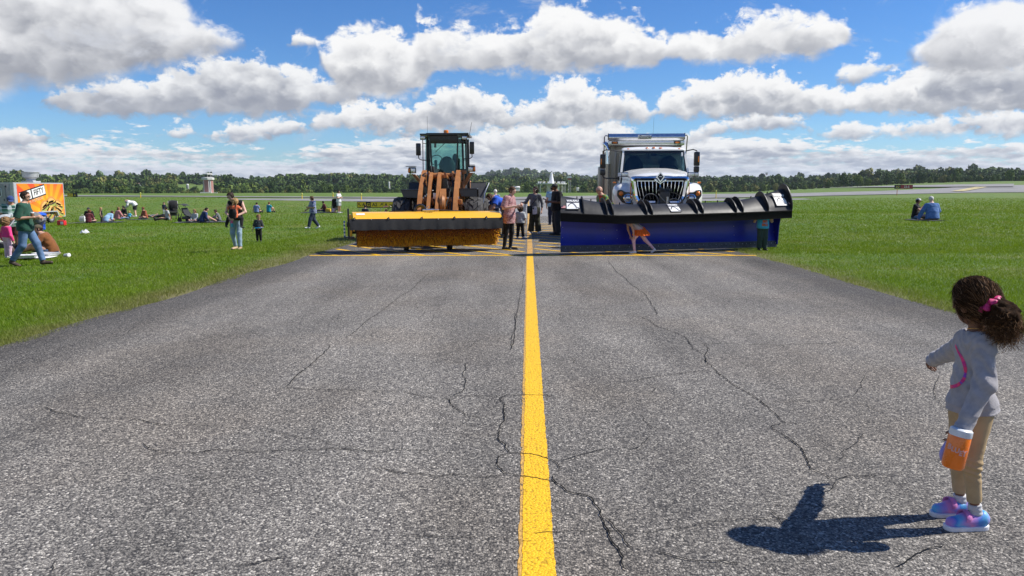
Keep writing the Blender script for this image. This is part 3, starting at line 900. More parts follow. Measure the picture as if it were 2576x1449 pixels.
def build_woods():
    r = np.random.default_rng(21)
    # every tree of the front row is a thing of its own
    protos = []
    spec = [(0, 1.15, 'dense dark green broadleaf tree in the row along the far airfield edge', 0), (1, 1.0, 'mid green rounded tree in the row along the far airfield edge', 1), (2, 0.9, 'olive yellowish tree in the row along the far airfield edge', 2), (3, 1.3, 'tall narrow dark tree in the row along the far airfield edge', 0), (4, 0.95, 'bright green bushy tree in the row along the far airfield edge', 1)]
    for s, tall, lab, mi in spec:
        t = thing('broadleaf_tree', lab, 'tree', (0, 0, 0), 0, 'trees in the front row of the far woods')
        V, Fq = crown(100 + s, 1100, 0.120, tall, 12)
        np_mesh('crown', V, Fq, M_LEAF[mi], t, smooth=False)
        b = MB()
        b.tube([(0, 0, -0.3), (0.02, 0, 0.4), (0, 0.03, 0.9 * tall)], [0.10, 0.075, 0.03], 7)
        for k in range(4):
            a = k * 1.7 + s
            b.tube([(0, 0, 0.35 + 0.12 * k), (0.3 * math.cos(a), 0.3 * math.sin(a), 0.75 + 0.12 * k)], [0.04, 0.015], 5)
        b.build('trunk', M_BARK, t)
        protos.append((t, lab))
    used = set()
    cnt = 0
    for a in np.arange(-0.66, 0.665, 0.0078):
        a += r.normal() * 0.003
        R = 400 + r.random() * 45
        x, y = R * math.sin(a), R * math.cos(a)
        if abs(a - azel(523, 470)[0]) < 0.022 or abs(a - azel(1405, 470)[0]) < 0.034: continue
        k = int(r.integers(0, 5))
        s = (1.25 + 1.45 * r.random() ** 1.7) * (1.0 if a < 0.2 else 0.9)
        if -0.42 < a < -0.37: s *= 0.75
        z = float(terr(x, y)) - 0.05
        sc = (s * 1.1, s * 1.1, s * (0.9 + 0.5 * r.random()))
        rz = r.random() * 6.28
        if k not in used:
            used.add(k); t = protos[k][0]; t.location = (x, y, z); t.scale = sc; t.rotation_euler[2] = rz
        else:
            copy_thing(protos[k][0], (x, y, z), rz, None, sc)
        cnt += 1
    # the woods behind read as one mass
    P = [crown(s, 260, 0.21, 0.95, 8) for s in range(6)]
    Pf = [crown(40 + s, 140, 0.27, 0.9, 7) for s in range(6)]
    groups = {0: [], 1: [], 2: []}
    FG = {0: [], 1: [], 2: []}
    cntv = {0: 0, 1: 0, 2: 0}
    clear = [(azel(440, 468)[0], azel(527, 468)[0], 545, 760), (azel(322, 468)[0], azel(366, 468)[0], 590, 690), (azel(820, 468)[0], azel(845, 468)[0], 650, 720)]
    def put(x, y, s, Pset):
        k = int(r.integers(0, len(Pset))); V, Fq = Pset[k]
        th = r.random() * 6.28; c_, s_ = math.cos(th), math.sin(th)
        sx = s * (0.85 + 0.3 * r.random()); sz = s * (0.75 + 0.55 * r.random())
        Q = np.stack([(V[:, 0] * c_ - V[:, 1] * s_) * sx + x, (V[:, 0] * s_ + V[:, 1] * c_) * sx + y, V[:, 2] * sz + float(terr(x, y)) - 0.8], -1)
        h = math.sin(x * 0.021 + 1.7 * math.sin(y * 0.013)) + 0.8 * math.sin(y * 0.03 - x * 0.011) + r.normal() * 0.55
        m = 0 if h < 0.25 else (1 if h < 1.15 else 2)
        groups[m].append(Q); FG[m].append(Fq + cntv[m]); cntv[m] += len(Q)
    R = 452.0
    while R < 985:
        da = (4.3 + (R - 450) * 0.006) / R
        for a in np.arange(-0.68, 0.68, da):
            aa = a + r.normal() * da * 0.3; RR = R + r.normal() * 3.5
            if any(c[0] < aa < c[1] and c[2] < RR < c[3] for c in clear): continue
            x, y = RR * math.sin(aa), RR * math.cos(aa)
            s = (1.65 + 2.3 * min(1, (R - 450) / 340)) * (0.8 + 0.4 * r.random()) + (r.random() < 0.05) * 1.6
            inclear = any(c[0] - 0.004 < aa < c[1] + 0.004 and RR <= c[2] for c in clear)
            if inclear: s *= 0.62
            put(x, y, s, P if R < 640 else Pf)
        R += 8 + (R - 450) * 0.04
    for R in (1500, 1600, 1700, 1790, 1870, 1940, 1990, 2030):
        for a in np.arange(-0.22, 0.34, 15.0 / R):
            put(R * math.sin(a) + r.normal() * 5, R * math.cos(a) + r.normal() * 12, 8.5 + 3.5 * r.random(), Pf)
    V = []; Fq = []; mi = []; off = 0
    for m in (0, 1, 2):
        Vm = np.concatenate(groups[m]); Fm = np.concatenate(FG[m])
        V.append(Vm); Fq.append(Fm + off); mi.append(np.full(len(Fm), m)); off += len(Vm)
    o = np_mesh('distant_woods', np.concatenate(V), np.concatenate(Fq), M_LEAF, None, np.concatenate(mi), smooth=False)
    tag(o, 'dark green mixed woods covering the hills behind the airfield', 'woods', kind='stuff')
build_woods()

# ---------------------------------------------------------------- the air itself
def build_haze():
    b = MB().box((0, 1450, 24), (6400, 3100, 116))
    m = bpy.data.materials.new('thin_haze'); m.use_nodes = True
    m.node_tree.nodes.clear(); g = NG(m.node_tree)
    out = g.n('ShaderNodeOutputMaterial'); v = g.n('ShaderNodeVolumePrincipled')
    v.inputs['Color'].default_value = (0.80, 0.88, 1.0, 1); v.inputs['Density'].default_value = HAZE; v.inputs['Anisotropy'].default_value = 0.2
    g.put(out.inputs['Volume'], v.outputs[0])
    o = b.build('haze', m, None, smooth=None); tag(o, 'thin blue haze in the air over the airfield', 'haze', kind='stuff')
HAZE = 0.00010
build_haze()
# ---------------------------------------------------------------- working frames
class Loc:
    """local frame of a thing: photo pixel + a local depth -> local point"""
    def __init__(s, o, rz):
        s.o = np.array(o, float); s.rz = rz; s.c, s.s = math.cos(rz), math.sin(rz)
    def tl(s, v): return np.array([v[0] * s.c + v[1] * s.s, -v[0] * s.s + v[1] * s.c, v[2]])
    def at(s, px, py, ly):
        r = s.tl(ray(px, py)); c = s.tl(np.array([0, 0, CAM_H]) - s.o); t = (ly - c[1]) / r[1]
        return c + r * t
    def w2l(s, p): return s.tl(np.array(p, float) - s.o)

M_BLACK = mat('black_paint', (0.012, 0.012, 0.013), 0.35, var=0.25, coat=0.2)
M_RUBBER = mat('black_rubber', (0.018, 0.018, 0.018), 0.8, var=0.3, bump=0.002, bscale=60)
M_TYRE = mat('tyre_rubber', (0.050, 0.048, 0.046), 0.85, var=0.35, scale=9, bump=0.002, bscale=80, dirt=((0.10, 0.09, 0.075), 6.0, 0.62))
M_ORANGE = mat('loader_orange', (0.37, 0.150, 0.044), 0.5, var=0.16, scale=5, dirt=((0.12, 0.07, 0.035), 4.0, 0.62))
M_YELP = mat('broom_yellow', (0.90, 0.46, 0.008), 0.42, var=0.05, coat=0.3, dirt=((0.40, 0.24, 0.04), 5.0, 0.70))
M_BRIS = mat('bristle_orange', (0.75, 0.28, 0.012), 0.6, var=0.45, scale=30)
M_DGREY = mat('dark_grey_plastic', (0.045, 0.046, 0.048), 0.6, var=0.2)
M_STEEL = mat('brushed_steel', (0.50, 0.50, 0.51), 0.32, metal=1.0, var=0.1, stretch=(1, 1, 12))
M_ALU = mat('tarp_aluminium', (0.62, 0.63, 0.65), 0.22, metal=1.0, var=0.08)
M_CHROME = mat('chrome', (0.80, 0.81, 0.83), 0.06, metal=1.0, var=0.03)
M_WHITE = mat('white_truck_paint', (0.84, 0.83, 0.78), 0.25, var=0.04, coat=0.6, scale=4)
M_AMBER = mat('amber_lens', (0.85, 0.22, 0.01), 0.15, var=0.1, coat=0.5)
M_LENS = mat('clear_lamp', (0.60, 0.62, 0.64), 0.10, metal=0.6, var=0.3, scale=60, coat=0.8)
M_BLUE = mat('plow_blue', (0.003, 0.008, 0.32), 0.42, var=0.15, scale=3, coat=0.2)
M_PBLACK = mat('plow_black', (0.017, 0.017, 0.018), 0.46, spec=0.35, var=0.35, scale=3, bump=0.003, bscale=5, dirt=((0.06, 0.06, 0.058), 2.5, 0.6))
M_EDGE = mat('worn_cutting_steel', (0.055, 0.06, 0.075), 0.5, metal=0.5, var=0.4)
M_BODY = mat('dump_body_steel', (0.40, 0.375, 0.33), 0.38, metal=0.85, var=0.1, stretch=(1, 1, 0.1))
M_DECAL = mat('white_decal', (0.78, 0.78, 0.76), 0.45, var=0.04)
M_NAVY = mat('navy_decal', (0.015, 0.018, 0.04), 0.45)
M_SEAT = mat('seat_fabric', (0.035, 0.045, 0.045), 0.85, var=0.2)
M_RED = mat('red_decal', (0.55, 0.03, 0.03), 0.5)

def glass_mat(name, tint, gl=0.10):
    m = bpy.data.materials.new(name); m.use_nodes = True
    t = m.node_tree; t.nodes.clear(); g = NG(t)
    out = g.n('ShaderNodeOutputMaterial'); tr = g.n('ShaderNodeBsdfTransparent'); go = g.n('ShaderNodeBsdfGlossy')
    tc = g.n('ShaderNodeTexCoord'); n = g.noise(tc.outputs['Object'], 3.0, 3)
    g.put(tr.inputs[0], g.mix(n, tint, tuple(c * 0.92 for c in tint))); go.inputs['Roughness'].default_value = 0.03
    mx = g.n('ShaderNodeMixShader'); mx.inputs[0].default_value = gl
    g.put(mx.inputs[1], tr.outputs[0]); g.put(mx.inputs[2], go.outputs[0]); g.put(out.inputs[0], mx.outputs[0])
    return m
M_GLASS_T = glass_mat('teal_cab_glass', (0.70, 0.87, 0.84), 0.05)
M_GLASS_D = glass_mat('truck_cab_glass', (0.62, 0.72, 0.72), 0.07)

# ---------------------------------------------------------------- wheels
def tyre_mesh(r, w, lugs, lugh, rim_r, bias=True):
    b = MB()
    hw = w / 2; ri = r - lugh
    b.lathe([(rim_r, -hw * 0.8), (rim_r + 0.03, -hw * 0.95), ((ri + rim_r) / 2, -hw), (ri - 0.03, -hw * 0.96), (ri, -hw * 0.84), (ri, hw * 0.84), (ri - 0.03, hw * 0.96), ((ri + rim_r) / 2, hw), (rim_r + 0.03, hw * 0.95), (rim_r, hw * 0.8)], axis='x', n=48, caps=False)
    # chevron blocks: two staggered rows plus shoulder blocks
    for k in range(lugs):
        for row, (xa, xb) in enumerate(((-1.0, -0.50), (-0.44, 0.0), (0.0, 0.44), (0.50, 1.0))):
            th = 2 * PI * (k + (0.5 if row in (1, 3) else 0.0)) / lugs
            dth = 2 * PI / lugs * 0.74
            skew = 2 * PI / lugs * 0.42 * (1 if row in (0, 1) else -1)
            poly = []
            for (xx, tt) in ((xa, -0.5), (xb, -0.5), (xb, 0.5), (xa, 0.5)):
                sh = skew * ((xx - xa) / (xb - xa) - 0.5)
                poly.append((xx * hw * 0.97, th + tt * dth + sh))
            vs = []
            for rad, sc in ((ri - 0.012, 1.0), (r, 0.90)):
                cx = sum(p[0] for p in poly) / 4; ct = sum(p[1] for p in poly) / 4
                for (x, t) in poly:
                    x2 = cx + (x - cx) * sc; t2 = ct + (t - ct) * sc
                    rr_ = rad - (0.05 if abs(x2) > hw * 0.8 else 0.0)
                    vs.append((x2, rr_ * math.cos(t2), rr_ * math.sin(t2)))
            b.add(vs, [(3, 2, 1, 0), (4, 5, 6, 7), (0, 1, 5, 4), (1, 2, 6, 5), (2, 3, 7, 6), (3, 0, 4, 7)])
    return b
def rim_mesh(rim_r, w, dish, nuts=10):
    b = MB()
    hw = w / 2
    b.lathe([(rim_r + 0.012, -hw * 0.80), (rim_r - 0.02, -hw * 0.76), (rim_r - 0.05, -dish), (rim_r * 0.55, -dish * 0.6), (rim_r * 0.42, -hw * 0.55), (rim_r * 0.2, -hw * 0.62), (0.001, -hw * 0.62)], axis='x', n=32, caps=False)
    b.lathe([(rim_r + 0.012, hw * 0.80), (rim_r - 0.02, hw * 0.76), (rim_r - 0.05, dish), (rim_r * 0.55, dish * 0.6), (rim_r * 0.42, hw * 0.55), (rim_r * 0.2, hw * 0.62), (0.001, hw * 0.62)], axis='x', n=32, caps=False)
    for k in range(nuts):
        a = 2 * PI * k / nuts
        for s in (-1, 1):
            y, z = rim_r * 0.34 * math.cos(a), rim_r * 0.34 * math.sin(a)
            b.cyl((s * hw * 0.5, y, z), (s * hw * 0.68, y, z), rim_r * 0.05, 6)
    return b
def add_wheels(root, spots, tyre_b, rim_b, rim_m):
    first = None
    for (x, y, z, rot) in spots:
        if first is None:
            t = tyre_b.build('wheel', M_TYRE, root, smooth=25)
            rm = rim_b.build('rim', rim_m, t)
            first = (t, rm)
        else:
            t = first[0].copy(); COL.objects.link(t); t.parent = root
            rm = first[1].copy(); COL.objects.link(rm); rm.parent = t
        t.location = (x, y, z); t.rotation_euler = (rot, 0, 0)

# ---------------------------------------------------------------- wheel loader with sweeper
LO = Loc((-2.06, 21.0, 0), 0.0)
def C3(cx, cy, ly, L=LO): return L.at(cx * .24249 + 830.6, cy * .24249 + 306.7, ly)
# finer study crops: arms (1560,640 x6.038) and cab (1580,500 x7.247)
def CA(cx, cy, ly, L=LO): return L.at((cx / 6.038 + 1560) * .63889, (cy / 6.038 + 640) * .63889, ly)
def CC(cx, cy, ly, L=LO): return L.at((cx / 7.247 + 1580) * .63889, (cy / 7.247 + 500) * .63889, ly)

def build_loader():
    R = thing('wheel_loader', 'orange wheel loader with a black cab and a yellow rotary broom on its front', 'loader', LO.o)
    tb, rb = tyre_mesh(0.665, 0.50, 15, 0.035, 0.33), rim_mesh(0.33, 0.5, 0.05)
    add_wheels(R, [(-0.98, 0, 0.665, 0.1), (1.0, 0, 0.665, 0.35), (-0.93, 2.72, 0.665, 0.0), (1.07, 2.72, 0.665, 0.2)], tb, rb, M_ORANGE)
    # chassis: front frame, articulation, rear frame
    b = MB().use(M_ORANGE)
    b.box((0.05, 0.0, 0.72), (0.86, 1.3, 0.55), bev=0.03)
    b.box((0.05, 0.62, 1.25), (0.70, 0.28, 0.75), bev=0.03)
    b.box((0.05, 2.6, 0.80), (1.0, 2.6, 0.65), bev=0.04)
    b.cyl((-0.9, 0, 0.665), (0.98, 0, 0.665), 0.15, 16)
    b.cyl((-0.9, 2.72, 0.665), (1.0, 2.72, 0.665), 0.15, 16)
    b.use(M_BLACK).box((0.05, 1.0, 0.85), (0.42, 0.5, 0.6), bev=0.03)
    b.build('chassis', None, R)
    # engine hood behind the cab
    b = MB().use(M_ORANGE)
    b.box((0.05, 3.85, 1.45), (1.30, 1.55, 0.75), bev=0.12)
    b.box((0.05, 4.70, 1.0), (1.5, 0.35, 0.75), bev=0.06)
    b.use(M_DGREY)
    for k in range(6): b.box((0.05, 3.3 + 0.2 * k, 1.832), (0.8, 0.06, 0.02))
    b.build('engine_cover', None, R)
    # tower plates and lift arms
    b = MB().use(M_ORANGE)
    for (x0, w) in ((-0.50, 0.05), (-0.30, 0.05), (0.36, 0.05), (0.55, 0.05)):
        b.prism([(x0, 0.75, 0.9), (x0, 0.35, 0.9), (x0, 0.28, 1.6), (x0, 0.36, 2.0), (x0, 0.46, 2.04), (x0, 0.62, 1.98), (x0, 0.78, 1.5)], (w, 0, 0))
    b.box((0.05, 0.5, 1.35), (0.9, 0.10, 0.55), bev=0.01)
    b.cyl((-0.42, 0.46, 1.93), (0.62, 0.46, 1.93), 0.055, 14)
    b.build('tower', None, R)
    for (xa, xb, nm) in ((-0.47, -0.43, 0), (0.49, 0.56, 1)):
        b = MB().use(M_ORANGE)
        prof = [(0.48, 2.02), (0.36, 2.06), (0.20, 1.98), (-0.10, 1.68), (-0.42, 1.42), (-0.72, 1.02), (-1.15, 0.62), (-1.45, 0.42), (-1.55, 0.44), (-1.52, 0.60), (-1.20, 0.98), (-0.85, 1.45)][:0] or \
               [(0.54, 1.98), (0.40, 2.07), (0.26, 2.04), (-0.30, 1.74), (-0.78, 1.40), (-1.18, 0.90), (-1.48, 0.58), (-1.52, 0.44), (-1.38, 0.36), (-1.05, 0.62), (-0.60, 1.02), (-0.10, 1.42), (0.35, 1.78)]
        b.prism([(xa, y, z) for y, z in prof], (0.115, 0, 0))
        b.use(M_STEEL)
        for (y, z, r) in ((0.40, 1.95, 0.07), (-0.55, 1.28, 0.06), (-1.42, 0.48, 0.07)):
            b.cyl((xa - 0.02, y, z), (xa + 0.135, y, z), r, 14)
        b.build('lift_arm', None, R)
    b = MB().use(M_ORANGE)      # cross tube and bracket casting
    b.cyl((-0.40, -0.62, 1.22), (0.55, -0.62, 1.22), 0.10, 16)
    b.lathe([(0.05, -0.08), (0.22, -0.07), (0.25, 0.0), (0.22, 0.07), (0.05, 0.08)], (0.20, -0.80, 1.14), 'x', 20)
    b.prism([(0.12, -0.62, 1.55), (0.12, -0.95, 1.30), (0.12, -0.92, 0.95), (0.12, -0.60, 1.0)], (0.16, 0, 0))
    b.box((0.30, -0.2, 1.10), (0.32, 0.9, 0.40), bev=0.04)
    b.use(M_BLACK).box((0.05, 0.02, 1.4), (0.55, 0.1, 0.5))
    b.build('cross_tube', None, R)
    # bell crank: two long levers with a boss at the top
    b = MB().use(M_ORANGE)
    for xa in (-0.21, 0.02):
        b.prism([(xa, 0.10, 1.98), (xa, -0.08, 2.0), (xa, -0.35, 1.88), (xa, -0.85, 1.35), (xa, -1.30, 0.86), (xa, -1.42, 0.70), (xa, -1.28, 0.62), (xa, -0.75, 1.08), (xa, -0.20, 1.62)], (0.085, 0, 0))
    b.cyl((-0.23, -0.02, 1.90), (0.13, -0.02, 1.90), 0.085, 16)
    b.use(M_STEEL).cyl((-0.25, -0.02, 1.90), (0.15, -0.02, 1.90), 0.04, 12)
    b.build('bell_crank', None, R)
    b = MB().use(M_ORANGE)      # tilt cylinder lying back from the crank, lift cylinders low
    b.cyl((0.20, 0.65, 1.80), (0.16, 0.0, 1.92), 0.085, 16)
    b.cyl((0.16, -0.02, 1.92), (0.05, -0.05, 1.92), 0.06, 12)
    b.box((0.24, 0.3, 1.62), (0.10, 0.5, 0.12), rot=Matrix.Rotation(0.5, 3, 'X'))
    b.prism([(0.26, 0.2, 1.75), (0.40, 0.2, 1.75), (0.22, 0.0, 1.35), (0.14, 0.0, 1.45)], (0, 0.12, 0))
    for x in (-0.36, 0.66):
        b.use(M_ORANGE).cyl((x, 0.35, 0.95), (x, -0.35, 1.12), 0.065, 14)
        b.use(M_STEEL).cyl((x, -0.35, 1.12), (x, -0.72, 1.2), 0.035, 12)
        b.use(M_ORANGE).box((x, -0.75, 1.2), (0.12, 0.16, 0.14), bev=0.03)
    b.build('hydraulic_cylinder', None, R)
    b = MB().use(M_RUBBER)      # hydraulic hoses and fittings, then black fill between the arms
    r = random.Random(5)
    loop = [(-0.20 + 0.02 * math.cos(t), 0.1 - 0.12 * math.cos(t), 2.0 + 0.17 * math.sin(t)) for t in np.linspace(-0.3, 3.4, 14)]
    b.tube(loop, 0.026, 8); b.tube([(p[0] + 0.07, p[1], p[2] - 0.02) for p in loop], 0.026, 8)
    for k in range(7):
        x0 = -0.30 + 0.13 * k
        pts = [(x0 + r.uniform(-.05, .05), 0.25, 1.85 + r.uniform(-.1, .1)), (x0 + r.uniform(-.1, .1), -0.25, 1.62), (x0 + r.uniform(-.08, .08), -0.55, 1.35 + r.uniform(-.1, .1)), (x0 * 0.7 + r.uniform(-.05, .05), -1.0, 1.0 + r.uniform(-.1, .1))]
        sm = []
        for i in range(len(pts) - 1):
            for t in np.linspace(0, 1, 5, endpoint=False): sm.append(tuple(np.array(pts[i]) * (1 - t) + np.array(pts[i + 1]) * t + np.array([0.02 * math.sin(9 * t + k), 0, 0.05 * math.sin(PI * t)])))
        b.tube(sm, 0.018, 6)
    b.use(M_STEEL)
    for p in ((-0.33, -0.75, 1.30), (-0.27, -0.72, 1.35), (-0.22, -0.70, 1.39), (0.33, -0.74, 1.30), (0.50, -0.72, 1.30)):
        b.box(p, (0.05, 0.05, 0.05), bev=0.01)
    b.use(M_DECAL).box((-0.02, -0.70, 1.36), (0.09, 0.04, 0.15), bev=0.008)
    b.use(M_BLACK)
    for (x, y0, z0, y1, z1) in ((-0.33, -0.15, 1.66, -1.10, 0.80), (-0.36, -0.10, 1.60, -1.05, 0.78), (0.46, -0.15, 1.70, -1.15, 0.78), (0.43, -0.10, 1.62, -1.05, 0.75)):
        b.tube([(x, y0, z0), (x, (y0 + y1) / 2 - .1, (z0 + z1) / 2 + .05), (x, y1, z1)], 0.016, 6)
        for f in (.25, .6): b.box((x, y0 + (y1 - y0) * f, z0 + (z1 - z0) * f), (.06, .05, .05), bev=.008)
    b.use(M_BLACK).box((-0.30, -0.35, 1.25), (0.10, 0.3, 0.7)); b.box((0.40, -0.30, 1.2), (0.10, 0.3, 0.8)); b.box((0.13, 0.0, 1.7), (0.30, 0.05, 0.25))  # black blocks added so the space between the arms reads dark
    for (x, y, z) in ((-0.09, -0.62, 1.50), (0.20, -0.72, 1.42), (-0.40, -0.60, 1.05), (0.58, -0.75, 1.05)): b.use(M_STEEL).ball((x, y, z), .022, 8, 6)
    b.build('hoses_and_dark_fill', None, R)
    # front fenders and mud flaps
    for s, x0, x1 in ((-1, -0.99, -0.48), (1, 0.60, 1.10)):
        b = MB().use(M_BLACK)
        zt = 1.515 if s < 0 else 1.545
        b.box(((x0 + x1) / 2, 0.10, zt), (x1 - x0, 0.85, 0.03), bev=0.008)
        b.prism([(x0, -0.32, zt - 0.015), (x1, -0.32, zt - 0.015), (x1, -0.34, zt - 0.22), (x0 + 0.07, -0.34, zt - 0.20)], (0, 0.02, 0))
        b.prism([(x0, 0.52, zt), (x1, 0.52, zt), (x1, 0.86, 1.15), (x0, 0.86, 1.15)], (0, 0.02, 0.0))
        ix = x1 if s < 0 else x0
        b.prism([(ix - 0.1 * s * 0, -0.2, zt), (ix, 0.45, zt), (ix, 0.45, zt + 0.22), (ix, 0.0, zt + 0.22)], (-0.03 * s, 0, 0))
        b.build('front_fender', None, R)
    for s in (-1, 1):
        b = MB().use(M_DGREY)
        xc = 0.95 * s + 0.07
        b.prism([(xc - 0.24, 2.05, 1.25), (xc + 0.24, 2.05, 1.25), (xc + 0.24, 2.35, 1.72), (xc - 0.24, 2.35, 1.72)], (0, 0.025, 0.02))
        b.box((xc, 2.85, 1.73), (0.50, 1.0, 0.03), bev=0.01)
        b.use(M_STEEL).tube([(xc + 0.16, 2.0, 1.1), (xc + 0.20, 2.05, 1.4), (xc + 0.33, 2.3, 1.72)], 0.015, 6)
        b.build('rear_fender', None, R)
    # cab shell: base, corner posts, roof
    b = MB().use(M_BLACK)
    zb, zt = 1.42, 3.20
    b.box((0.06, 2.15, 1.52), (1.22, 1.35, 0.30), bev=0.03)
    b.use(M_DGREY)
    pf = [(-0.28, 1.40), (0.40, 1.40)]; pm = [(-0.47, 1.58), (0.60, 1.58)]; pr = [(-0.56, 2.85), (0.70, 2.85)]
    def post(x, y, x2, y2, w): b.prism([(x - w / 2, y, zb), (x + w / 2, y, zb), (x2 + w / 2, y2, zt), (x2 - w / 2, y2, zt)], (0, 0.06, 0))
    post(-0.47, 1.60, -0.46, 1.62, 0.075); post(0.62, 1.60, 0.58, 1.62, 0.06)
    post(-0.57, 2.80, -0.54, 2.80, 0.08); post(0.70, 2.80, 0.67, 2.80, 0.08)
    b.use(M_BLACK)
    post(-0.285, 1.42, -0.36, 1.44, 0.045); post(0.40, 1.42, 0.46, 1.44, 0.045)
    post(-0.53, 2.2, -0.52, 2.2, 0.04); post(0.67, 2.2, 0.64, 2.2, 0.04)
    b.box((0.05, 1.42, 3.14), (0.80, 0.05, 0.30), bev=0.01)
    b.box((0.06, 2.83, 1.95), (1.16, 0.05, 0.5)); b.box((0.06, 2.83, 3.14), (1.2, 0.05, 0.16))
    b.box((0.06, 1.62, 1.72), (1.06, 0.05, 0.12))
    # roof slab
    b.prism([(-0.64, 1.28, 3.225), (0.78, 1.28, 3.25), (0.80, 2.95, 3.25), (-0.66, 2.95, 3.225)], (0, 0, 0.055))
    b.box((0.06, 2.15, 3.29), (1.1, 1.3, 0.06), bev=0.025)
    b.build('cab', None, R)
    # glass panes
    g = MB().use(M_GLASS_T)
    g.prism([(-0.27, 1.42, 1.78), (0.39, 1.42, 1.78), (0.44, 1.44, 3.0), (-0.34, 1.44, 3.0)], (0, 0.008, 0))
    g.build('windscreen', None, R)
    for (x0, x1, y0, y1, xt0, xt1) in ((-0.455, -0.30, 1.60, 1.43, -0.44, -0.37), (0.42, 0.60, 1.43, 1.60, 0.48, 0.56)):
        g = MB().use(M_GLASS_T)
        g.prism([(x0, y0, 1.5), (x1, y1, 1.5), (xt1, y1, 3.2), (xt0, y0, 3.2)], (0, 0.008, 0)); g.build('corner_window', None, R)
    g = MB().use(M_GLASS_T); g.prism([(-0.50, 2.84, 2.2), (0.62, 2.84, 2.2), (0.60, 2.84, 3.06), (-0.48, 2.84, 3.06)], (0, 0.008, 0)); g.build('rear_window', None, R)
    for s, xx in ((-1, -0.555), (1, 0.675)):
        g = MB().use(M_GLASS_T); g.prism([(xx, 1.68, 1.7), (xx, 2.76, 1.7), (xx - 0.03 * s, 2.76, 3.15), (xx - 0.03 * s, 1.68, 3.15)], (0.008, 0, 0)); g.build('side_window', None, R)
    # seat, steering wheel and column behind the glass
    b = MB().use(M_SEAT)
    b.box((0.06, 2.35, 1.95), (0.48, 0.5, 0.14), bev=0.05)
    b.ball((0.04, 2.52, 2.28), (0.25, 0.09, 0.34), 16, 10)
    b.ball((0.30, 2.6, 2.55), (0.10, 0.06, 0.16), 12, 8); b.box((0.36, 2.62, 2.3), (0.16, 0.08, 0.5), bev=0.03)
    b.box((-0.2, 2.4, 2.12), (0.12, 0.35, 0.06), bev=0.02)
    b.use(M_BLACK).box((0.06, 2.4, 1.75), (0.3, 0.35, 0.3)); b.box((0.28, 2.2, 1.9), (0.30, 0.5, 0.34), bev=0.04)
    b.build('seat', None, R)
    b = MB().use(M_BLACK)
    b.tube([(-0.20, 1.58, 1.7), (-0.24, 1.72, 2.3), (-0.25, 1.75, 2.42)], 0.03, 8)
    b.tube([(-0.22 + 0.17 * math.cos(t), 1.85 + 0.10 * math.sin(t), 2.46 + 0.17 * math.sin(t)) for t in np.linspace(0, 2 * PI, 20, endpoint=False)], 0.014, 6, closed=True)
    b.box((-0.22, 1.66, 2.3), (0.08, 0.08, 0.32), bev=0.02); b.box((-0.05, 1.6, 1.85), (0.45, 0.1, 0.25), bev=0.03)
    b.box((-0.23, 1.66, 2.93), (0.065, 0.03, 0.14), bev=0.02)
    b.tube([(-0.20, 1.39, 2.70), (0.13, 1.40, 3.04)], 0.008, 6)
    b.build('steering_wheel', None, R)
    text_mesh('CASE', 0.12, mat('dim_grey_lettering', (0.06, 0.07, 0.07), 0.6), 'lettering', R, T_(0.06, 1.392, 3.145), 0.002, 1.25, 0.003, shear=0.15)
    # lamps on the roof edge and on stalks
    for x in (-0.56, 0.66):
        b = MB().use(M_BLACK).box((x, 1.36, 3.15), (0.155, 0.10, 0.125), bev=0.012); b.use(M_LENS).box((x, 1.305, 3.15), (0.13, 0.02, 0.10), bev=0.008); b.build('work_lamp', None, R)
    for s, p in ((-1, C3(850, 505, 0.5)), (1, C3(1467, 490, 0.5))):
        x, y, z = p
        b = MB().use(M_BLACK).box((x, y + 0.05, z + 0.01), (0.21, 0.14, 0.17), bev=0.02)
        b.box((x - 0.03, y + 0.0, z + 0.115), (0.28 if s < 0 else 0.25, 0.22, 0.015))
        b.use(M_LENS).box((x + 0.025 * -s * 1.2, y - 0.03, z), (0.125, 0.03, 0.125), bev=0.012)
        b.use(M_AMBER).box((x + 0.085 * s, y - 0.03, z), (0.055, 0.03, 0.11), bev=0.01)
        b.build('head_lamp', None, R)
        b = MB().use(M_ORANGE); ex = -0.44 if s < 0 else 0.64
        d = np.array([x - 0.02 * s, y + 0.06, z - 0.10]); e = np.array([ex, y + 0.1, 1.58])
        b.prism([d + [-0.05, 0, 0], d + [0.05, 0, 0], e + [0.06, 0, 0], e + [-0.06, 0, 0]], (0, 0.10, 0)); b.box((ex, y + 0.15, 1.5), (0.10, 0.2, 0.5), bev=0.01)
        b.build('lamp_bracket', None, R)
    b = MB().use(M_ORANGE).box(C3(1383, 520, 0.6), (0.15, 0.12, 0.10), bev=0.015); b.box(C3(1383, 600, 0.62), (0.04, 0.05, 0.5)); b.build('step_box', None, R)
    # mirrors and grab rails
    for s, p in ((-1, C3(915, 285, 1.35)), (1, C3(1470, 270, 1.35))):
        x, y, z = p
        b = MB().use(M_BLACK).box((x, y, z), (0.145, 0.06, 0.36), bev=0.03, rot=Matrix.Rotation(0.25 * -s, 3, 'Z'))
        px = -0.57 if s < 0 else 0.72
        b.tube([(x, y + 0.02, z - 0.17), (x + 0.005, y + 0.02, z - 0.26), (x - 0.05 * s, y + 0.03, z - 0.30), (px, 1.42, z - 0.31), (px - 0.12 * s, 1.5, z - 0.31)], 0.014, 6)
        b.use(M_CHROME).box((x, y + 0.032, z), (0.12, 0.004, 0.32))
        b.build('mirror', None, R)
        b = MB().use(M_BLACK)
        zt2 = 3.1
        b.tube([(px, 1.40, 1.6), (px, 1.40, zt2)] if s < 0 else [(px + 0.07, 1.40, 1.6), (px, 1.40, zt2 + 0.1)], 0.014, 6)
        for zz in (2.45, 2.98): b.tube([(px, 1.40, zz), (px - 0.12 * s, 1.55, zz)], 0.011, 6)
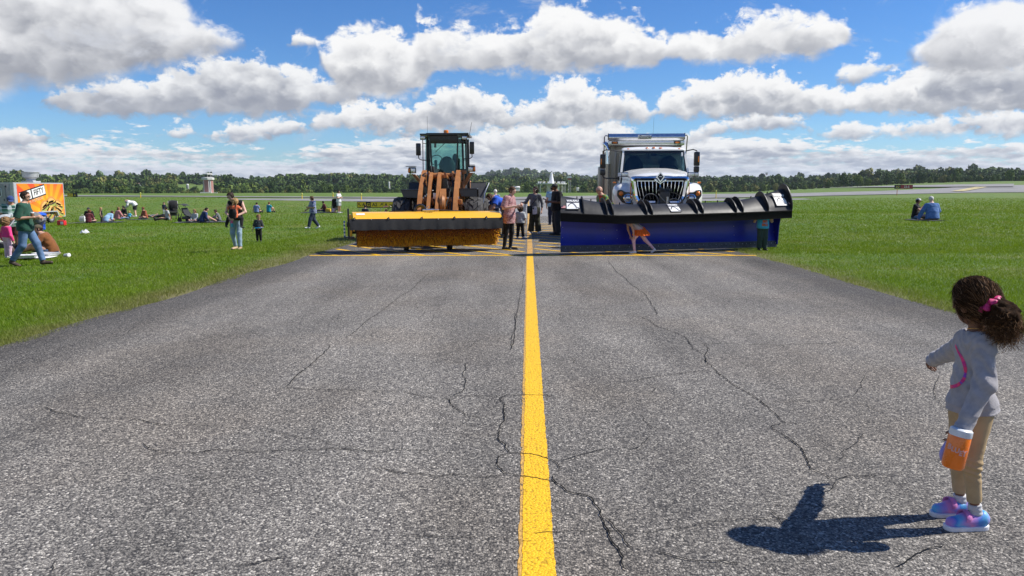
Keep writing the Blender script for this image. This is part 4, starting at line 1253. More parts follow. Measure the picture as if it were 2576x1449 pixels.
        b.build('grab_rail', None, R)
    b = MB().use(M_AMBER).lathe([(0.075, 0), (0.075, 0.09), (0.06, 0.11), (0.001, 0.115)], (0.09, 1.75, 3.315), 'z', 20)
    b.build('beacon', None, R)
    b = MB().use(M_BLACK).tube([(-0.45, 1.6, 3.27), (-0.45, 1.6, 3.85)], 0.004, 5); b.tube([(0.77, 1.5, 2.95), (0.79, 1.5, 3.2), (0.87, 1.5, 3.65)], 0.006, 5); b.build('aerial', None, R)

    # ---- the broom, slewed on the front
    BR = MB().use(M_YELP)
    hw = 1.80
    top = [(0.50, 0.86), (0.42, 0.985), (-0.05, 0.985), (-0.20, 0.965), (-0.52, 0.845), (-0.525, 0.83), (-0.20, 0.945), (-0.05, 0.965), (0.40, 0.965), (0.48, 0.86)]
    BR.prism([(-hw, y, z) for y, z in top], (2 * hw, 0, 0))
    for x in (-hw, hw - 0.03): BR.prism([(x, 0.48, 0.88), (x, 0.42, 0.96), (x, -0.05, 0.96), (x, -0.48, 0.85), (x, -0.30, 0.55), (x, 0.25, 0.5)], (0.03, 0, 0))
    broom = BR.build('broom', None, R)
    broom.location = tuple(LO.w2l((-2.105, 18.55, 0))); broom.rotation_euler[2] = R_(14.0)
    b = MB().use(M_DECAL); b.prism([(-1.72, -0.21, 0.967), (-1.52, -0.21, 0.967), (-1.52, -0.30, 0.934), (-1.72, -0.30, 0.934)], (0, 0, 0.004)); b.build('white_sticker', None, broom)
    text_mesh('FIXED', 0.05, M_BLACK, 'lettering', broom, T_(0.02, -0.16, 0.982) @ Matrix.Rotation(-1.2, 4, 'X'), 0.002, 1.5)
    b = MB().use(M_RUBBER)      # front flap, a little wavy
    rings = []
    for i, x in enumerate(np.linspace(-hw - 0.09, hw, 60)):
        w = 0.012 * math.sin(i * 0.55) + 0.008 * math.sin(i * 1.7)
        rings.append([(x, -0.532, 0.85), (x, -0.56 - w * 0.3, 0.76), (x, -0.585 - w, 0.585 + 0.006 * math.sin(i * .9)), (x, -0.57 - w, 0.585 + 0.006 * math.sin(i * .9)), (x, -0.545 - w * 0.3, 0.76), (x, -0.518, 0.83)])
    b.loft(rings)
    b.build('front_flap', None, broom)
    b = MB()
    for k, x in enumerate(np.linspace(-hw + 0.02, hw - 0.02, 10)):
        if k % 2 == 0 and k != 9 or k == 9:
            b.use(M_BLACK).box((x, -0.53, 0.855), (0.055, 0.04, 0.04), bev=0.006); b.box((x + 0.014, -0.53, 0.878), (0.02, 0.02, 0.03)); b.use(M_STEEL).ball((x, -0.555, 0.845), 0.009, 8, 6)
        else: b.use(M_STEEL).ball((x, -0.545, 0.832), 0.010, 8, 6)
    b.build('flap_clip', None, broom)
    # bristles: thousands of separate filaments over a drum
    r = np.random.default_rng(3)
    n = 26000
    x = r.uniform(-hw + 0.10, hw - 0.06, n); a = r.uniform(0, 2 * PI, n); L = 0.395 + r.normal(size=n) * 0.012 + 0.012 * np.sin(x * 23 + 3 * np.sin(x * 7))
    x2 = x + r.normal(size=n) * 0.018; a2 = a + r.normal(size=n) * 0.07
    w = 0.0045
    c0, s0, c2, s2 = np.cos(a), np.sin(a), np.cos(a2), np.sin(a2)
    zc = 0.55
    p0 = np.stack([x - w, -s0 * 0.16, zc + c0 * 0.16], -1); p1 = np.stack([x + w, -s0 * 0.16, zc + c0 * 0.16], -1)
    p2 = np.stack([x2 + w, -s2 * L, zc + c2 * L], -1); p3 = np.stack([x2 - w, -s2 * L, zc + c2 * L], -1)
    m, g, p = nodes_mat('broom_filaments', 0.55)
    ge = g.n('ShaderNodeNewGeometry')
    g.put(p.inputs['Base Color'], g.ramp(ge.outputs['Random Per Island'], [(0, (0.22, 0.065, 0.004)), (0.35, (0.66, 0.27, 0.010)), (0.8, (0.90, 0.44, 0.015)), (1, (0.95, 0.60, 0.05))]))
    np_mesh('bristles', np.stack([p0, p1, p2, p3], 1).reshape(-1, 3), np.arange(n * 4).reshape(-1, 4), m, broom, smooth=False)
    b = MB().use(mat('brush_core', (0.16, 0.05, 0.006), 0.8)).cyl((-hw + 0.08, 0, zc), (hw - 0.05, 0, zc), 0.33, 40)
    b.use(M_BLACK).cyl((-hw - 0.02, 0, zc), (hw + 0.02, 0, zc), 0.08, 14)
    b.build('brush_core', None, broom)
    for s in (-1, 1):
        b = MB().use(M_BLACK)
        xx = s * (hw + (0.10 if s < 0 else 0.12))
        b.box((xx, -0.02, 0.72), (0.045, 0.05, 0.72), bev=0.012)
        b.box((xx - 0.05 * s, -0.02, 0.38), (0.16, 0.16, 0.06), bev=0.01); b.box((xx - 0.01, -0.02, 0.70), (0.075, 0.075, 0.12), bev=0.015)
        b.use(M_YELP).box((s * (hw + 0.045), 0.10, 0.66), (0.05, 0.30, 0.55), bev=0.012)
        b.build('marker_post', None, broom)
    b = MB()
    for k in range(9):
        b.use(mat('striped_blue', (0.02, 0.10, 0.36), 0.5) if k % 2 == 0 else M_DECAL).cyl((-hw - 0.20, -0.08, 0.40 + 0.043 * k), (-hw - 0.20, -0.08, 0.40 + 0.043 * (k + 1)), 0.020, 10)
    b.use(M_BLACK).box((-hw - 0.14, -0.05, 0.395), (0.16, 0.08, 0.025)); b.build('striped_rod', None, broom)
    for x in (-0.48, 0.62):
        b = MB().use(M_RUBBER).lathe([(0.05, -0.06), (0.15, -0.06), (0.17, -0.03), (0.17, 0.03), (0.15, 0.06), (0.05, 0.06)], (x, 0.40, 0.17), 'x', 24)
        b.use(M_BLACK).tube([(x - 0.09, 0.40, 0.17), (x - 0.09, 0.46, 0.50), (x - 0.09, 0.50, 0.80)], 0.025, 8); b.build('caster_wheel', None, broom)
    b = MB().use(M_BLACK)       # coupler frame towards the arms
    b.box((0.0, 0.72, 0.62), (1.5, 0.12, 0.14), bev=0.01); b.box((-0.5, 0.85, 0.6), (0.12, 0.5, 0.5), bev=0.01); b.box((0.5, 0.85, 0.6), (0.12, 0.5, 0.5), bev=0.01)
    b.tube([(-0.13 + 0.13 * math.cos(t), 0.25, 1.02 + 0.13 * math.sin(t)) for t in np.linspace(-0.2, PI + 0.2, 14)], 0.032, 8)
    b.tube([(-0.13 + 0.10 * math.cos(t), 0.32, 1.02 + 0.10 * math.sin(t)) for t in np.linspace(-0.2, PI + 0.2, 14)], 0.03, 8)
    b.tube([(-0.9, 0.3, 0.99), (-0.5, 0.28, 1.0), (0.0, 0.26, 1.03), (0.4, 0.3, 1.02), (0.9, 0.35, 0.99)], 0.014, 6)
    b.use(M_STEEL).cyl((-0.08, 0.22, 1.02), (0.20, 0.24, 1.025), 0.032, 12); b.cyl((0.20, 0.24, 1.025), (0.34, 0.25, 1.03), 0.02, 10); b.cyl((0.02, 0.2, 1.06), (0.08, 0.2, 1.12), 0.012, 8)
    b.build('coupler', None, broom)
    return R
def squash(root, names, z0, f):
    for ch in root.children:
        if names is None or ch.name.split('.')[0] in names:
            for v in ch.data.vertices:
                if v.co.z > z0: v.co.z = z0 + (v.co.z - z0) * f
loader = build_loader()
squash(loader, ('cab', 'windscreen', 'corner_window', 'rear_window', 'side_window', 'seat', 'steering_wheel', 'lettering', 'work_lamp', 'grab_rail', 'beacon', 'aerial'), 1.7, 0.915)

# ---------------------------------------------------------------- dump truck with plow
TR = Loc((4.03, 21.0, 0), R_(-5))
def C5(cx, cy, ly, L=TR): return L.at(cx * .24249 + 1405.6, cy * .24249 + 306.7, ly)

def rounded_poly(pts, r, n=5):
    """round the corners of a closed 2-D polygon"""
    out = []; k = len(pts)
    for i in range(k):
        p = np.array(pts[i], float); a = np.array(pts[i - 1], float); b_ = np.array(pts[(i + 1) % k], float)
        ri = r[i] if hasattr(r, '__len__') else r
        da = (a - p) / np.linalg.norm(a - p); db = (b_ - p) / np.linalg.norm(b_ - p)
        s, e = p + da * ri, p + db * ri
        for t in np.linspace(0, 1, n):
            out.append(s * (1 - t) ** 2 + p * 2 * t * (1 - t) + e * t ** 2)
    return out

def build_truck():
    R = thing('dump_truck', 'white dump truck with chrome grille and long blue and black snow plow in front', 'truck', TR.o, TR.rz)
    tb, rb = tyre_mesh(0.52, 0.29, 24, 0.022, 0.29), rim_mesh(0.29, 0.29, 0.06)
    add_wheels(R, [(-1.02, 0.0, 0.52, 0), (1.02, 0.0, 0.52, 0.3), (-1.0, 4.3, 0.52, 0), (1.0, 4.3, 0.52, 0.1), (-0.68, 4.3, 0.52, 0.2), (0.68, 4.3, 0.52, 0.2)], tb, rb, M_STEEL)
    b = MB().use(M_BLACK)
    for x in (-0.42, 0.42): b.box((x, 2.6, 0.95), (0.09, 7.0, 0.26))
    b.cyl((-0.95, 0, 0.52), (0.95, 0, 0.52), 0.08); b.cyl((-0.95, 4.3, 0.52), (0.95, 4.3, 0.52), 0.12)
    b.box((0, 0.2, 1.0), (0.9, 1.2, 0.7), bev=0.05); b.box((-1.0, 1.9, 0.75), (0.4, 1.0, 0.5), bev=0.05); b.box((1.0, 1.9, 0.75), (0.4, 1.0, 0.5), bev=0.05)
    b.build('chassis', None, R)
    # hood: cross sections from the grille back to the windscreen
    def sec(y, hw, zt, zs, zb, crown_):
        half = [(0, zt + crown_), (hw * 0.35, zt + crown_ * 0.9), (hw * 0.68, zt + crown_ * 0.45), (hw * 0.88, zt - 0.01), (hw * 0.97, zt - 0.06), (hw, zs), (hw * 1.0, zb)]
        return [(x, y, z) for x, z in half] + [(-x, y, z) for x, z in half[::-1][:-1]]
    b = MB().use(M_WHITE)
    b.loft([sec(-0.80, 0.72, 1.845, 1.70, 1.0, 0.055), sec(-0.72, 0.76, 1.875, 1.72, 1.0, 0.065), sec(-0.45, 0.80, 1.92, 1.74, 1.0, 0.075), sec(0.0, 0.85, 1.97, 1.76, 1.0, 0.085), sec(0.35, 0.92, 2.01, 1.78, 1.0, 0.09), sec(0.62, 0.98, 2.04, 1.78, 1.0, 0.09)])
    b.build('hood', None, R)
    # fenders with the lamps set into their fronts
    for s in (-1, 1):
        def fs(y, x0, x1, z0, z1, k):
            out = []
            for t in np.linspace(0, 2 * PI, 24, endpoint=False):
                c, sn = math.cos(t), math.sin(t)
                q = 2.0 / k
                x = (x0 + x1) / 2 + (x1 - x0) / 2 * math.copysign(abs(c) ** q, c); z = (z0 + z1) / 2 + (z1 - z0) / 2 * math.copysign(abs(sn) ** q, sn)
                out.append((x * s, y, z))
            return out
        b = MB().use(M_WHITE)
        b.loft([fs(-0.70, 0.70, 1.00, 1.10, 1.44, 3.0), fs(-0.62, 0.66, 1.10, 1.04, 1.54, 3.0), fs(-0.45, 0.62, 1.18, 1.00, 1.64, 3.0), fs(-0.15, 0.60, 1.225, 1.02, 1.715, 2.8), fs(0.15, 0.60, 1.225, 1.02, 1.715, 2.8), fs(0.45, 0.62, 1.19, 1.0, 1.62, 3.0), fs(0.62, 0.66, 1.12, 1.0, 1.5, 3.0)])
        f = b.build('fender', None, R)
        xh, zh = s * (0.855), 1.30
        b = MB().use(M_BLACK)
        pts = [(0.66, 1.16), (0.80, 1.15), (0.98, 1.20), (1.10, 1.36), (1.09, 1.49), (0.99, 1.50), (0.90, 1.44), (0.79, 1.44), (0.71, 1.33)]
        pts = [(.87 + (x - .87) * 1.12, 1.33 + (z - 1.33) * 1.14) for x, z in pts]
        pl = rounded_poly(pts, 0.04, 4)
        b.prism([(x * s, -0.785 + 0.36 * max(0, x - 0.84), z) for x, z in pl], (0, 0.16, 0))
        b.use(M_CHROME).lathe([(0.115, 0.0), (0.125, -0.03), (0.105, -0.045), (0.095, -0.01)], (0.835 * s, -0.785, 1.29), 'y', 28, caps=False)
        b.use(M_LENS).ball((0.835 * s, -0.79, 1.29), (0.095, 0.035, 0.095), 18, 10)
        b.use(M_AMBER).ball((1.02 * s, -0.72, 1.42), (0.062, 0.04, 0.062), 14, 8)
        b.build('headlight', None, R)
        b = MB().use(M_AMBER).box((1.17 * s, 0.1, 1.72), (0.09, 0.12, 0.04), bev=0.015); b.build('fender_lamp', None, R)
        b = MB().use(M_AMBER).box((0.77 * s, -0.80, 1.50), (0.025, 0.05, 0.42), bev=0.01); b.build('side_marker', None, R)
        b = MB().use(M_BLACK); b.tube([(1.0 * s, -0.12, 1.70), (0.98 * s, -0.14, 1.86)], 0.022, 8); b.box((0.955 * s, -0.16, 1.935), (0.30, 0.13, 0.13), bev=0.02)
        b.use(M_LENS).box((0.905 * s, -0.232, 1.935), (0.17, 0.02, 0.105), bev=0.01); b.use(M_DECAL if s < 0 else M_LENS).box((1.045 * s, -0.232, 1.935), (0.09, 0.02, 0.10), bev=0.01)
        b.build('plow_lamp', None, R)
    # chrome grille surround
    outer = rounded_poly([(-0.80, 1.885), (0.80, 1.885), (0.70, 1.30), (0.56, 1.13), (-0.56, 1.13), (-0.70, 1.30)], [0.13, 0.13, 0.12, 0.08, 0.08, 0.12], 6)
    inner = rounded_poly([(-0.655, 1.775), (0.655, 1.775), (0.585, 1.32), (0.50, 1.225), (-0.50, 1.225), (-0.585, 1.32)], [0.07, 0.07, 0.08, 0.05, 0.05, 0.08], 6)
    def rg(P2, y): return [(p[0], y, p[1]) for p in P2]
    mid = [(np.array(a) * 0.5 + np.array(c) * 0.5) for a, c in zip(outer, inner)]
    mo = [(np.array(a) * 0.85 + np.array(c) * 0.15) for a, c in zip(outer, inner)]
    b = MB().use(M_CHROME)
    b.loft([rg(outer, -0.72), rg(outer, -0.80), rg(mo, -0.865), rg(mid, -0.885), rg(inner, -0.86), rg(inner, -0.78)], caps=False)
    b.build('grille_surround', None, R)
    b = MB().use(mat('grille_dark', (0.004, 0.004, 0.004), 0.95, spec=0.05))
    b.prism(rg(mid, -0.840), (0, 0.03, 0))
    gr = b.build('grille', None, R)
    b = MB().use(M_CHROME)
    for k in range(13):
        t = (k - 6) / 6.0
        zt = 1.755 - (0.10 if abs(t) < 0.05 else 0.0)
        b.tube([(t * 0.60, -0.84, zt), (t * 0.585, -0.865, 1.6), (t * 0.50, -0.85, 1.265)], 0.0105, 8, flat=1.0)
    b.box((-0.34, -0.845, 1.755), (0.55, 0.015, 0.018)); b.box((0.34, -0.845, 1.755), (0.55, 0.015, 0.018))
    b.build('grille_bars', None, R)
    b = MB().use(M_CHROME)
    for (w, y0, m_) in ((0.125, -0.90, M_CHROME), (0.085, -0.925, M_NAVY)):
        b.use(m_).prism([(0, y0, 1.865 + w * 1.05), (w * 0.9, y0, 1.865), (0, y0, 1.865 - w * 1.25), (-w * 0.9, y0, 1.865)], (0, 0.04 if m_ is M_CHROME else 0.03, 0))
    b.use(M_CHROME).box((0, -0.93, 1.87), (0.07, 0.012, 0.012))
    b.prism([(-0.15, -0.895, 1.765), (-0.03, -0.895, 1.70), (0, -0.895, 1.66), (0.03, -0.895, 1.70), (0.15, -0.895, 1.765), (0.15, -0.895, 1.80), (0, -0.895, 1.70), (-0.15, -0.895, 1.80)], (0, 0.03, 0))
    b.build('emblem', None, R)
    b = MB().use(M_CHROME).box((0, -0.82, 0.85), (2.2, 0.22, 0.34), bev=0.05); b.use(M_WHITE)
    for s in (-1, 1): b.box((s * 0.86, -0.62, 1.06), (0.5, 0.35, 0.10), bev=0.03)
    b.build('bumper', None, R)
    # cab
    b = MB().use(M_WHITE)
    b.box((0, 1.42, 1.42), (1.98, 1.50, 1.0), bev=0.06)
    b.loft([sec(0.60, 0.985, 1.99, 1.75, 1.3, 0.07), sec(0.80, 0.99, 2.02, 1.75, 1.3, 0.05)])
    # roof
    def roofsec(y, hw, z, h): return [(-hw, y, z), (-hw, y, z + h * 0.5), (-hw * 0.92, y, z + h * 0.85), (-hw * 0.5, y, z + h), (0, y, z + h * 1.05), (hw * 0.5, y, z + h), (hw * 0.92, y, z + h * 0.85), (hw, y, z + h * 0.5), (hw, y, z)]
    b.loft([roofsec(1.00, 0.86, 2.64, 0.03), roofsec(1.04, 0.90, 2.63, 0.08), roofsec(1.15, 0.92, 2.63, 0.12), roofsec(1.6, 0.93, 2.63, 0.15), roofsec(2.15, 0.92, 2.63, 0.13)])
    for s in (-1, 1):
        b.prism([(0.985 * s, 0.66, 1.93), (0.925 * s, 0.66, 1.93), (0.84 * s, 1.02, 2.65), (0.905 * s, 1.02, 2.65)], (0, 0.07, 0.0))
        b.prism([(0.985 * s, 2.05, 1.9), (0.985 * s, 2.17, 1.9), (0.915 * s, 2.15, 2.65), (0.915 * s, 2.05, 2.65)], (-0.05 * s, 0, 0))
    b.box((0, 2.13, 2.08), (1.9, 0.06, 0.36)); b.box((0, 2.13, 2.60), (1.8, 0.06, 0.10))
    b.box((-0.78, 2.13, 2.4), (0.30, 0.06, 0.5)); b.box((0.78, 2.13, 2.4), (0.30, 0.06, 0.5))
    b.build('cab', None, R)
    b = MB().use(M_BLACK)       # seal, wiper cowl and dark header
    b.prism([(-0.93, 0.70, 1.95), (0.93, 0.70, 1.95), (0.92, 0.73, 2.02), (-0.92, 0.73, 2.02)], (0, 0.03, 0))
    b.prism([(-0.86, 0.98, 2.575), (0.86, 0.98, 2.575), (0.85, 1.01, 2.645), (-0.85, 1.01, 2.645)], (0, 0.03, 0))
    for s in (-1, 1): b.prism([(0.93 * s, 0.705, 1.97), (0.89 * s, 0.705, 1.97), (0.815 * s, 1.0, 2.62), (0.85 * s, 1.0, 2.62)], (0, 0.02, 0))
    b.tube([(-0.5, 0.70, 2.03), (0.15, 0.72, 2.08)], 0.010, 6); b.tube([(0.25, 0.70, 2.03), (0.80, 0.72, 2.07)], 0.010, 6)
    b.build('windscreen_seal', None, R)
    g = MB().use(M_GLASS_D); g.prism([(-0.93, 0.715, 1.97), (0.93, 0.715, 1.97), (0.85, 1.01, 2.64), (-0.85, 1.01, 2.64)], (0, 0.008, 0)); g.build('windscreen', None, R)
    for s in (-1, 1):
        g = MB().use(M_GLASS_D); g.prism([(0.965 * s, 0.88, 1.95), (0.965 * s, 2.03, 1.95), (0.895 * s, 2.03, 2.63), (0.895 * s, 1.18, 2.63)], (0.008, 0, 0)); g.build('side_window', None, R)
    g = MB().use(M_GLASS_D); g.box((0, 2.135, 2.41), (1.26, 0.008, 0.31)); g.build('rear_window', None, R)
    b = MB().use(M_SEAT)
    for s in (-1, 1):
        b.ball((0.52 * s, 1.75, 2.17), (0.28, 0.11, 0.36), 14, 10); b.box((0.52 * s, 1.55, 1.85), (0.5, 0.5, 0.2), bev=0.06)
    b.box((0, 1.4, 1.66), (1.8, 1.2, 0.05)); b.use(M_BLACK).box((0, 0.9, 1.93), (1.8, 0.35, 0.14), bev=0.05)
    b.use(mat('cab_trim_dark', (0.02, 0.022, 0.024), 0.9)).box((0, 1.55, 2.617), (1.74, 1.05, 0.02))
    b.build('seat', None, R)
    b = MB().use(M_BLACK)
    b.tube([(0.50 + 0.21 * math.cos(t), 1.12 + 0.09 * math.sin(t), 2.08 + 0.15 * math.sin(t)) for t in np.linspace(0, 2 * PI, 22, endpoint=False)], 0.016, 6, closed=True)
    b.tube([(0.50, 1.12, 2.08), (0.50, 1.0, 1.95)], 0.03, 8); b.box((0.0, 1.08, 2.52), (0.18, 0.05, 0.07), bev=0.02)
    b.tube([(-0.15 + 0.16 * (1 - math.cos(t)), 1.06, 2.55 - 0.13 * math.sin(t)) for t in np.linspace(0, 2.2, 10)], 0.006, 5); b.tube([(0.04 + 0.05 * math.sin(t), 1.06, 2.45 - 0.08 * t) for t in np.linspace(0, 2.6, 10)], 0.006, 5)
    b.build('steering_wheel', None, R)
    b = MB().use(M_DECAL).box((0.80, 0.955, 2.53), (0.045, 0.004, 0.12), rot=Matrix.Rotation(-0.4, 3, 'X')); b.build('sticker', None, R)
    for x in (-0.74, -0.19, 0.0, 0.19, 0.72):
        b = MB().use(M_AMBER).ball((x, 1.06, 2.725 - 0.05 * abs(x)), (0.055, 0.045, 0.022), 12, 8); b.build('marker_lamp', None, R)
    # mirrors on tube arms
    for s, (ax, ay, bx, by) in ((-1, (425, 335, 488, 560)), (1, (1396, 310, 1466, 520))):
        p, q = C5(ax, ay, 0.75), C5(bx, by, 0.75)
        x, zt, zb = (p[0] + q[0]) / 2, p[2], q[2]
        b = MB().use(M_BLACK)
        if s < 0: zb += 0.02
        b.box((x, 0.75, zt - 0.20), (0.165, 0.11, 0.40), bev=0.035); b.box((x, 0.76, zb + 0.08), (0.155, 0.11, 0.17), bev=0.035)
        b.tube([(0.86 * s, 1.1, 2.62), (x - 0.1 * s, 0.8, 2.66), (x, 0.78, 2.62), (x, 0.78, zt - 0.03)], 0.016, 8)
        if s < 0: b.tube([(x, 0.78, zb + 0.02), (x + 0.02, 0.78, zb - 0.06), (x + 0.10, 0.78, zb - 0.09), (-0.97, 0.95, zb - 0.09)], 0.018, 8); b.box((-1.0, 0.9, zb - 0.1), (0.08, 0.1, 0.10))
        b.use(M_AMBER).box((x + 0.045 * s, 0.69, zt - 0.21), (0.028, 0.012, 0.16), bev=0.005)
        b.build('mirror', None, R)
    # exhaust stack with curved tip
    b = MB().use(M_CHROME)
    xe = C5(512, 400, 2.35)[0]
    b.tube([(xe, 2.35, 2.2), (xe, 2.35, 2.78), (xe - 0.01, 2.36, 2.90), (xe - 0.06, 2.40, 2.98), (xe - 0.10, 2.5, 3.02)], 0.075, 16)
    b.use(mat('heat_shield', (0.42, 0.38, 0.33), 0.35, metal=0.9)).cyl((xe, 2.35, 1.0), (xe, 2.35, 2.35), 0.095, 20)
    b.use(M_BLACK)
    for k in range(22): b.ball((xe + 0.02, 2.26, 1.25 + 0.045 * k), (0.012, 0.012, 0.012), 6, 4)
    b.build('exhaust_stack', None, R)
    # dump body
    b = MB().use(M_BODY)
    y0, y1, hw, zb, zt = 2.62, 5.75, 1.12, 1.15, 2.98
    cx = -0.13
    b.box((cx, y0, (zb + zt) / 2), (2 * hw, 0.06, zt - zb))
    for s in (-1, 1):
        b.box((cx + s * hw, (y0 + y1) / 2, (zb + zt) / 2 - 0.1), (0.06, y1 - y0, zt - zb - 0.25)); b.box((cx + s * hw, (y0 + y1) / 2, zt - 0.2), (0.11, y1 - y0, 0.10), bev=0.02)
        for k in range(7): b.box((cx + s * (hw + 0.045), y0 + 0.25 + 0.45 * k, 1.95), (0.06, 0.08, 1.5), bev=0.015)
    for k in range(5): b.box((cx - 0.9 + 0.45 * k, y0 - 0.045, 2.1), (0.07, 0.05, 1.7), bev=0.01)
    b.box((cx, (y0 + y1) / 2, zb), (2 * hw, y1 - y0, 0.08)); b.box((cx, y1, 1.95), (2 * hw, 0.06, 1.5))
    b.build('dump_body', None, R)
    b = MB().use(M_ALU)         # cab shield and tarp housing
    b.box((cx, 2.40, 3.02), (2 * hw + 0.06, 0.50, 0.14), bev=0.015); b.box((cx, 2.14, 3.025), (2 * hw, 0.02, 0.17), bev=0.008)
    prof = [(2.06, 3.10), (2.03, 3.16), (2.03, 3.22), (2.06, 3.28), (2.12, 3.315), (2.45, 3.33), (2.48, 3.31), (2.48, 3.10)]
    b.prism([(cx - hw - 0.02, y, z) for y, z in prof], (2 * hw + 0.04, 0, 0))
    b.use(M_BLACK).box((cx - hw - 0.03, 2.25, 3.23), (0.02, 0.3, 0.2), bev=0.01); b.box((cx + hw + 0.03, 2.25, 3.23), (0.02, 0.3, 0.2), bev=0.01); b.box((cx, 2.15, 2.93), (2 * hw - 0.1, 0.03, 0.02))
    b.build('tarp_housing', None, R)
    for x in (cx - 0.95, cx + 0.93):
        b = MB().use(M_BLACK).box((x, 2.122, 3.03), (0.20, 0.02, 0.085), bev=0.02); b.use(M_AMBER).ball((x, 2.112, 3.03), (0.07, 0.012, 0.028), 12, 8); b.build('warning_lamp', None, R)
    b = MB().use(M_ALU).box((cx - 0.06, 2.022, 3.205), (0.40, 0.01, 0.16), bev=0.004); sg = b.build('name_plate', None, R)
    b = MB().use(M_NAVY).tube([(cx - 0.06 + 0.175 * math.cos(t), 2.012, 3.205 + 0.066 * math.sin(t)) for t in np.linspace(0.5, 2 * PI - 0.5, 30)], 0.007, 6); b.build('oval', None, sg)
    text_mesh('Donovan', 0.085, M_NAVY, 'lettering', sg, T_(cx - 0.03, 2.012, 3.205), 0.002, 1.15, 0.003)
    for s in (-1, 1):
        b = MB().use(M_STEEL)
        x = cx + s * (hw + 0.14)
        b.tube([(x - 0.13 * s, 2.3, 3.25), (x - 0.03 * s, 2.3, 3.27), (x, 2.35, 3.22), (x, 2.6, 2.6), (x + 0.01, 2.9, 1.55)], 0.018, 8)
        b.build('tarp_arm', None, R)
    b = MB().use(M_BODY)        # tool box / fender low on the left flank
    p = C5(420, 560, 3.6)
    b.box((p[0] + 0.1, 3.9, 1.75), (0.26, 0.7, 1.0), bev=0.02); b.use(M_STEEL).tube([(p[0] + 0.04, 3.5, 2.2), (p[0] + 0.04, 3.5, 1.2)], 0.012, 6)
    b.build('tool_box', None, R)
    b = MB().use(M_BLACK).tube([(0.15, 3.0, 3.2), (0.17, 3.0, 3.75)], 0.003, 5); b.build('aerial', None, R)
    # plow hitch, lift mast, hoses in front of the grille
    b = MB().use(M_BLACK)
    b.box((0.10, -1.05, 1.18), (0.26, 0.22, 0.75), bev=0.02); b.box((0.10, -1.08, 1.50), (0.36, 0.16, 0.10), bev=0.02); b.box((0.0, -1.05, 1.565), (0.08, 0.12, 0.06), bev=0.02); b.box((0.17, -1.05, 1.575), (0.07, 0.12, 0.07), bev=0.02)
    b.box((0, -1.0, 0.7), (1.3, 0.3, 0.3), bev=0.02); b.box((-0.4, -1.5, 0.62), (0.12, 1.0, 0.15)); b.box((0.4, -1.5, 0.62), (0.12, 1.0, 0.15)); b.box((0, -1.0, 1.13), (1.1, 0.12, 0.10))
    b.use(M_STEEL).cyl((0.16, -1.2, 1.02), (0.16, -1.2, 1.34), 0.03, 12)
    b.use(mat('pale_hose', (0.22, 0.21, 0.19), 0.6))
    b.tube([(-0.27 + 0.20 * math.cos(t), -1.15, 1.23 + 0.19 * math.sin(t)) for t in np.linspace(-0.6, 4.0, 24)], 0.013, 6)
    b.tube([(-0.02 - 0.06 * math.cos(3 * t) + 0.42 * t, -1.18, 1.42 - 0.42 * math.sin(1.6 * t) + 0.08 * t) for t in np.linspace(0, 1.0, 20)], 0.013, 6)
    b.tube([(0.34 + 0.17 * math.cos(t), -1.15, 1.17 + 0.12 * math.sin(t)) for t in np.linspace(-2.2, 2.4, 20)], 0.012, 6)
    b.use(M_RUBBER).tube([(0.15, -1.12, 1.45), (0.35, -1.15, 1.44), (0.52, -1.15, 1.34), (0.58, -1.2, 1.1)], 0.014, 6)
    b.build('plow_hitch', None, R)

    # ---- the plow: curled moldboard built along a bent line
    def base(px, py, z=0.12):
        r = ray(px, py); t = (z - CAM_H) / r[2]; q = np.array([0, 0, CAM_H]) + r * t
        return TR.w2l(q)
    st = [(1410, 627, 0.06, 0.34, 1.00, 1.38), (1534, 625, 0.52, 0.34, 0.93, 1.17), (1700, 620.6, 0.58, 0.34, 0.945, 1.185), (1810, 617.6, 0.60, 0.36, 0.965, 1.215), (1880, 615.7, 0.62, 0.40, 0.985, 1.32), (1951, 613.8, 0.62, 0.46, 1.01, 1.55)]
    B0 = [base(s_[0], s_[1]) for s_ in st]
    nrm = []
    for i in range(len(B0)):
        d1 = B0[min(i + 1, len(B0) - 1)] - B0[max(i - 1, 0)]
        if i == 0: d1 = B0[1] - B0[0]
        t = d1[:2] / np.linalg.norm(d1[:2]); nrm.append(np.array([t[1], -t[0], 0]))
    if True:
        nrm[0] = TR.tl(np.array([-0.075, -1.0, 0])); nrm[0] /= np.linalg.norm(nrm[0])
    def section(u):
        """u in 0..n-1 -> list of (point) along the curl, outside surface"""
        i = min(int(u), len(st) - 2); f = u - i
        P0 = B0[i] * (1 - f) + B0[i + 1] * f; N = nrm[i] * (1 - f) + nrm[i + 1] * f; N = N / np.linalg.norm(N)
        q = [st[i][k] * (1 - f) + st[i + 1][k] * f for k in (3, 4, 5)]
        fw, ze, zt = 0.58 + 0 * q[0], q[1], q[2]
        h = zt - 0.12
        ctl = [(0.03, 0.12), (-0.07, 0.12 + 0.22 * h), (-0.10, 0.12 + 0.48 * h), (-0.05, 0.12 + 0.74 * h), (0.06, 0.12 + 0.92 * h), (0.20, zt), (0.36, zt - 0.25 * (zt - ze)), (0.50, ze + 0.35 * (zt - ze)), (fw, ze)]
        # smooth the control line (Catmull-Rom)
        pts = []
        C_ = [np.array(c) for c in ctl]; C_ = [2 * C_[0] - C_[1]] + C_ + [2 * C_[-1] - C_[-2]]
        for k in range(1, len(C_) - 2):
            for t in np.linspace(0, 1, 4, endpoint=False):
                a, b_, c, d = C_[k - 1], C_[k], C_[k + 1], C_[k + 2]
                pts.append(0.5 * ((2 * b_) + (c - a) * t + (2 * a - 5 * b_ + 4 * c - d) * t * t + (3 * b_ - a - 3 * c + d) * t ** 3))
        pts.append(np.array(ctl[-1]))
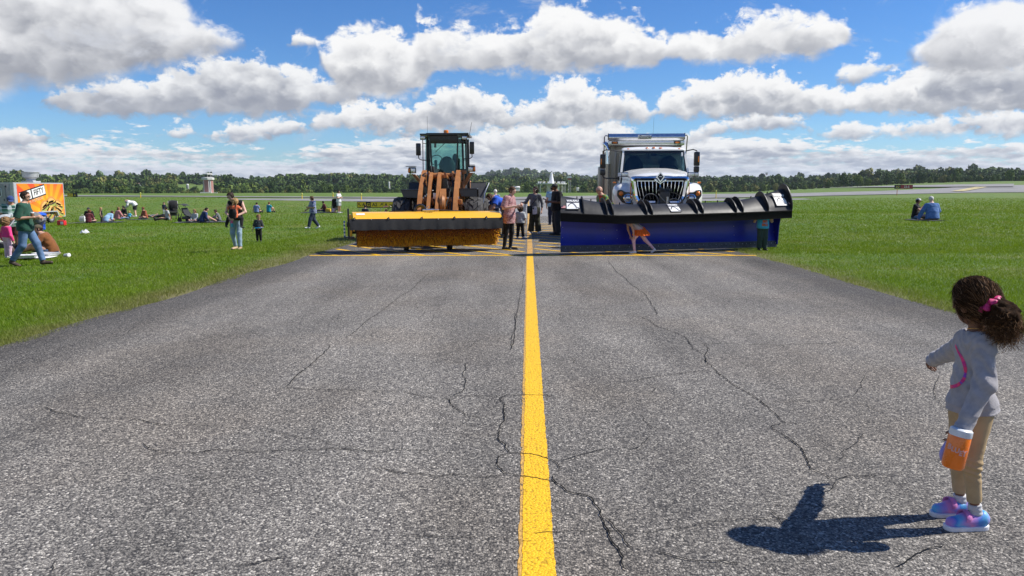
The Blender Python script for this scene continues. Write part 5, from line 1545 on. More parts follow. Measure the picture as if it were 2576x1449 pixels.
        return P0, N, pts
    us = sorted(set(list(np.linspace(0, 1, 7)) + list(np.linspace(1, 5, 33))))
    rings_o, rings_i = [], []
    for u in us:
        P0, N, pts = section(u)
        ro, ri = [], []
        for k, (s_, z) in enumerate(pts):
            a = pts[max(0, k - 1)]; c = pts[min(len(pts) - 1, k + 1)]
            t = (c - a) / np.linalg.norm(c - a); nn = np.array([-t[1], t[0]])   # towards outside (back / top)
            ro.append((P0[0] + N[0] * (s_ + nn[0] * 0.012), P0[1] + N[1] * (s_ + nn[0] * 0.012), z + nn[1] * 0.012))
            ri.append((P0[0] + N[0] * (s_ - nn[0] * 0.012), P0[1] + N[1] * (s_ - nn[0] * 0.012), z - nn[1] * 0.012))
        rings_o.append(ro); rings_i.append(ri)
    b = MB().use(M_PBLACK).loft(rings_o, closed=False); b.use(M_BLUE).loft(rings_i, closed=False)
    b.use(M_PBLACK)
    for i in (0, -1):
        o, n_ = rings_o[i], rings_i[i]
        m_ = len(o)
        b.add(list(o) + list(n_), [(k, k + 1, m_ + k + 1, m_ + k) for k in range(m_ - 1)])
    for (A, B_) in zip(range(len(us) - 1), range(1, len(us))):
        b.add([rings_o[A][-1], rings_o[B_][-1], rings_i[B_][-1], rings_i[A][-1]], [(0, 1, 2, 3)])
        b.add([rings_o[A][0], rings_o[B_][0], rings_i[B_][0], rings_i[A][0]], [(0, 1, 2, 3)])
    plow = b.build('plow', None, R, smooth=50)
    # closed end of the curl at the right
    P0, N, pts = section(4.97)
    tv = np.array([-N[1], N[0], 0.0])
    q3 = lambda f, z: np.array([P0[0] + N[0] * f, P0[1] + N[1] * f, z])
    poly = [q3(s_, z) for s_, z in pts[:24]] + [q3(0.20, 0.90), q3(0.13, 0.60), q3(0.10, 0.12)]
    MB().use(M_BLUE).prism(poly, tv * 0.02).build('end_plate', None, plow)
    # black edge bar and hanging rubber deflector
    b = MB().use(mat('deflector_rubber', (0.006, 0.006, 0.006), 0.75, var=0.3, spec=0.15))
    rr_ = []
    for u in us:
        P0, N, pts = section(u); s_, z = pts[-1]
        q = lambda ds, dz: (P0[0] + N[0] * (s_ + ds), P0[1] + N[1] * (s_ + ds), z + dz)
        rr_.append([q(-0.02, 0.012), q(0.025, 0.010), q(0.03, -0.012), q(0.022, -0.03), q(0.02, -0.19), q(0.0, -0.19), q(0.0, -0.03)])
    b.loft(rr_)
    b.build('deflector', None, plow)
    b = MB().use(M_EDGE)
    rr_ = []
    for u in us:
        P0, N, pts = section(u)
        q = lambda ds, z: (P0[0] + N[0] * ds, P0[1] + N[1] * ds, z)
        rr_.append([q(0.035, 0.05), q(0.06, 0.05), q(0.035, 0.21), q(0.0, 0.21)])
    b.loft(rr_)
    b.use(M_STEEL)
    for u in np.linspace(0.1, 4.95, 34):
        P0, N, _ = section(u); b.ball((P0[0] + N[0] * 0.052, P0[1] + N[1] * 0.052, 0.155), 0.012, 6, 4)
    b.build('cutting_edge', None, plow)
    b = MB().use(M_STEEL)
    for u in list(np.linspace(0.04, 0.04, 1)) + [0.9, 1.12, 3.55, 4.97]:
        P0, N, pts = section(u)
        for k in (6, 9, 12, 15):
            s_, z = pts[k - 2]; b.ball((P0[0] + N[0] * (s_ + 0.016), P0[1] + N[1] * (s_ + 0.016), z), 0.010, 6, 4)
    b.build('bolt_heads', None, plow)
    # stiffening fins standing on the outside of the curl
    def uat(cx):
        x = cx * .24249 + 1405.6
        xs = [s_[0] + (18 if i else 4) for i, s_ in enumerate(st)]
        return float(np.interp(x, xs, range(len(st))))
    for cx_, big in ((255, 0.7), (480, 1.0), (540, 1.0), (868, 1.0), (922, 1.0), (1372, 1.0), (1430, 1.0), (1765, 1.0), (1832, 1.0), (2085, 1.1), (2345, 1.2)):
        u = min(4.99, uat(cx_)); P0, N, pts = section(u)
        tv = np.array([-N[1], N[0], 0.0])
        inn = pts[14:]; out = []
        for k, p_ in enumerate(inn):
            f = k / (len(inn) - 1)
            a = pts[max(0, 14 + k - 1)]; c = pts[min(len(pts) - 1, 14 + k + 1)]
            t = (c - a) / np.linalg.norm(c - a); nn = np.array([-t[1], t[0]])
            hgt = 0.115 * big * math.sin(PI * min(1, max(0, f)) ** 0.85) ** 0.6 + 0.004
            out.append(p_ + nn * hgt)
        poly = [np.array([P0[0] + N[0] * s_, P0[1] + N[1] * s_, z]) for s_, z in list(inn) + out[::-1]]
        b = MB().use(M_PBLACK).prism([p_ - tv * 0.012 for p_ in poly], tv * 0.024)
        b.build('stiffening_fin', None, plow)
    b = MB().use(M_BLACK)
    for cx_ in (50, 205, 355, 660, 790, 1035, 1165, 1285, 1530, 1655, 1995, 2160):
        u = min(4.95, uat(cx_)); P0, N, pts = section(u); s_, z = pts[20]
        b.cyl((P0[0] + N[0] * s_, P0[1] + N[1] * s_, z), (P0[0] + N[0] * (s_ + 0.01), P0[1] + N[1] * (s_ + 0.01), z + 0.06), 0.014, 6)
    b.build('edge_bolts', None, plow)
    # decals on the curl
    for cx_, w, fl in ((152, 0.30, -1), (1165, 0.27, 0), (2232, 0.32, 1)):
        u = min(4.9, uat(cx_)); P0, N, pts = section(u)
        u2 = min(5, u + 0.05); P1 = section(u2)[0]; tv = (P1 - P0); tv = tv / np.linalg.norm(tv)
        a, c = pts[23], pts[29]
        if fl == 0: a, c = pts[22], pts[30]
        A = np.array([P0[0] + N[0] * a[0], P0[1] + N[1] * a[0], a[1]]); C_ = np.array([P0[0] + N[0] * c[0], P0[1] + N[1] * c[0], c[1]])
        up = (A - C_) / np.linalg.norm(A - C_); nn = np.cross(tv, up); nn /= np.linalg.norm(nn)
        if np.dot(nn, N) < 0: nn = -nn
        ctr = (A + C_) / 2 + nn * 0.035
        Mx = Matrix(((tv[0], -nn[0], up[0], ctr[0]), (tv[1], -nn[1], up[1], ctr[1]), (tv[2], -nn[2], up[2], ctr[2]), (0, 0, 0, 1)))
        hgt = np.linalg.norm(A - C_) * (0.95 if fl == 0 else 1.05)
        L = lambda x, z, y=0.0: tuple(Mx @ Vector((x, y, z)))
        b = MB().use(M_NAVY).prism([L(-w * .53, -hgt * .52, .004), L(w * .53, -hgt * .52, .004), L(w * .53, hgt * .55, .004), L(-w * .53, hgt * .55, .004)], nn * 0.003)
        b.use(M_DECAL).prism([L(-w / 2, -hgt / 2), L(w / 2, -hgt / 2), L(w / 2, hgt * 0.12), L(-w / 2, hgt * 0.12)], nn * 0.003)
        dcl = b.build('decal', None, plow)
        b = MB().use(M_NAVY)
        cu = []
        for t in np.linspace(0, 1, 14): cu.append((-w * .40 + w * .92 * t, -hgt * .5 + hgt * 0.60 * (math.sin(PI * min(1, t * 1.15 + .10)) ** 0.7 if t < .78 else max(0.0, (1 - t) * 1.6))))
        b.tube([L(x, z, -.006) for x, z in cu], 0.014, 6, flat=0.3); b.build('swoosh', None, dcl)
        text_mesh('WAUSAU', w * 0.27, M_DECAL, 'lettering', dcl, Mx @ T_(0, -0.004, hgt * 0.34), 0.002, 0.83, 0.004)
        if fl:
            xo = -w * 0.76 if fl < 0 else w * 0.82
            zo = -hgt * 0.30
            b = MB().use(M_DECAL).prism([L(xo - .05, zo - .035), L(xo + .05, zo - .035), L(xo + .05, zo + .035), L(xo - .05, zo + .035)], nn * 0.003)
            b.use(M_RED)
            for k in range(4): b.prism([L(xo - .05, zo - .032 + k * .018, -.004), L(xo + .05, zo - .032 + k * .018, -.004), L(xo + .05, zo - .024 + k * .018, -.004), L(xo - .05, zo - .024 + k * .018, -.004)], nn * 0.002)
            b.use(M_NAVY).prism([L(xo - .05, zo + .002, -.007), L(xo - .005, zo + .002, -.007), L(xo - .005, zo + .035, -.007), L(xo - .05, zo + .035, -.007)], nn * 0.002)
            b.build('flag_decal', None, plow)
    return R
truck = build_truck()
squash(truck, ('tarp_housing', 'dump_body', 'name_plate', 'warning_lamp', 'tarp_arm', 'exhaust_stack'), 1.6, 0.935)
for ch in truck.children:
    if ch.name.startswith('name_plate'):
        for d in ch.children:
            for v in d.data.vertices: v.co.z = 1.6 + (v.co.z - 1.6) * 0.935
# ---------------------------------------------------------------- implicit bodies
def v3(*a): return np.array(a, float)
def unit(v): return v / (np.linalg.norm(v) + 1e-12)
def cone(P, a, b, ra, rb, flat=None):
    """rounded cone between two joints; flat = (axis, factor) squeezes it along an axis"""
    ba = b - a; Q = P - a
    t = np.clip(Q @ ba / (ba @ ba + 1e-12), 0, 1)
    D = Q - t[:, None] * ba
    if flat is not None:
        ax, k = flat; s = D @ ax
        D = D + np.outer(s * (1 / k - 1), ax)
    d = np.sqrt((D * D).sum(1)) - (ra + t * (rb - ra))
    return d * (flat[1] if flat is not None and flat[1] < 1 else 1.0) ** 0.5
def elli(P, c, r, Rm=None):
    Q = P - c
    if Rm is not None: Q = Q @ Rm
    r = np.asarray(r); k0 = np.sqrt(((Q / r) ** 2).sum(1)); k1 = np.sqrt(((Q / r ** 2) ** 2).sum(1)) + 1e-9
    return k0 * (k0 - 1) / k1
def smin(a, b, k):
    h = np.clip(0.5 + 0.5 * (b - a) / k, 0, 1)
    return b + (a - b) * h - k * h * (1 - h)
def smax(a, b, k): return -smin(-a, -b, k)
def wob(P, f, s=0.0):
    return (np.sin(P[:, 0] * f + 1.7 * np.sin(P[:, 2] * f * 0.7 + s)) + np.sin(P[:, 1] * f * 1.1 + 1.3 * np.sin(P[:, 0] * f * 0.8 + s)) + np.sin(P[:, 2] * f * 1.3 + 1.9 * np.sin(P[:, 1] * f * 0.6 - s))) / 3

def nets(f, lo, hi, cell, B=4):
    """surface nets over a two-level grid"""
    lo = np.asarray(lo, float); hi = np.asarray(hi, float)
    n = np.maximum(B, (np.ceil((hi - lo) / cell).astype(int) // B + 1) * B)
    nb = n // B
    ci = np.indices(nb).reshape(3, -1).T
    cc = lo + (ci + 0.5) * B * cell
    dc = f(cc)
    Fm = np.repeat(np.repeat(np.repeat(np.where(dc > 0, 1.0, -1.0).reshape(nb), B, 0), B, 1), B, 2).astype(np.float32)
    act = np.abs(dc) < B * cell * 1.35
    off = np.indices((B, B, B)).reshape(3, -1).T
    gi = (ci[act][:, None, :] * B + off[None]).reshape(-1, 3)
    if len(gi) == 0: return np.zeros((0, 3)), np.zeros((0, 4), int)
    Fm[gi[:, 0], gi[:, 1], gi[:, 2]] = f(lo + gi * cell)
    S_ = Fm < 0
    S_[0] = S_[-1] = False; S_[:, 0] = S_[:, -1] = False; S_[:, :, 0] = S_[:, :, -1] = False
    Fm = np.where(S_, np.minimum(Fm, -1e-6), np.maximum(np.abs(Fm) * 1.0, 1e-6))
    cnt = np.zeros(n - 1, np.int8)
    for dx in (0, 1):
        for dy in (0, 1):
            for dz in (0, 1):
                cnt += S_[dx:n[0] - 1 + dx, dy:n[1] - 1 + dy, dz:n[2] - 1 + dz]
    m = (cnt > 0) & (cnt < 8)
    idx = np.argwhere(m)
    vid = np.full(n - 1, -1, np.int64); vid[m] = np.arange(len(idx))
    acc = np.zeros((len(idx), 3)); num = np.zeros(len(idx))
    cs = [(0,0,0),(1,0,0),(0,1,0),(1,1,0),(0,0,1),(1,0,1),(0,1,1),(1,1,1)]
    val = [Fm[idx[:, 0] + c[0], idx[:, 1] + c[1], idx[:, 2] + c[2]] for c in cs]
    for a in range(8):
        for b in range(a + 1, 8):
            if sum(abs(cs[a][k] - cs[b][k]) for k in range(3)) != 1: continue
            ch = (val[a] < 0) != (val[b] < 0)
            va, vb = val[a][ch], val[b][ch]
            t = np.clip(va / (va - vb), 0.02, 0.98)
            acc[ch] += np.array(cs[a]) + t[:, None] * (np.array(cs[b]) - np.array(cs[a])); num[ch] += 1
    V = lo + (idx + acc / num[:, None]) * cell
    Q = []
    for ax in range(3):
        u, w = (ax + 1) % 3, (ax + 2) % 3
        sl0 = [slice(1, -1)] * 3; sl1 = [slice(1, -1)] * 3
        sl0[ax] = slice(0, -1); sl1[ax] = slice(1, None)
        A, Bv = S_[tuple(sl0)], S_[tuple(sl1)]
        e = np.argwhere(A != Bv)
        if len(e) == 0: continue
        flip = A[e[:, 0], e[:, 1], e[:, 2]]
        g = e.copy()
        for k in range(3):
            if k != ax: g[:, k] += 1
        def cellv(du, dw):
            c = g.copy(); c[:, u] -= du; c[:, w] -= dw
            return vid[c[:, 0], c[:, 1], c[:, 2]]
        q = np.stack([cellv(1, 1), cellv(0, 1), cellv(0, 0), cellv(1, 0)], -1)
        q[~flip] = q[~flip][:, ::-1]
        Q.append(q)
    Q = np.concatenate(Q) if Q else np.zeros((0, 4), int)
    Q = Q[(Q >= 0).all(1)]
    return V, Q

SKIN = {'fair': (0.52, 0.30, 0.21), 'tan': (0.40, 0.215, 0.135), 'brown': (0.20, 0.095, 0.055), 'pale': (0.60, 0.38, 0.29)}
def skin_mat(k): return mat('skin_' + k, SKIN[k], 0.5, var=0.10, scale=25, spec=0.35)
M_EYE = mat('eye_dark', (0.02, 0.015, 0.012), 0.15)
def cloth(name, c, var=0.14): return mat('cloth_' + name, c, 0.85, var=var, scale=14, bump=0.002, bscale=260, sheen=0.15, spec=0.2)
def hair_mat(name, c): return mat('hair_' + name, c, 0.62, spec=0.2, var=0.45, scale=40, bump=0.006, bscale=120, stretch=(1, 1, 0.25))
HAIRC = {'black': (0.012, 0.010, 0.009), 'dark': (0.030, 0.018, 0.011), 'brown': (0.075, 0.040, 0.020), 'light': (0.20, 0.115, 0.05), 'blond': (0.38, 0.24, 0.10), 'auburn': (0.14, 0.045, 0.02), 'white': (0.62, 0.60, 0.56), 'grey': (0.28, 0.27, 0.26)}

BASE = {
 'stand': dict(head=(0, -.012, .925), neck=(0, 0, .835), chest=(0, 0, .74), belly=(0, -.005, .62), pelvis=(0, 0, .53), shL=(.105, 0, .805), shR=(-.105, 0, .805), elL=(.135, .015, .63), elR=(-.135, .015, .63), wrL=(.14, -.03, .485), wrR=(-.14, -.03, .485), hipL=(.05, 0, .515), hipR=(-.05, 0, .515), knL=(.057, -.012, .285), knR=(-.057, -.012, .285), anL=(.06, .012, .045), anR=(-.06, .012, .045), toL=(.072, -.095, .018), toR=(-.072, -.095, .018)),
 'walk': dict(head=(0, -.03, .92), neck=(0, -.01, .832), chest=(0, -.005, .74), belly=(0, -.005, .62), pelvis=(0, 0, .53), shL=(.105, .015, .805), shR=(-.105, -.015, .805), elL=(.135, .06, .64), elR=(-.135, -.04, .635), wrL=(.14, .05, .50), wrR=(-.14, -.13, .515), hipL=(.05, 0, .515), hipR=(-.05, 0, .515), knL=(.055, -.10, .30), knR=(-.055, .03, .28), anL=(.055, -.16, .065), anR=(-.055, .17, .085), toL=(.06, -.255, .045), toR=(-.06, .09, .018)),
 'sit': dict(head=(0, -.03, .475), neck=(0, 0, .385), chest=(0, .01, .29), belly=(0, .015, .17), pelvis=(0, .02, .075), shL=(.105, 0, .355), shR=(-.105, 0, .355), elL=(.15, -.05, .20), elR=(-.15, -.05, .20), wrL=(.07, -.16, .14), wrR=(-.07, -.16, .14), hipL=(.055, .01, .07), hipR=(-.055, .01, .07), knL=(.16, -.17, .115), knR=(-.16, -.17, .115), anL=(-.03, -.22, .04), anR=(.05, -.27, .04), toL=(-.11, -.24, .03), toR=(.13, -.29, .03)),
 'situp': dict(head=(0, -.03, .475), neck=(0, 0, .385), chest=(0, .01, .29), belly=(0, .015, .17), pelvis=(0, .02, .075), shL=(.105, 0, .355), shR=(-.105, 0, .355), elL=(.14, -.10, .22), elR=(-.14, -.10, .22), wrL=(.06, -.22, .25), wrR=(-.06, -.22, .25), hipL=(.055, .01, .07), hipR=(-.055, .01, .07), knL=(.07, -.19, .25), knR=(-.07, -.19, .25), anL=(.07, -.30, .04), anR=(-.07, -.30, .04), toL=(.07, -.39, .02), toR=(-.07, -.39, .02)),
 'sitlong': dict(head=(0, -.03, .475), neck=(0, 0, .385), chest=(0, .02, .29), belly=(0, .02, .17), pelvis=(0, .02, .075), shL=(.105, .01, .355), shR=(-.105, .01, .355), elL=(.15, .06, .20), elR=(-.15, -.05, .20), wrL=(.15, .10, .04), wrR=(-.08, -.15, .13), hipL=(.055, .01, .07), hipR=(-.055, .01, .07), knL=(.08, -.22, .10), knR=(-.08, -.22, .10), anL=(.07, -.44, .045), anR=(-.05, -.44, .05), toL=(.09, -.46, .12), toR=(-.06, -.46, .12)),
}

def person(label, H, loc, rz, pose='stand', ov=None, skin='fair', wd=1.0, hs=0.135, face=None, shirt=None, pants=None, shoes=None, hair=None, cap=None, glasses=False, group=None, cell=None, hands=True, extra=None, grip=0.55, tops=None):
    t = thing('person', label, 'person', loc, rz, group)
    J = {k: np.array(v, float) for k, v in BASE[pose].items()}
    if hs != 0.135:                                    # children: larger head on a shorter body
        dz = (hs - 0.135)
        up = unit(J['head'] - J['neck'])
        top = J['head'] + up * 0.0675
        J['head'] = top - up * hs / 2
        sh = dz * 0.75
        for k in ('neck', 'shL', 'shR', 'chest', 'belly'): J[k] = J[k] - np.array([0, 0, sh * (1.0 if k in ('neck', 'shL', 'shR') else 0.75)])
        for k in ('elL', 'elR', 'wrL', 'wrR'): J[k] = J[k] - np.array([0, 0, sh * 0.7])
        for k in ('shL', 'shR'): J[k][0] *= 0.92
    for k, v in (ov or {}).items(): J[k] = np.array(v, float)
    J = {k: v * H for k, v in J.items()}
    fwd = unit(np.array(face if face is not None else (0, -1, -0.05), float))
    F_ = v3(0, -1, 0)
    r_ = H * wd
    hu = unit(J['head'] - J['neck']); hu = unit(hu - fwd * (hu @ fwd)); hx = np.cross(hu, -fwd)
    Rh = np.stack([hx, -fwd, hu], 1)                   # head frame: x side, y back, z up
    k_ = hs * H
    hw, hd, hh = 0.335 * k_, 0.40 * k_, 0.46 * k_
    hc = J['head'] + hu * 0.03 * k_
    side = unit(J['shL'] - J['shR']); tu = unit(J['neck'] - J['pelvis']); tf = unit(np.cross(side, tu)); 
    if tf @ F_ < -0.2: tf = -tf
    tfl = (tf, 0.68)
    limb = [('shL', 'elL', .029, .0235), ('elL', 'wrL', .0235, .0165), ('shR', 'elR', .029, .0235), ('elR', 'wrR', .0235, .0165), ('hipL', 'knL', .052, .035), ('knL', 'anL', .035, .0215), ('hipR', 'knR', .052, .035), ('knR', 'anR', .035, .0215)]
    cell = cell or max(0.009, H * 0.0062)
    def torso(P, g=0.0, hem=0.0):
        d = cone(P, J['chest'], J['belly'], .098 * r_ + g, .088 * r_ + g, tfl)
        d = smin(d, cone(P, J['belly'], J['pelvis'], .088 * r_ + g, .090 * r_ + g, (tf, 0.78)), .04 * H)
        d = smin(d, cone(P, J['shL'] + (J['shR'] - J['shL']) * .10, J['shR'] + (J['shL'] - J['shR']) * .10, .036 * r_ + g, .036 * r_ + g), .05 * H)
        d = smin(d, cone(P, (J['hipL'] + J['pelvis']) / 2, (J['hipR'] + J['pelvis']) / 2, .072 * r_ + g, .072 * r_ + g), .03 * H)
        return d
    ai = {'L': unit(J['anL'] - J['knL']), 'R': unit(J['anR'] - J['knR'])}
    def body(P):
        d = torso(P)
        d = smin(d, cone(P, J['neck'] - hu * .02 * H, J['head'] - hu * .3 * k_, .034 * r_, .030 * H), .03 * H)
        for a, b, ra, rb in limb:
            d = smin(d, cone(P, J[a], J[b], ra * r_, rb * r_), .014 * H)
        for s in 'LR':
            d = smin(d, cone(P, J['an' + s] - ai[s] * 0.0 + v3(0, 0, -.018 * H), J['to' + s], .020 * H, .014 * H), .015 * H)
        if not shown_head: pass
        return d
    shown_head = True
    jl = np.array(list(J.values()))
    lo, hi = jl.min(0) - .12 * H, jl.max(0) + .12 * H
    V1, Q1 = nets(body, lo, hi, cell)
    Vs, Qs, Ms = [V1], [Q1], [np.zeros(len(Q1), int)]
    # head with brow, nose, mouth, chin and ears
    def headf(P):
        q = (P - hc) @ Rh
        L = k_
        d = elli(q, v3(0, .02 * L, .06 * L), (hw, hd, hh * 0.86))
        d = smin(d, elli(q, v3(0, -.12 * L, -.20 * L), (.235 * L, .215 * L, .275 * L)), .10 * L)
        d = smin(d, cone(q, v3(0, -.365 * L, -.01 * L), v3(0, -.43 * L, -.13 * L), .035 * L, .05 * L), .035 * L)
        d = smin(d, cone(q, v3(-.12 * L, -.335 * L, .065 * L), v3(.12 * L, -.335 * L, .065 * L), .035 * L, .035 * L), .04 * L)
        d = smin(d, cone(q, v3(-.055 * L, -.325 * L, -.245 * L), v3(.055 * L, -.325 * L, -.245 * L), .028 * L, .028 * L), .02 * L)
        for s in (-1, 1):
            d = smax(d, -(np.sqrt(((q - v3(.125 * s * L, -.40 * L, .0)) ** 2).sum(1)) - .065 * L), .04 * L)
            d = smin(d, elli(q, v3(.345 * s * L, .02 * L, -.03 * L), (.035 * L, .075 * L, .115 * L)), .03 * L)
            d = smin(d, np.sqrt(((q - v3(.125 * s * L, -.315 * L, .0)) ** 2).sum(1)) - .052 * L, .006 * L)
        d = smin(d, cone(P, J['neck'], J['head'] - hu * .25 * k_, .031 * H * wd ** .5, .030 * H * wd ** .5), .05 * L)
        return d
    c_h = max(0.0055, k_ * 0.026)
    V2, Q2 = nets(headf, hc - .62 * k_, hc + .62 * k_, c_h)
    if len(Q2):
        fc = (V2[Q2].mean(1) - hc) @ Rh / k_
        e = (np.abs(np.abs(fc[:, 0]) - .125) < .040) & (np.abs(fc[:, 2]) < .022) & (fc[:, 1] < -.30)
        m = (np.abs(fc[:, 0]) < .08) & (np.abs(fc[:, 2] + .245) < .03) & (fc[:, 1] < -.30)
        Qs.append(Q2 + len(V1)); Vs.append(V2); Ms.append(np.where(e, 1, np.where(m, 2, 0)))
    # hands: palm, four bent fingers of unequal length, thumb from the side of the palm
    if hands:
        for s in 'LR':
            w, e = J['wr' + s], J['el' + s]
            d0 = unit(w - e); hl = .105 * H * (1.0 if hs < .15 else .95)
            inw = v3(-1 if s == 'L' else 1, 0, 0); pn = unit(inw - d0 * (inw @ d0)) if abs(inw @ d0) < .9 else unit(np.cross(d0, v3(0, 0, 1)))
            ac = np.cross(d0, pn) * (1 if s == 'L' else -1)        # across the palm towards the thumb side
            if ac @ F_ < 0 and abs(d0[2]) > .5: ac = -ac
            pr = [(w - d0 * .01 * H, w + d0 * hl * .48, .0165 * H, .019 * H, (pn, .55))]
            for i, (o_, ln) in enumerate(((.018, .46), (.006, .52), (-.006, .49), (-.017, .38))):
                b0 = w + d0 * hl * .47 + ac * o_ * H
                g_ = grip * (0.8 + 0.15 * i)
                d1 = unit(d0 * math.cos(g_) + pn * math.sin(g_)); d2 = unit(d0 * math.cos(2.1 * g_) + pn * math.sin(2.1 * g_))
                m1 = b0 + d1 * hl * ln * .55; m2 = m1 + d2 * hl * ln * .5
                pr.append((b0, m1, .0056 * H, .0052 * H, None)); pr.append((m1, m2, .0052 * H, .0042 * H, None))
            tb = w + d0 * hl * .14 + ac * .014 * H; td = unit(d0 * .7 + ac * .62 + pn * .35)
            pr.append((tb, tb + td * hl * .26, .0075 * H, .0060 * H, None)); pr.append((tb + td * hl * .26, tb + td * hl * .26 + unit(td + d0 * .5 + pn * .2) * hl * .20, .0060 * H, .0048 * H, None))
            def hf(P, pr=pr):
                d = None
                for a, b, ra, rb, fl in pr:
                    q = cone(P, a, b, ra, rb, fl); d = q if d is None else smin(d, q, .003 * H)
                return d
            al = np.array([p[i] for p in pr for i in (0, 1)])
            V3, Q3 = nets(hf, al.min(0) - .03 * H, al.max(0) + .03 * H, max(0.0035, .0024 * H))
            o_ = sum(len(v) for v in Vs); Vs.append(V3); Qs.append(Q3 + o_); Ms.append(np.zeros(len(Q3), int))
    sk = skin_mat(skin); lip = mat('lips_' + skin, tuple(c * f for c, f in zip(SKIN[skin], (.85, .6, .6))), 0.45)
    np_mesh('body', np.concatenate(Vs), np.concatenate(Qs), [sk, M_EYE, lip], t, np.concatenate(Ms))

    def garment(name, f, lo_, hi_, m, c=None):
        V, Q = nets(f, lo_, hi_, c or cell)
        if len(Q) == 0: return None
        return np_mesh(name, V, Q, m, t)
    def lerp(a, b, f): return a + (b - a) * f
    sd_ = H * 7.13 + loc[0]
    def folds(P, amp, f=38.0): return amp * wob(P, f / H * 1.7, sd_)
    # top
    if shirt:
        sl = shirt.get('sleeve', 'short'); ease = shirt.get('ease', .010) * H; hem = shirt.get('hem', .03) * H
        dn = unit(J['pelvis'] - J['belly']); hp = J['pelvis'] + dn * hem
        fr = {'short': .62, 'long': 2.0, 'none': 0.0, 'threeq': 1.55, 'elbow': .95}[sl]
        flare = shirt.get('flare', 0.0) * H
        def sf(P):
            d = torso(P, ease)
            d = smin(d, cone(P, J['pelvis'], hp + dn * .02 * H, .090 * r_ + ease, .094 * r_ + ease + flare, (tf, 0.80)), .03 * H)
            d = np.maximum(d, (P - hp) @ dn)
            d = np.maximum(d, -(np.sqrt(((P - (J['neck'] + hu * .045 * H + tf * .012 * H)) ** 2).sum(1)) - .058 * H))
            d = np.maximum(d, (P - (J['neck'] + tu * .012 * H)) @ tu)
            for s in 'LR':
                if fr <= 0: continue
                a, e, w = J['sh' + s], J['el' + s], J['wr' + s]
                f1 = min(1.0, fr)
                en = lerp(a, e, f1)
                u = cone(P, a, en, .033 * r_ + ease * .8, (.033 - .007 * f1) * r_ + ease * (1.3 if fr < 1 else .8))
                if fr < 1: u = np.maximum(u, (P - en) @ unit(e - a))
                d = smin(d, u, .012 * H)
                if fr > 1:
                    f2 = min(1.0, (fr - 1) * .97); en2 = lerp(e, w, f2)
                    u = np.maximum(cone(P, e, en2, .027 * r_ + ease * .8, .0185 * r_ + ease * .9), (P - en2) @ unit(w - e))
                    d = smin(d, u, .010 * H)
            return d + folds(P, .0028 * H)
        garment(shirt.get('name', 'shirt'), sf, lo, hi, shirt['mat'])
    # legs
    if pants:
        kind = pants.get('kind', 'long'); ease = pants.get('ease', .007) * H
        wdir = unit(J['belly'] - J['pelvis']); wp = J['pelvis'] + wdir * pants.get('waist', .035) * H
        if kind == 'skirt':
            ln = pants.get('len', .16) * H
            dn = unit((J['knL'] + J['knR']) / 2 - J['pelvis'])
            a = J['pelvis'] + wdir * .02 * H; b = J['pelvis'] + dn * ln
            def pf(P):
                d = cone(P, a, b, .085 * r_, .15 * r_ * pants.get('flare', 1.0))
                d = np.maximum(d, (P - b) @ dn); d = np.maximum(d, (P - a) @ wdir)
                return d + .012 * H * np.sin(np.arctan2(P[:, 0] - a[0], P[:, 1] - a[1]) * 15)
        else:
            fr = {'long': 1.96, 'shorts': .85, 'crop': 1.6}[kind]
            def pf(P):
                d = cone(P, J['belly'] * .3 + J['pelvis'] * .7, J['pelvis'], .088 * r_ + ease, .090 * r_ + ease, (tf, .78))
                d = smin(d, cone(P, (J['hipL'] + J['pelvis']) / 2, (J['hipR'] + J['pelvis']) / 2, .073 * r_ + ease, .073 * r_ + ease), .03 * H)
                for s in 'LR':
                    a, k, n = J['hip' + s], J['kn' + s], J['an' + s]
                    f1 = min(1.0, fr); en = lerp(a, k, f1)
                    u = cone(P, a, en, .054 * r_ + ease, (.054 - .016 * f1) * r_ + ease * (1.8 if fr < 1 else 1.2))
                    if fr < 1: u = np.maximum(u, (P - en) @ unit(k - a))
                    if fr > 1:
                        en2 = lerp(k, n, fr - 1)
                        u = smin(u, np.maximum(cone(P, k, en2, .038 * r_ + ease * 1.2, .0235 * r_ + ease * pants.get('cuff', 1.6)), (P - en2) @ unit(n - k)), .02 * H)
                    d = smin(d, u, .012 * H)
                d = np.maximum(d, (P - wp) @ wdir)
                return d + folds(P, .0024 * H, 30)
        garment(pants.get('name', 'trousers'), pf, lo, hi, pants['mat'])
    if shoes:
        for s in 'LR':
            a, b = J['an' + s], J['to' + s]
            dirf = unit(b - a); dz_ = v3(0, 0, -.026 * H)
            sole = min(a[2] - .045 * H, b[2] - .018 * H)
            heel = a + v3(0, 0, -.022 * H) - unit(v3(dirf[0], dirf[1], 0)) * .012 * H
            def shf(P, a=a, b=b, heel=heel):
                d = cone(P, heel, b + dirf * .004 * H, .0265 * H, .0215 * H, None)
                d = smin(d, cone(P, a, a + v3(0, 0, -.01 * H), .0255 * H, .0265 * H), .02 * H)
                fl = cone(P, heel + v3(0, 0, -.006 * H), b, .030 * H, .0265 * H, (v3(0, 0, 1), .5))
                d = smin(d, fl, .008 * H)
                return d
            garment('shoe', shf, np.minimum(a, b) - .07 * H, np.maximum(a, b) + .07 * H, shoes, max(.005, .0036 * H))
    def headq(P): return (P - hc) @ Rh / k_
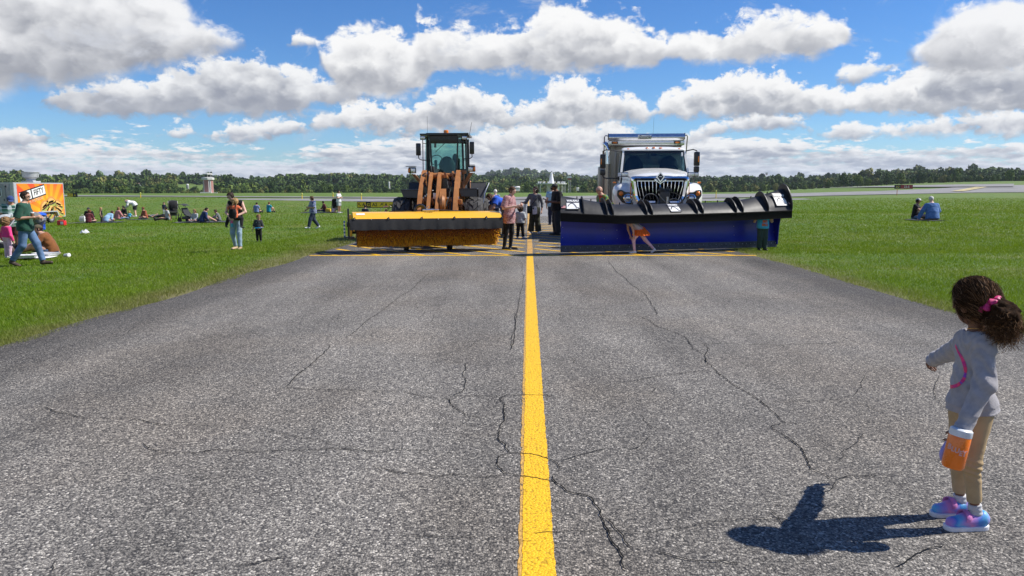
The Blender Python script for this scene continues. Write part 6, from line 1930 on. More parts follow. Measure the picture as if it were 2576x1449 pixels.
    if hair:
        st, hcname = hair
        m = hair_mat(hcname, HAIRC[hcname])
        def hf(P):
            q = headq(P); 
            th = .035 if st in ('short', 'crop') else .06
            if st == 'curly': th = .15
            d = elli(q, v3(0, .03, .07), (.345 + th, .41 + th, .405 + th))
            # clear the face
            face_cut = np.maximum(-(q[:, 1] + .14 - .30 * np.clip(q[:, 2] - .06, -1, 1)), q[:, 2] - .27)
            d = smax(d, -np.maximum(q[:, 1] + .17 - .10 * (q[:, 2] > .1), q[:, 2] - .30) if False else (-(q[:, 1] + .13) - .9 * np.clip(q[:, 2] - .05, 0, .5)), .03)
            low = -.12 if st in ('crop',) else (-.22 if st == 'short' else -.34)
            d = smax(d, low - q[:, 2] - .5 * np.clip(q[:, 1], 0, .2), .04)
            if st in ('long', 'pony', 'bun', 'braid'):
                if st == 'long':
                    for s in (-1, 0, 1): d = smin(d, cone(q, v3(.22 * s, .22, .0), v3(.24 * s, .30, -.78), .20, .12), .10)
                if st == 'pony': d = smin(d, cone(q, v3(0, .44, .10), v3(0, .60, -.45), .13, .08), .05)
                if st == 'bun': d = smin(d, np.sqrt(((q - v3(0, .42, .22)) ** 2).sum(1)) - .17, .04)
                if st == 'braid':
                    for s in (-1, 1): d = smin(d, cone(q, v3(.2 * s, .35, .0), v3(.22 * s, .40, -.55), .11, .06), .04)
            if st == 'bob': d = smin(d, cone(q, v3(-.22, .15, -.1), v3(.22, .15, -.1), .28, .28), .1); d = smax(d, -(q[:, 1] + .15), .04)
            d = d + (.055 if st == 'curly' else .022) * wob(q, 17 if st == 'curly' else 22, sd_) + .012 * wob(q, 47, sd_)
            return d * k_
        pad = 1.25 * k_ if st in ('long', 'pony', 'braid') else .85 * k_
        V, Q = nets(hf, hc - pad, hc + pad, max(.006, k_ * .03))
        if len(Q): np_mesh('hair', V, Q, m, t)
    if cap:
        def cf(P):
            q = headq(P)
            d = elli(q, v3(0, .03, .09), (.40, .465, .44)); d = smax(d, .10 - q[:, 2] - .10 * q[:, 1], .01)
            b_ = elli(q, v3(0, -.50, .135), (.30, .30, .035)); 
            return smin(d, b_, .03) * k_
        V, Q = nets(cf, hc - .95 * k_, hc + .95 * k_, max(.005, k_ * .026))
        np_mesh('cap', V, Q, cap, t)
    if glasses:
        b = MB()
        for s in (-1, 1):
            pts = [v3(.125 * s + .085 * math.cos(a), -.385, .0 + .058 * math.sin(a)) for a in np.linspace(0, 2 * PI, 12, endpoint=False)]
            b.prism([hc + Rh @ (p * k_) for p in pts], Rh @ v3(0, .02 * k_, 0))
            b.tube([hc + Rh @ (v3(.2 * s, -.37, .02) * k_), hc + Rh @ (v3(.35 * s, -.2, .02) * k_), hc + Rh @ (v3(.365 * s, .03, .0) * k_)], .014 * k_, 5)
        b.tube([hc + Rh @ (v3(-.05, -.40, .015) * k_), hc + Rh @ (v3(.05, -.40, .015) * k_)], .012 * k_, 5)
        b.build('sunglasses', mat('dark_glasses', (0.01, 0.01, 0.011), 0.12, coat=0.5), t)
    if extra: extra(t, J, H, dict(hc=hc, Rh=Rh, k=k_, tf=tf, garment=garment, lo=lo, hi=hi, torso=torso, cell=cell))
    return t
# ---------------------------------------------------------------- patterned cloth
def pattern_mat(name, kind, cols, sc=12.0):
    m, g, p = nodes_mat(name, 0.85)
    tc = g.n('ShaderNodeTexCoord'); P = tc.outputs['Object']
    if kind == 'plaid':
        sp = g.n('ShaderNodeSeparateXYZ'); g.put(sp.inputs[0], P)
        a = g.m('ADD', sp.outputs[0], sp.outputs[1])
        s1 = g.smooth(g.m('SINE', g.m('MULTIPLY', a, sc * 6.0)), -.15, .15); s2 = g.smooth(g.m('SINE', g.m('MULTIPLY', sp.outputs[2], sc * 6.0)), -.15, .15)
        c = g.mix(s1, cols[0], cols[1]); c = g.mix(g.m('MULTIPLY', s2, 0.6), c, cols[2])
        c = g.mix(g.smooth(g.m('SINE', g.m('MULTIPLY', sp.outputs[2], sc * 12.0)), .9, .97), c, cols[3])
    else:
        n = g.noise(P, sc, 4, 0.6, 1.5 if kind == 'dye' else 0.3)
        k = len(cols)
        c = g.ramp(n, [(0.30 + 0.42 * i / (k - 1), q) for i, q in enumerate(cols)], 'EASE' if kind == 'dye' else 'CONSTANT')
    g.put(p.inputs['Base Color'], c)
    p.inputs['Sheen Weight'].default_value = 0.1
    return m
JEAN = mat('blue_denim', (0.095, 0.165, 0.29), 0.85, var=0.30, scale=7, bump=0.002, bscale=250)
JEANL = mat('light_denim', (0.27, 0.38, 0.46), 0.85, var=0.20, scale=7, bump=0.002, bscale=250)
JEAND = mat('dark_denim', (0.022, 0.032, 0.065), 0.85, var=0.3, scale=7)
K = dict(
 dgreen=cloth('dark_green', (0.020, 0.075, 0.050)), brown=cloth('rust_brown', (0.20, 0.075, 0.022)), pink=cloth('hot_pink', (0.72, 0.05, 0.20)), lpink=cloth('pale_pink', (0.62, 0.42, 0.50)),
 black=cloth('black', (0.010, 0.010, 0.011)), navy=cloth('navy', (0.012, 0.018, 0.045)), grey=cloth('grey', (0.16, 0.165, 0.17)), lgrey=cloth('light_grey', (0.40, 0.42, 0.43)), white=cloth('white', (0.72, 0.72, 0.72)),
 charcoal=cloth('charcoal', (0.035, 0.038, 0.040)), maroon=cloth('maroon', (0.12, 0.022, 0.028)), coral=cloth('coral_orange', (0.62, 0.14, 0.055)), lblue=cloth('light_blue', (0.28, 0.46, 0.62)), teal=cloth('teal', (0.012, 0.24, 0.34)),
 peri=cloth('periwinkle', (0.16, 0.22, 0.42)), royal=cloth('royal_blue', (0.02, 0.10, 0.55)), olive=cloth('olive', (0.042, 0.044, 0.026)), rose=cloth('rose', (0.55, 0.22, 0.24)), red=cloth('red', (0.55, 0.025, 0.02)),
 blue=cloth('shirt_blue', (0.085, 0.18, 0.40)), khaki=cloth('dark_khaki', (0.10, 0.085, 0.055)), aqua=cloth('aqua', (0.05, 0.38, 0.62)), dgreen2=cloth('green_grey', (0.035, 0.06, 0.05)), orange=cloth('tutu_orange', (0.78, 0.13, 0.01)), capblue=cloth('cap_blue', (0.03, 0.06, 0.18)), capolive=cloth('cap_olive', (0.10, 0.085, 0.05)), brick=cloth('shorts_brick', (0.14, 0.045, 0.035)))
SH = dict(brown=mat('shoe_brown', (0.055, 0.035, 0.02), 0.6), black=mat('shoe_black', (0.012, 0.012, 0.013), 0.5), white=mat('shoe_white', (0.66, 0.66, 0.66), 0.5), tan=mat('shoe_tan', (0.42, 0.30, 0.18), 0.6))

def lean(pose, deg, hipfrac=0.0, twist=0.0):
    """tip the upper body forward about the pelvis"""
    B = BASE[pose]; c, s = math.cos(R_(deg)), math.sin(R_(deg)); p = np.array(B['pelvis'])
    out = {}
    for k in ('head', 'neck', 'chest', 'belly', 'shL', 'shR', 'elL', 'elR', 'wrL', 'wrR'):
        q = np.array(B[k], float) - p
        f = 0.45 if k == 'belly' else 1.0
        cc, ss = math.cos(R_(deg * f)), math.sin(R_(deg * f))
        out[k] = tuple(p + np.array([q[0], q[1] * cc - q[2] * ss, q[1] * ss + q[2] * cc]))
    return out
def at(px, py): return G(px, py)
def hgt(px, yf, yh):
    g = G(px, yf); return (W(px, yh, g[1])[2] - g[2]) * 0.99
def R2(d): return R_(d)
ADULT_L = dict(skin='fair')

def build_people():
    # ---- left foreground group
    H = hgt(70, 672, 478)
    person('man in dark green T-shirt and jeans striding across the grass in sunglasses', H, at(72, 670), R2(98), 'walk', dict(elR=(-.135, .03, .64), wrR=(-.075, -.155, .655), elL=(.15, -.02, .63), wrL=(.05, -.17, .64), head=(0, -.035, .925)), 'fair', 1.02, face=(.0, -1, -.02),
           shirt=dict(mat=K['dgreen'], sleeve='elbow', hem=.055, ease=.016), pants=dict(mat=JEAN, ease=.006, cuff=2.4), shoes=SH['brown'], hair=('short', 'dark'), glasses=True)
    H2 = hgt(45, 640, 489)
    person('man in green and white plaid shirt and blue cap looking down', H2, at(38, 639), R2(25), 'stand', dict(head=(.01, -.045, .915), elL=(.15, .0, .64), elR=(-.15, .0, .64), wrL=(.03, -.13, .60), wrR=(-.04, -.13, .61)), 'tan', 1.12, face=(.25, -1, -.5),
           shirt=dict(mat=pattern_mat('plaid_green', 'plaid', [(.02, .09, .07), (.55, .62, .60), (.10, .28, .14), (.7, .75, .72)], 5.5), sleeve='short', hem=.06, ease=.016), pants=dict(mat=K['brick'], kind='shorts', ease=.016), shoes=SH['white'], hair=('short', 'dark'), cap=K['capblue'], glasses=True)
    person('toddler with curly brown hair in hot pink top and pale pink leggings', hgt(23, 650, 546), at(22, 650), R2(160), 'stand', dict(elL=(.17, .02, .55), wrL=(.17, -.03, .43), elR=(-.17, .02, .55), wrR=(-.17, -.03, .43)), 'fair', 1.12, hs=.215,
           shirt=dict(mat=K['pink'], sleeve='long', hem=.02, ease=.012), pants=dict(mat=K['lpink'], ease=.006), shoes=SH['white'], hair=('curly', 'light'))
    o = dict(pelvis=(0, .06, .07), belly=(0, .045, .15), chest=(0, 0, .245), neck=(0, -.05, .325), head=(0, -.095, .405), shL=(.11, -.04, .295), shR=(-.11, -.03, .295), elL=(.155, -.13, .20), wrL=(.10, -.24, .15), elR=(-.175, .06, .17), wrR=(-.185, .14, .035), knL=(.09, -.20, .15), knR=(-.10, -.19, .11), hipL=(.055, .05, .07), hipR=(-.055, .05, .07))
    person('heavy man in rust brown T-shirt and olive cap sitting on the grass', 1.74, at(119, 641), R2(-62), 'sitlong', o, 'fair', 1.22, face=(.2, -1, -.15),
           shirt=dict(mat=K['brown'], sleeve='elbow', hem=.03, ease=.014), pants=dict(mat=JEAN, ease=.010), shoes=SH['brown'], hair=('short', 'dark'), cap=K['capolive'])
    o = lean('stand', 68); o.update(wrL=(.10, -.42, .33), wrR=(-.08, -.42, .33), elL=(.14, -.33, .45), elR=(-.14, -.33, .45))
    person('stooping person in grey T-shirt behind the man with the olive cap', 1.62, at(103, 622), R2(-40), 'stand', o, 'fair', 1.1, shirt=dict(mat=K['grey'], sleeve='short', hem=.03, ease=.014), pants=dict(mat=K['navy']), shoes=SH['black'], hair=('short', 'grey'))

    # ---- picnic group far left
    g = 'people sitting on picnic blankets on the grass'
    def seat(label, px, py, H, rz, pose, top, legs, hair, skin='fair', ov=None, sleeve='long', wd=1.0, hs=.135, shoes='black', cap=None, face=None, group=None):
        return person(label, H, at(px, py), R2(rz), pose, ov, skin, wd, hs=hs, shirt=dict(mat=top, sleeve=sleeve, hem=.03, ease=.012), pants=dict(mat=legs), shoes=SH[shoes] if shoes else None, hair=hair, cap=cap, face=face, group=group, cell=.015)
    seat('person in black hoodie and dark cap sitting behind the maroon sweater', 226, 557, 1.8, 20, 'sit', K['black'], K['black'], ('short', 'black'), cap=K['charcoal'], wd=1.15, ov=lean('sit', 12))
    seat('person in maroon sweater sitting with back turned on the far left blanket', 224, 562, 1.55, 175, 'sit', K['maroon'], K['black'], ('bob', 'auburn'), ov=lean('sit', 10))
    person('girl with long blond hair in black standing among the seated picnickers', hgt(257, 561, 521), at(256, 561), R2(100), 'stand', None, 'fair', 1.0, hs=.18, shirt=dict(mat=K['black'], sleeve='none', hem=.03), pants=dict(mat=K['black']), shoes=SH['black'], hair=('long', 'blond'), cell=.013)
    seat('person in light blue shirt bending forward with back turned', 268, 560, 1.7, 155, 'sit', K['lblue'], K['lgrey'], ('short', 'brown'), ov=lean('sit', 38), wd=1.1)
    seat('woman with long light hair in rose shirt leaning back on her arm', 299, 553, 1.68, 150, 'sitlong', K['rose'], JEAN, ('long', 'light'), wd=1.05)
    seat('woman with long black hair in a black top seated beyond the rose shirt', 315, 546, 1.68, -20, 'sit', K['black'], K['black'], ('long', 'black'), ov=lean('sit', 8))
    seat('toddler in light blue shirt sitting in front of the bending man', 326, 547, 0.95, 170, 'situp', K['aqua'], K['lgrey'], ('short', 'blond'), hs=.21)
    o = lean('stand', 62); o.update(wrL=(.08, -.36, .42), wrR=(-.08, -.38, .40), elL=(.13, -.28, .53), elR=(-.13, -.28, .53), neck=(0, -.27, .70), head=(0, -.35, .69))
    person('bald man in white shirt and black shorts bending over', 1.78, at(341, 545), R2(-75), 'stand', o, 'pale', 1.18, shirt=dict(mat=K['white'], sleeve='long', hem=.05, ease=.02), pants=dict(mat=K['black'], kind='shorts', ease=.014), shoes=SH['white'], hair=('crop', 'grey'), cell=.014)
    fl = pattern_mat('floral_orange', 'spots', [(.02, .02, .02), (.42, .10, .03), (.08, .03, .02), (.52, .16, .06)], 22)
    seat('woman in dark floral orange blouse sitting on a green blanket', 366, 552, 1.65, -35, 'sit', fl, K['black'], ('bun', 'auburn'), ov=lean('sit', 8))
    person('person in dark trousers lying on the grass behind the floral blouse', 1.65, at(398, 548), R2(85), 'sitlong', dict(head=(0, .44, .10), neck=(0, .34, .09), chest=(0, .24, .085), belly=(0, .13, .08), pelvis=(0, .02, .075), shL=(.105, .32, .08), shR=(-.105, .32, .08), elL=(.17, .18, .05), elR=(-.17, .18, .05), wrL=(.14, .02, .05), wrR=(-.08, .05, .15), knL=(.07, -.2, .14)), 'fair', 1.0, face=(0, .2, 1),
           shirt=dict(mat=K['grey'], sleeve='short', hem=.03), pants=dict(mat=K['black']), shoes=SH['black'], hair=('short', 'dark'), cell=.015)
    seat('woman in white top and dark trousers seated in front of the stroller', 421, 555, 1.68, -55, 'sitlong', K['lgrey'], K['black'], ('bun', 'black'), 'tan', sleeve='short')
    person('small child in navy shirt standing behind the seated woman in white', hgt(414, 541, 508), at(414, 541), R2(30), 'stand', None, 'fair', 1.05, hs=.19, shirt=dict(mat=K['navy'], sleeve='short', hem=.04), pants=dict(mat=K['lgrey']), shoes=SH['white'], hair=('short', 'brown'), cell=.012)
    # second picnic group
    seat('girl with long light hair in pale sweater sitting beside the navy jacket', 492, 561, 1.45, -20, 'sit', K['lgrey'], K['grey'], ('long', 'light'), hs=.15)
    o = lean('sitlong', 16); o.update(knL=(.09, -.20, .20), knR=(-.09, -.20, .17))
    seat('person in navy jacket with black hair sitting with back turned', 511, 561, 1.72, 125, 'sitlong', cloth('ink', (.020, .035, .10)), K['charcoal'], ('short', 'black'), ov=o, wd=1.12)
    seat('dark haired child in royal blue sitting behind the navy jacket', 516, 550, 1.2, 0, 'sit', K['royal'], K['navy'], ('short', 'black'), hs=.17, sleeve='short')
    o = lean('situp', 14)
    seat('boy in grey hooded sweatshirt sitting with his knees drawn up', 551, 557, 1.35, -68, 'situp', K['grey'], JEAND, ('short', 'brown'), hs=.16, ov=o)
    seat('woman in periwinkle T-shirt sitting with back turned, propped on her arm', 646, 536, 1.66, 165, 'sitlong', K['peri'], K['black'], ('bun', 'dark'), sleeve='short', wd=1.12)
    seat('person in bright teal T-shirt sitting with auburn hair', 677, 535, 1.66, 150, 'situp', K['teal'], K['black'], ('short', 'auburn'), sleeve='short', wd=1.15, ov=dict(wrL=(.05, -.30, .20)))

    # ---- woman carrying a child, and her boy
    p0 = at(598, 628); Hw = 1.66
    def strap(t, J, H, q):
        b = MB().use(K['black'])
        for s in 'LR':
            a = J['sh' + s]; x = a[0] * .72
            b.tube([v3(x, .075, .73) * v3(1, H, H), v3(x, .02, .835) * v3(1, H, H), v3(x, -.055, .80) * v3(1, H, H), v3(x, -.085, .70) * v3(1, H, H)], .028, 8, flat=.4)
        b.tube([(math.cos(a) * .15 * 1.0, math.sin(a) * .115, .565 * H) for a in np.linspace(0, 2 * PI, 24, endpoint=False)], .032, 8, closed=True)
        b.build('carrier_strap', K['black'], t)
    person('woman in light jeans with sunglasses carrying a child on her front', Hw, p0, R2(-4), 'walk', dict(head=(-.055, -.055, .905), neck=(-.012, -.01, .832), chest=(0, .02, .74), elL=(.175, -.02, .645), elR=(-.165, -.01, .635), wrL=(.05, -.175, .565), wrR=(-.03, -.175, .555), knL=(.068, -.06, .29), anL=(.085, -.08, .05), toL=(.10, -.175, .02), knR=(-.062, -.03, .285), anR=(-.060, .06, .05), toR=(-.075, -.035, .018)), 'pale', 1.0, face=(-.45, -1, -.42),
           shirt=dict(mat=K['black'], sleeve='none', hem=.02), pants=dict(mat=JEANL, kind='long', ease=.004, cuff=1.7), shoes=SH['tan'], hair=('bun', 'dark'), glasses=True, extra=strap, grip=.5)
    hc = 1.0
    def pack(t, J, H, q):
        b = MB().use(K['black'])
        b.loft([[(x * w, y + .0, z) for x, y in ((-.11, .02), (-.10, .12), (-.05, .155), (.05, .155), (.10, .12), (.11, .02))] for z, w in ((-.03, .7), (.02, 1.0), (.12, 1.05), (.20, .9), (.235, .55))])
        b.tube([(-.075, .09, .21), (-.10, .10, .32), (-.09, .0, .37)], .018, 6, flat=.5); b.tube([(.075, .09, .21), (.10, .10, .32), (.09, .0, .37)], .018, 6, flat=.5)
        b.build('carrier_panel', K['black'], t)
    pc = p0 + np.array([.03, -.235, .93])
    person('small child in coral top in a black carrier held against a woman', hc, pc, R2(178), 'stand', dict(head=(-.03, -.03, .42), neck=(-.01, .01, .315), chest=(0, .02, .22), belly=(0, .03, .12), pelvis=(0, .03, .03), shL=(.105, .0, .29), shR=(-.105, .0, .29), elL=(.19, -.04, .22), elR=(-.19, -.04, .22), wrL=(.17, -.13, .24), wrR=(-.17, -.13, .24), hipL=(.06, .02, .02), hipR=(-.06, .02, .02), knL=(.19, -.06, -.04), knR=(-.19, -.06, -.04), anL=(.22, .04, -.22), anR=(-.21, .03, -.24), toL=(.24, -.05, -.27), toR=(-.23, -.06, -.29)), 'fair', 1.05, hs=.22, face=(.5, -1, 0),
           shirt=dict(mat=K['coral'], sleeve='short', hem=.04, ease=.018), pants=dict(mat=K['black'], ease=.01), shoes=SH['black'], hair=('braid', 'blond'), extra=pack)
    def chestword(word, size, m, zf=.74, dy=.0):
        def f(t, J, H, q):
            c = J['chest'] + q['tf'] * (.078 * H) + v3(0, dy, .01)
            text_mesh(word, size, m, 'shirt_lettering', t, T_(c[0], c[1], c[2]), .004, .9, .003)
        return f
    person('small boy in dark grey T-shirt and black trousers holding a blue toy', hgt(649, 609, 538.5), at(652, 608), R2(8), 'stand', dict(head=(.02, -.03, .895), elR=(-.17, .02, .56), wrR=(-.20, -.02, .43), elL=(.155, -.02, .54), wrL=(.07, -.15, .50)), 'fair', 1.08, hs=.205, face=(.5, -1, -.4),
           shirt=dict(mat=K['charcoal'], sleeve='elbow', hem=.03, ease=.02), pants=dict(mat=K['black'], ease=.010), shoes=SH['black'], hair=('short', 'light'), extra=chestword('LIMA', .062, K['lgrey']))
    # ---- woman walking in tie-dye, people by the sign
    dye = pattern_mat('tie_dye', 'dye', [(.02, .07, .25), (.025, .05, .16), (.30, .33, .42), (.03, .05, .18), (.42, .02, .05)], 6.5)
    person('woman in blue and red tie-dye T-shirt walking left across the grass', hgt(789, 577, 492), at(789, 576), R2(-62), 'walk', dict(elR=(-.17, -.05, .66), wrR=(-.22, -.13, .585), elL=(.15, -.02, .65), wrL=(.02, -.15, .66)), 'fair', 1.12, shirt=dict(mat=dye, sleeve='elbow', hem=.06, ease=.02), pants=dict(mat=JEAND, ease=.012), shoes=SH['white'], hair=('long', 'brown'), face=(-.1, -1, -.05))
    seat('person in maroon top sitting behind the tie-dye walker', 815, 533, 1.65, -60, 'sitlong', K['maroon'], K['navy'], ('short', 'black'), 'brown')
    person('man in white shirt and pale shorts standing with folded arms', hgt(852, 536, 478), at(853, 536), R2(70), 'stand', dict(elL=(.15, -.03, .66), elR=(-.15, -.03, .66), wrL=(-.02, -.12, .69), wrR=(.02, -.12, .67)), 'tan', 1.1, shirt=dict(mat=K['white'], sleeve='short', hem=.05, ease=.016), pants=dict(mat=K['lgrey'], kind='shorts', ease=.014), shoes=SH['white'], hair=('short', 'black'), cell=.013)
    o = lean('stand', 55)
    person('child in pink and black crouching beside the orange toy', 0.95, at(838, 536), R2(150), 'situp', lean('situp', 20), 'fair', 1.1, hs=.19, shirt=dict(mat=K['lpink'], sleeve='short', hem=.02), pants=dict(mat=K['black']), shoes=SH['black'], hair=('short', 'black'), cell=.013)
    seat('dark haired person sitting in front of the yellow direction sign', 919, 549, 1.6, 170, 'sit', K['navy'], K['black'], ('short', 'dark'))

    # ---- between the machines
    flo = pattern_mat('pink_blouse', 'dye', [(.30, .12, .13), (.52, .30, .29), (.22, .07, .08), (.56, .38, .36), (.35, .14, .15)], 14)
    Hp = hgt(1272, 631, 465)
    person('woman in pink floral blouse and black leggings holding her hands up', Hp, at(1281, 629), R2(62), 'stand', dict(head=(0, -.055, .915), neck=(0, -.012, .832), elR=(-.15, .02, .655), wrR=(-.06, -.15, .685), elL=(.15, .0, .65), wrL=(.05, -.17, .70), anR=(-.05, .06, .05), toR=(-.055, -.04, .02), knR=(-.052, .03, .285)), 'pale', .94, face=(.1, -1, -.28),
           shirt=dict(mat=flo, sleeve='elbow', hem=.11, ease=.018, flare=.012, name='blouse'), pants=dict(mat=K['black'], ease=.004, cuff=1.2, name='leggings'), shoes=SH['black'], hair=('short', 'brown'), glasses=False)
    person('white haired person in light blue standing beyond the loader wheel', hgt(1244, 566, 475), at(1246, 566), R2(160), 'stand', None, 'pale', 1.0, shirt=dict(mat=K['peri'], sleeve='long', hem=.06), pants=dict(mat=K['navy']), shoes=SH['black'], hair=('short', 'white'))
    o = lean('stand', 52); o.update(wrL=(.09, -.38, .45), wrR=(-.09, -.38, .43), elL=(.15, -.28, .56), elR=(-.15, -.28, .56), neck=(0, -.235, .755), head=(0, -.315, .745))
    person('bending man in royal blue shirt and khaki shorts behind the pink blouse', 1.72, at(1274, 598), R2(-75), 'stand', o, 'fair', 1.12, shirt=dict(mat=K['royal'], sleeve='short', hem=.05, ease=.02), pants=dict(mat=K['khaki'], kind='shorts', ease=.018), shoes=SH['black'], hair=('short', 'brown'), face=(0, -.8, -.6))
    person('curly haired child in grey T-shirt and black trousers with back turned', hgt(1311, 601, 517), at(1309, 600), R2(172), 'stand', dict(anL=(.085, .02, .045), toL=(.10, -.08, .02), anR=(-.085, .02, .045), toR=(-.11, -.08, .02), knL=(.07, -.01, .27), knR=(-.07, -.01, .27)), 'tan', 1.06, hs=.19, shirt=dict(mat=K['lgrey'], sleeve='elbow', hem=.06, ease=.026, flare=.01), pants=dict(mat=K['black'], ease=.012), shoes=SH['white'], hair=('curly', 'dark'))
    def bag(t, J, H, q):
        b = MB().use(K['black']); a = J['shL']; c = J['hipR'] + v3(-.07, -.05, .06)
        pth = [a * (1 - f) + c * f + v3(0, -.095 * math.sin(PI * f) - .03, .02) for f in np.linspace(0, 1, 10)]
        b.tube(pth, .018, 6, flat=.5); b.box(c + v3(-.02, -.03, -.07), (.17, .09, .26), bev=.03)
        b.use(K['dgreen2']).box(c + v3(-.02, -.08, -.05), (.10, .03, .16), bev=.012)
        b.build('shoulder_bag', None, t)
        b = MB().use(K['white']); p = J['pelvis']
        b.tube([p + v3(.135 * math.cos(a2), .11 * math.sin(a2), .05 + .01 * math.sin(3 * a2)) for a2 in np.linspace(0, 2 * PI, 20, endpoint=False)], .026, 7, closed=True)
        for dx in (-.02, .04): b.prism([p + v3(dx - .05, -.135, .04), p + v3(dx + .05, -.14, .04), p + v3(dx + .055, -.15, -.16), p + v3(dx - .03, -.15, -.20)], (0, .02, 0))
        b.build('tied_sweater', None, t)
    person('woman in grey top and olive trousers with a black shoulder bag', hgt(1346, 590, 467), at(1345, 588), R2(-8), 'stand', dict(elR=(-.185, -.01, .655), wrR=(-.245, -.11, .655), elL=(.155, .02, .635), wrL=(.15, -.02, .49), anL=(.08, .0, .045), anR=(-.085, .0, .045), toL=(.10, -.10, .018), toR=(-.10, -.10, .018), head=(.01, -.02, .925)), 'fair', .9, face=(-.5, -1, 0),
           shirt=dict(mat=K['grey'], sleeve='threeq', hem=.02), pants=dict(mat=K['olive'], ease=.018, cuff=2.6), shoes=SH['white'], hair=('long', 'dark'), glasses=True, extra=bag)
    person('man in black vest and cap looking down at his phone', hgt(1401, 594, 459), at(1400, 592), R2(-70), 'stand', dict(head=(0, -.045, .918), elL=(.15, .0, .64), wrL=(.06, -.17, .645), elR=(-.15, .0, .64), wrR=(-.05, -.18, .65)), 'brown', 1.12, face=(0, -1, -.3), shirt=dict(mat=K['black'], sleeve='elbow', hem=.05, ease=.022), pants=dict(mat=K['charcoal'], ease=.013, cuff=2.0), shoes=SH['black'], hair=('crop', 'black'), cap=K['charcoal'])
    person('person in light blue T-shirt behind the man in the black vest', hgt(1389, 566, 466), at(1389, 566), R2(185), 'stand', None, 'fair', 1.1, shirt=dict(mat=K['lblue'], sleeve='short', hem=.06, ease=.018), pants=dict(mat=K['navy']), shoes=SH['red'] if 'red' in SH else SH['black'], hair=('short', 'dark'), cell=.012)

    # ---- around the plow
    multi = pattern_mat('bright_patches', 'dye', [(.50, .02, .02), (.45, .03, .02), (.10, .26, .03), (.02, .05, .25), (.5, .03, .02)], 5)
    pz = TR.o + np.array([0, 0, 0])
    person('bald man in red and patterned shirt with sunglasses beside the truck', 1.63, np.array([2.37, 19.75, 0.012]), R2(-75), 'stand', dict(head=(0, -.055, .915)), 'fair', 1.1, face=(0, -1, -.25), shirt=dict(mat=multi, sleeve='long', hem=.05, ease=.02), pants=dict(mat=K['navy']), shoes=SH['black'], hair=None, glasses=True)
    # child ducking under the blade in an orange skirt
    q = at(1608, 628)
    tops = pattern_mat('aqua_print', 'dye', [(.10, .35, .38), (.45, .35, .40), (.08, .30, .40)], 20)
    person('child in orange tutu and pale leggings ducking in front of the blue plow', 1.14, np.array([3.04, 17.93, 0.013]), R2(-82), 'walk', dict(pelvis=(0, .02, .50), hipL=(.05, .02, .485), hipR=(-.05, .02, .485), belly=(0, -.06, .565), chest=(0, -.15, .625), neck=(0, -.235, .67), head=(0, -.335, .70), shL=(.10, -.215, .655), shR=(-.10, -.215, .655), elL=(.12, -.16, .50), wrL=(.11, -.14, .37), elR=(-.12, -.20, .50), wrR=(-.10, -.15, .36), knL=(.055, -.13, .31), anL=(.055, -.10, .05), toL=(.06, -.20, .018), knR=(-.055, .16, .28), anR=(-.055, .36, .085), toR=(-.06, .31, .02)), 'fair', .95, hs=.165, face=(0, -1, -.3),
           shirt=dict(mat=tops, sleeve='none', hem=.02), pants=dict(mat=K['lpink'], ease=.003, cuff=1.1, name='leggings'), shoes=SH['white'], hair=('short', 'light'),
           extra=lambda t, J, H, qd: qd['garment']('tutu', (lambda P: np.maximum(np.maximum(cone(P, J['pelvis'] + v3(0, -.02, .05), J['pelvis'] + v3(0, .02, -.13), .09 * H, .19 * H) + .010 * np.sin(np.arctan2(P[:, 0], P[:, 1] - .03) * 16), -(P[:, 2] - J['pelvis'][2] + .14)), P[:, 2] - J['pelvis'][2] - .07)), qd['lo'], qd['hi'], K['orange'], .009))
    def bigbro(t, J, H, q):
        c = J['belly'] + q['tf'] * (.098 * H)
        text_mesh('BIG', .085, K['coral'], 'shirt_lettering', t, T_(c[0], c[1] - .006, c[2] + .030), .004, .9, .004)
        text_mesh('BRO', .085, K['coral'], 'shirt_lettering', t, T_(c[0], c[1] - .006, c[2] - .055), .004, .9, .004)
    person('boy in bright blue T-shirt standing in front of the right end of the plow', 1.18, np.array([6.33, 18.90, float(terr(6.33, 18.90))]), R2(4), 'stand', dict(elL=(.19, -.01, .62), wrL=(.19, -.03, .70), elR=(-.19, -.01, .62), wrR=(-.19, -.03, .70)), 'fair', 1.05, hs=.17, shirt=dict(mat=K['aqua'], sleeve='short', hem=.05, ease=.02), pants=dict(mat=K['dgreen2'], ease=.014, cuff=2.0), shoes=SH['black'], hair=('short', 'light'), extra=bigbro)
    # ---- couple on the grass at the right
    o = dict(head=(.01, -.035, .475), elR=(-.14, -.10, .25), wrR=(-.02, -.17, .36), elL=(.14, -.10, .22), wrL=(.05, -.17, .33), knL=(.17, -.16, .10), knR=(-.15, -.17, .10))
    person('woman in white cap and black vest sitting on the grass', 1.68, at(2303, 553), R2(50), 'sit', o, 'tan', 1.0, shirt=dict(mat=K['black'], sleeve='short', hem=.02), pants=dict(mat=JEAN), shoes=SH['black'], hair=('bob', 'dark'), cap=K['white'])
    o = lean('sit', 14); o.update(elL=(-.0, 0, 0)); o.pop('elL')
    o['elR'] = (-.15, -.06, .22); o['elL'] = (.20, -.02, .22); o['wrL'] = (.27, -.05, .04); o['wrR'] = (-.10, -.20, .12); o['head'] = (0, -.115, .475)
    person('broad man in blue shirt sitting with his back turned', 1.86, at(2344, 556), R2(172), 'sit', o, 'pale', 1.24, shirt=dict(mat=K['blue'], sleeve='long', hem=.03, ease=.018), pants=dict(mat=K['khaki']), shoes=SH['tan'], hair=('crop', 'white'), face=(0, -1, -.6))
build_people()
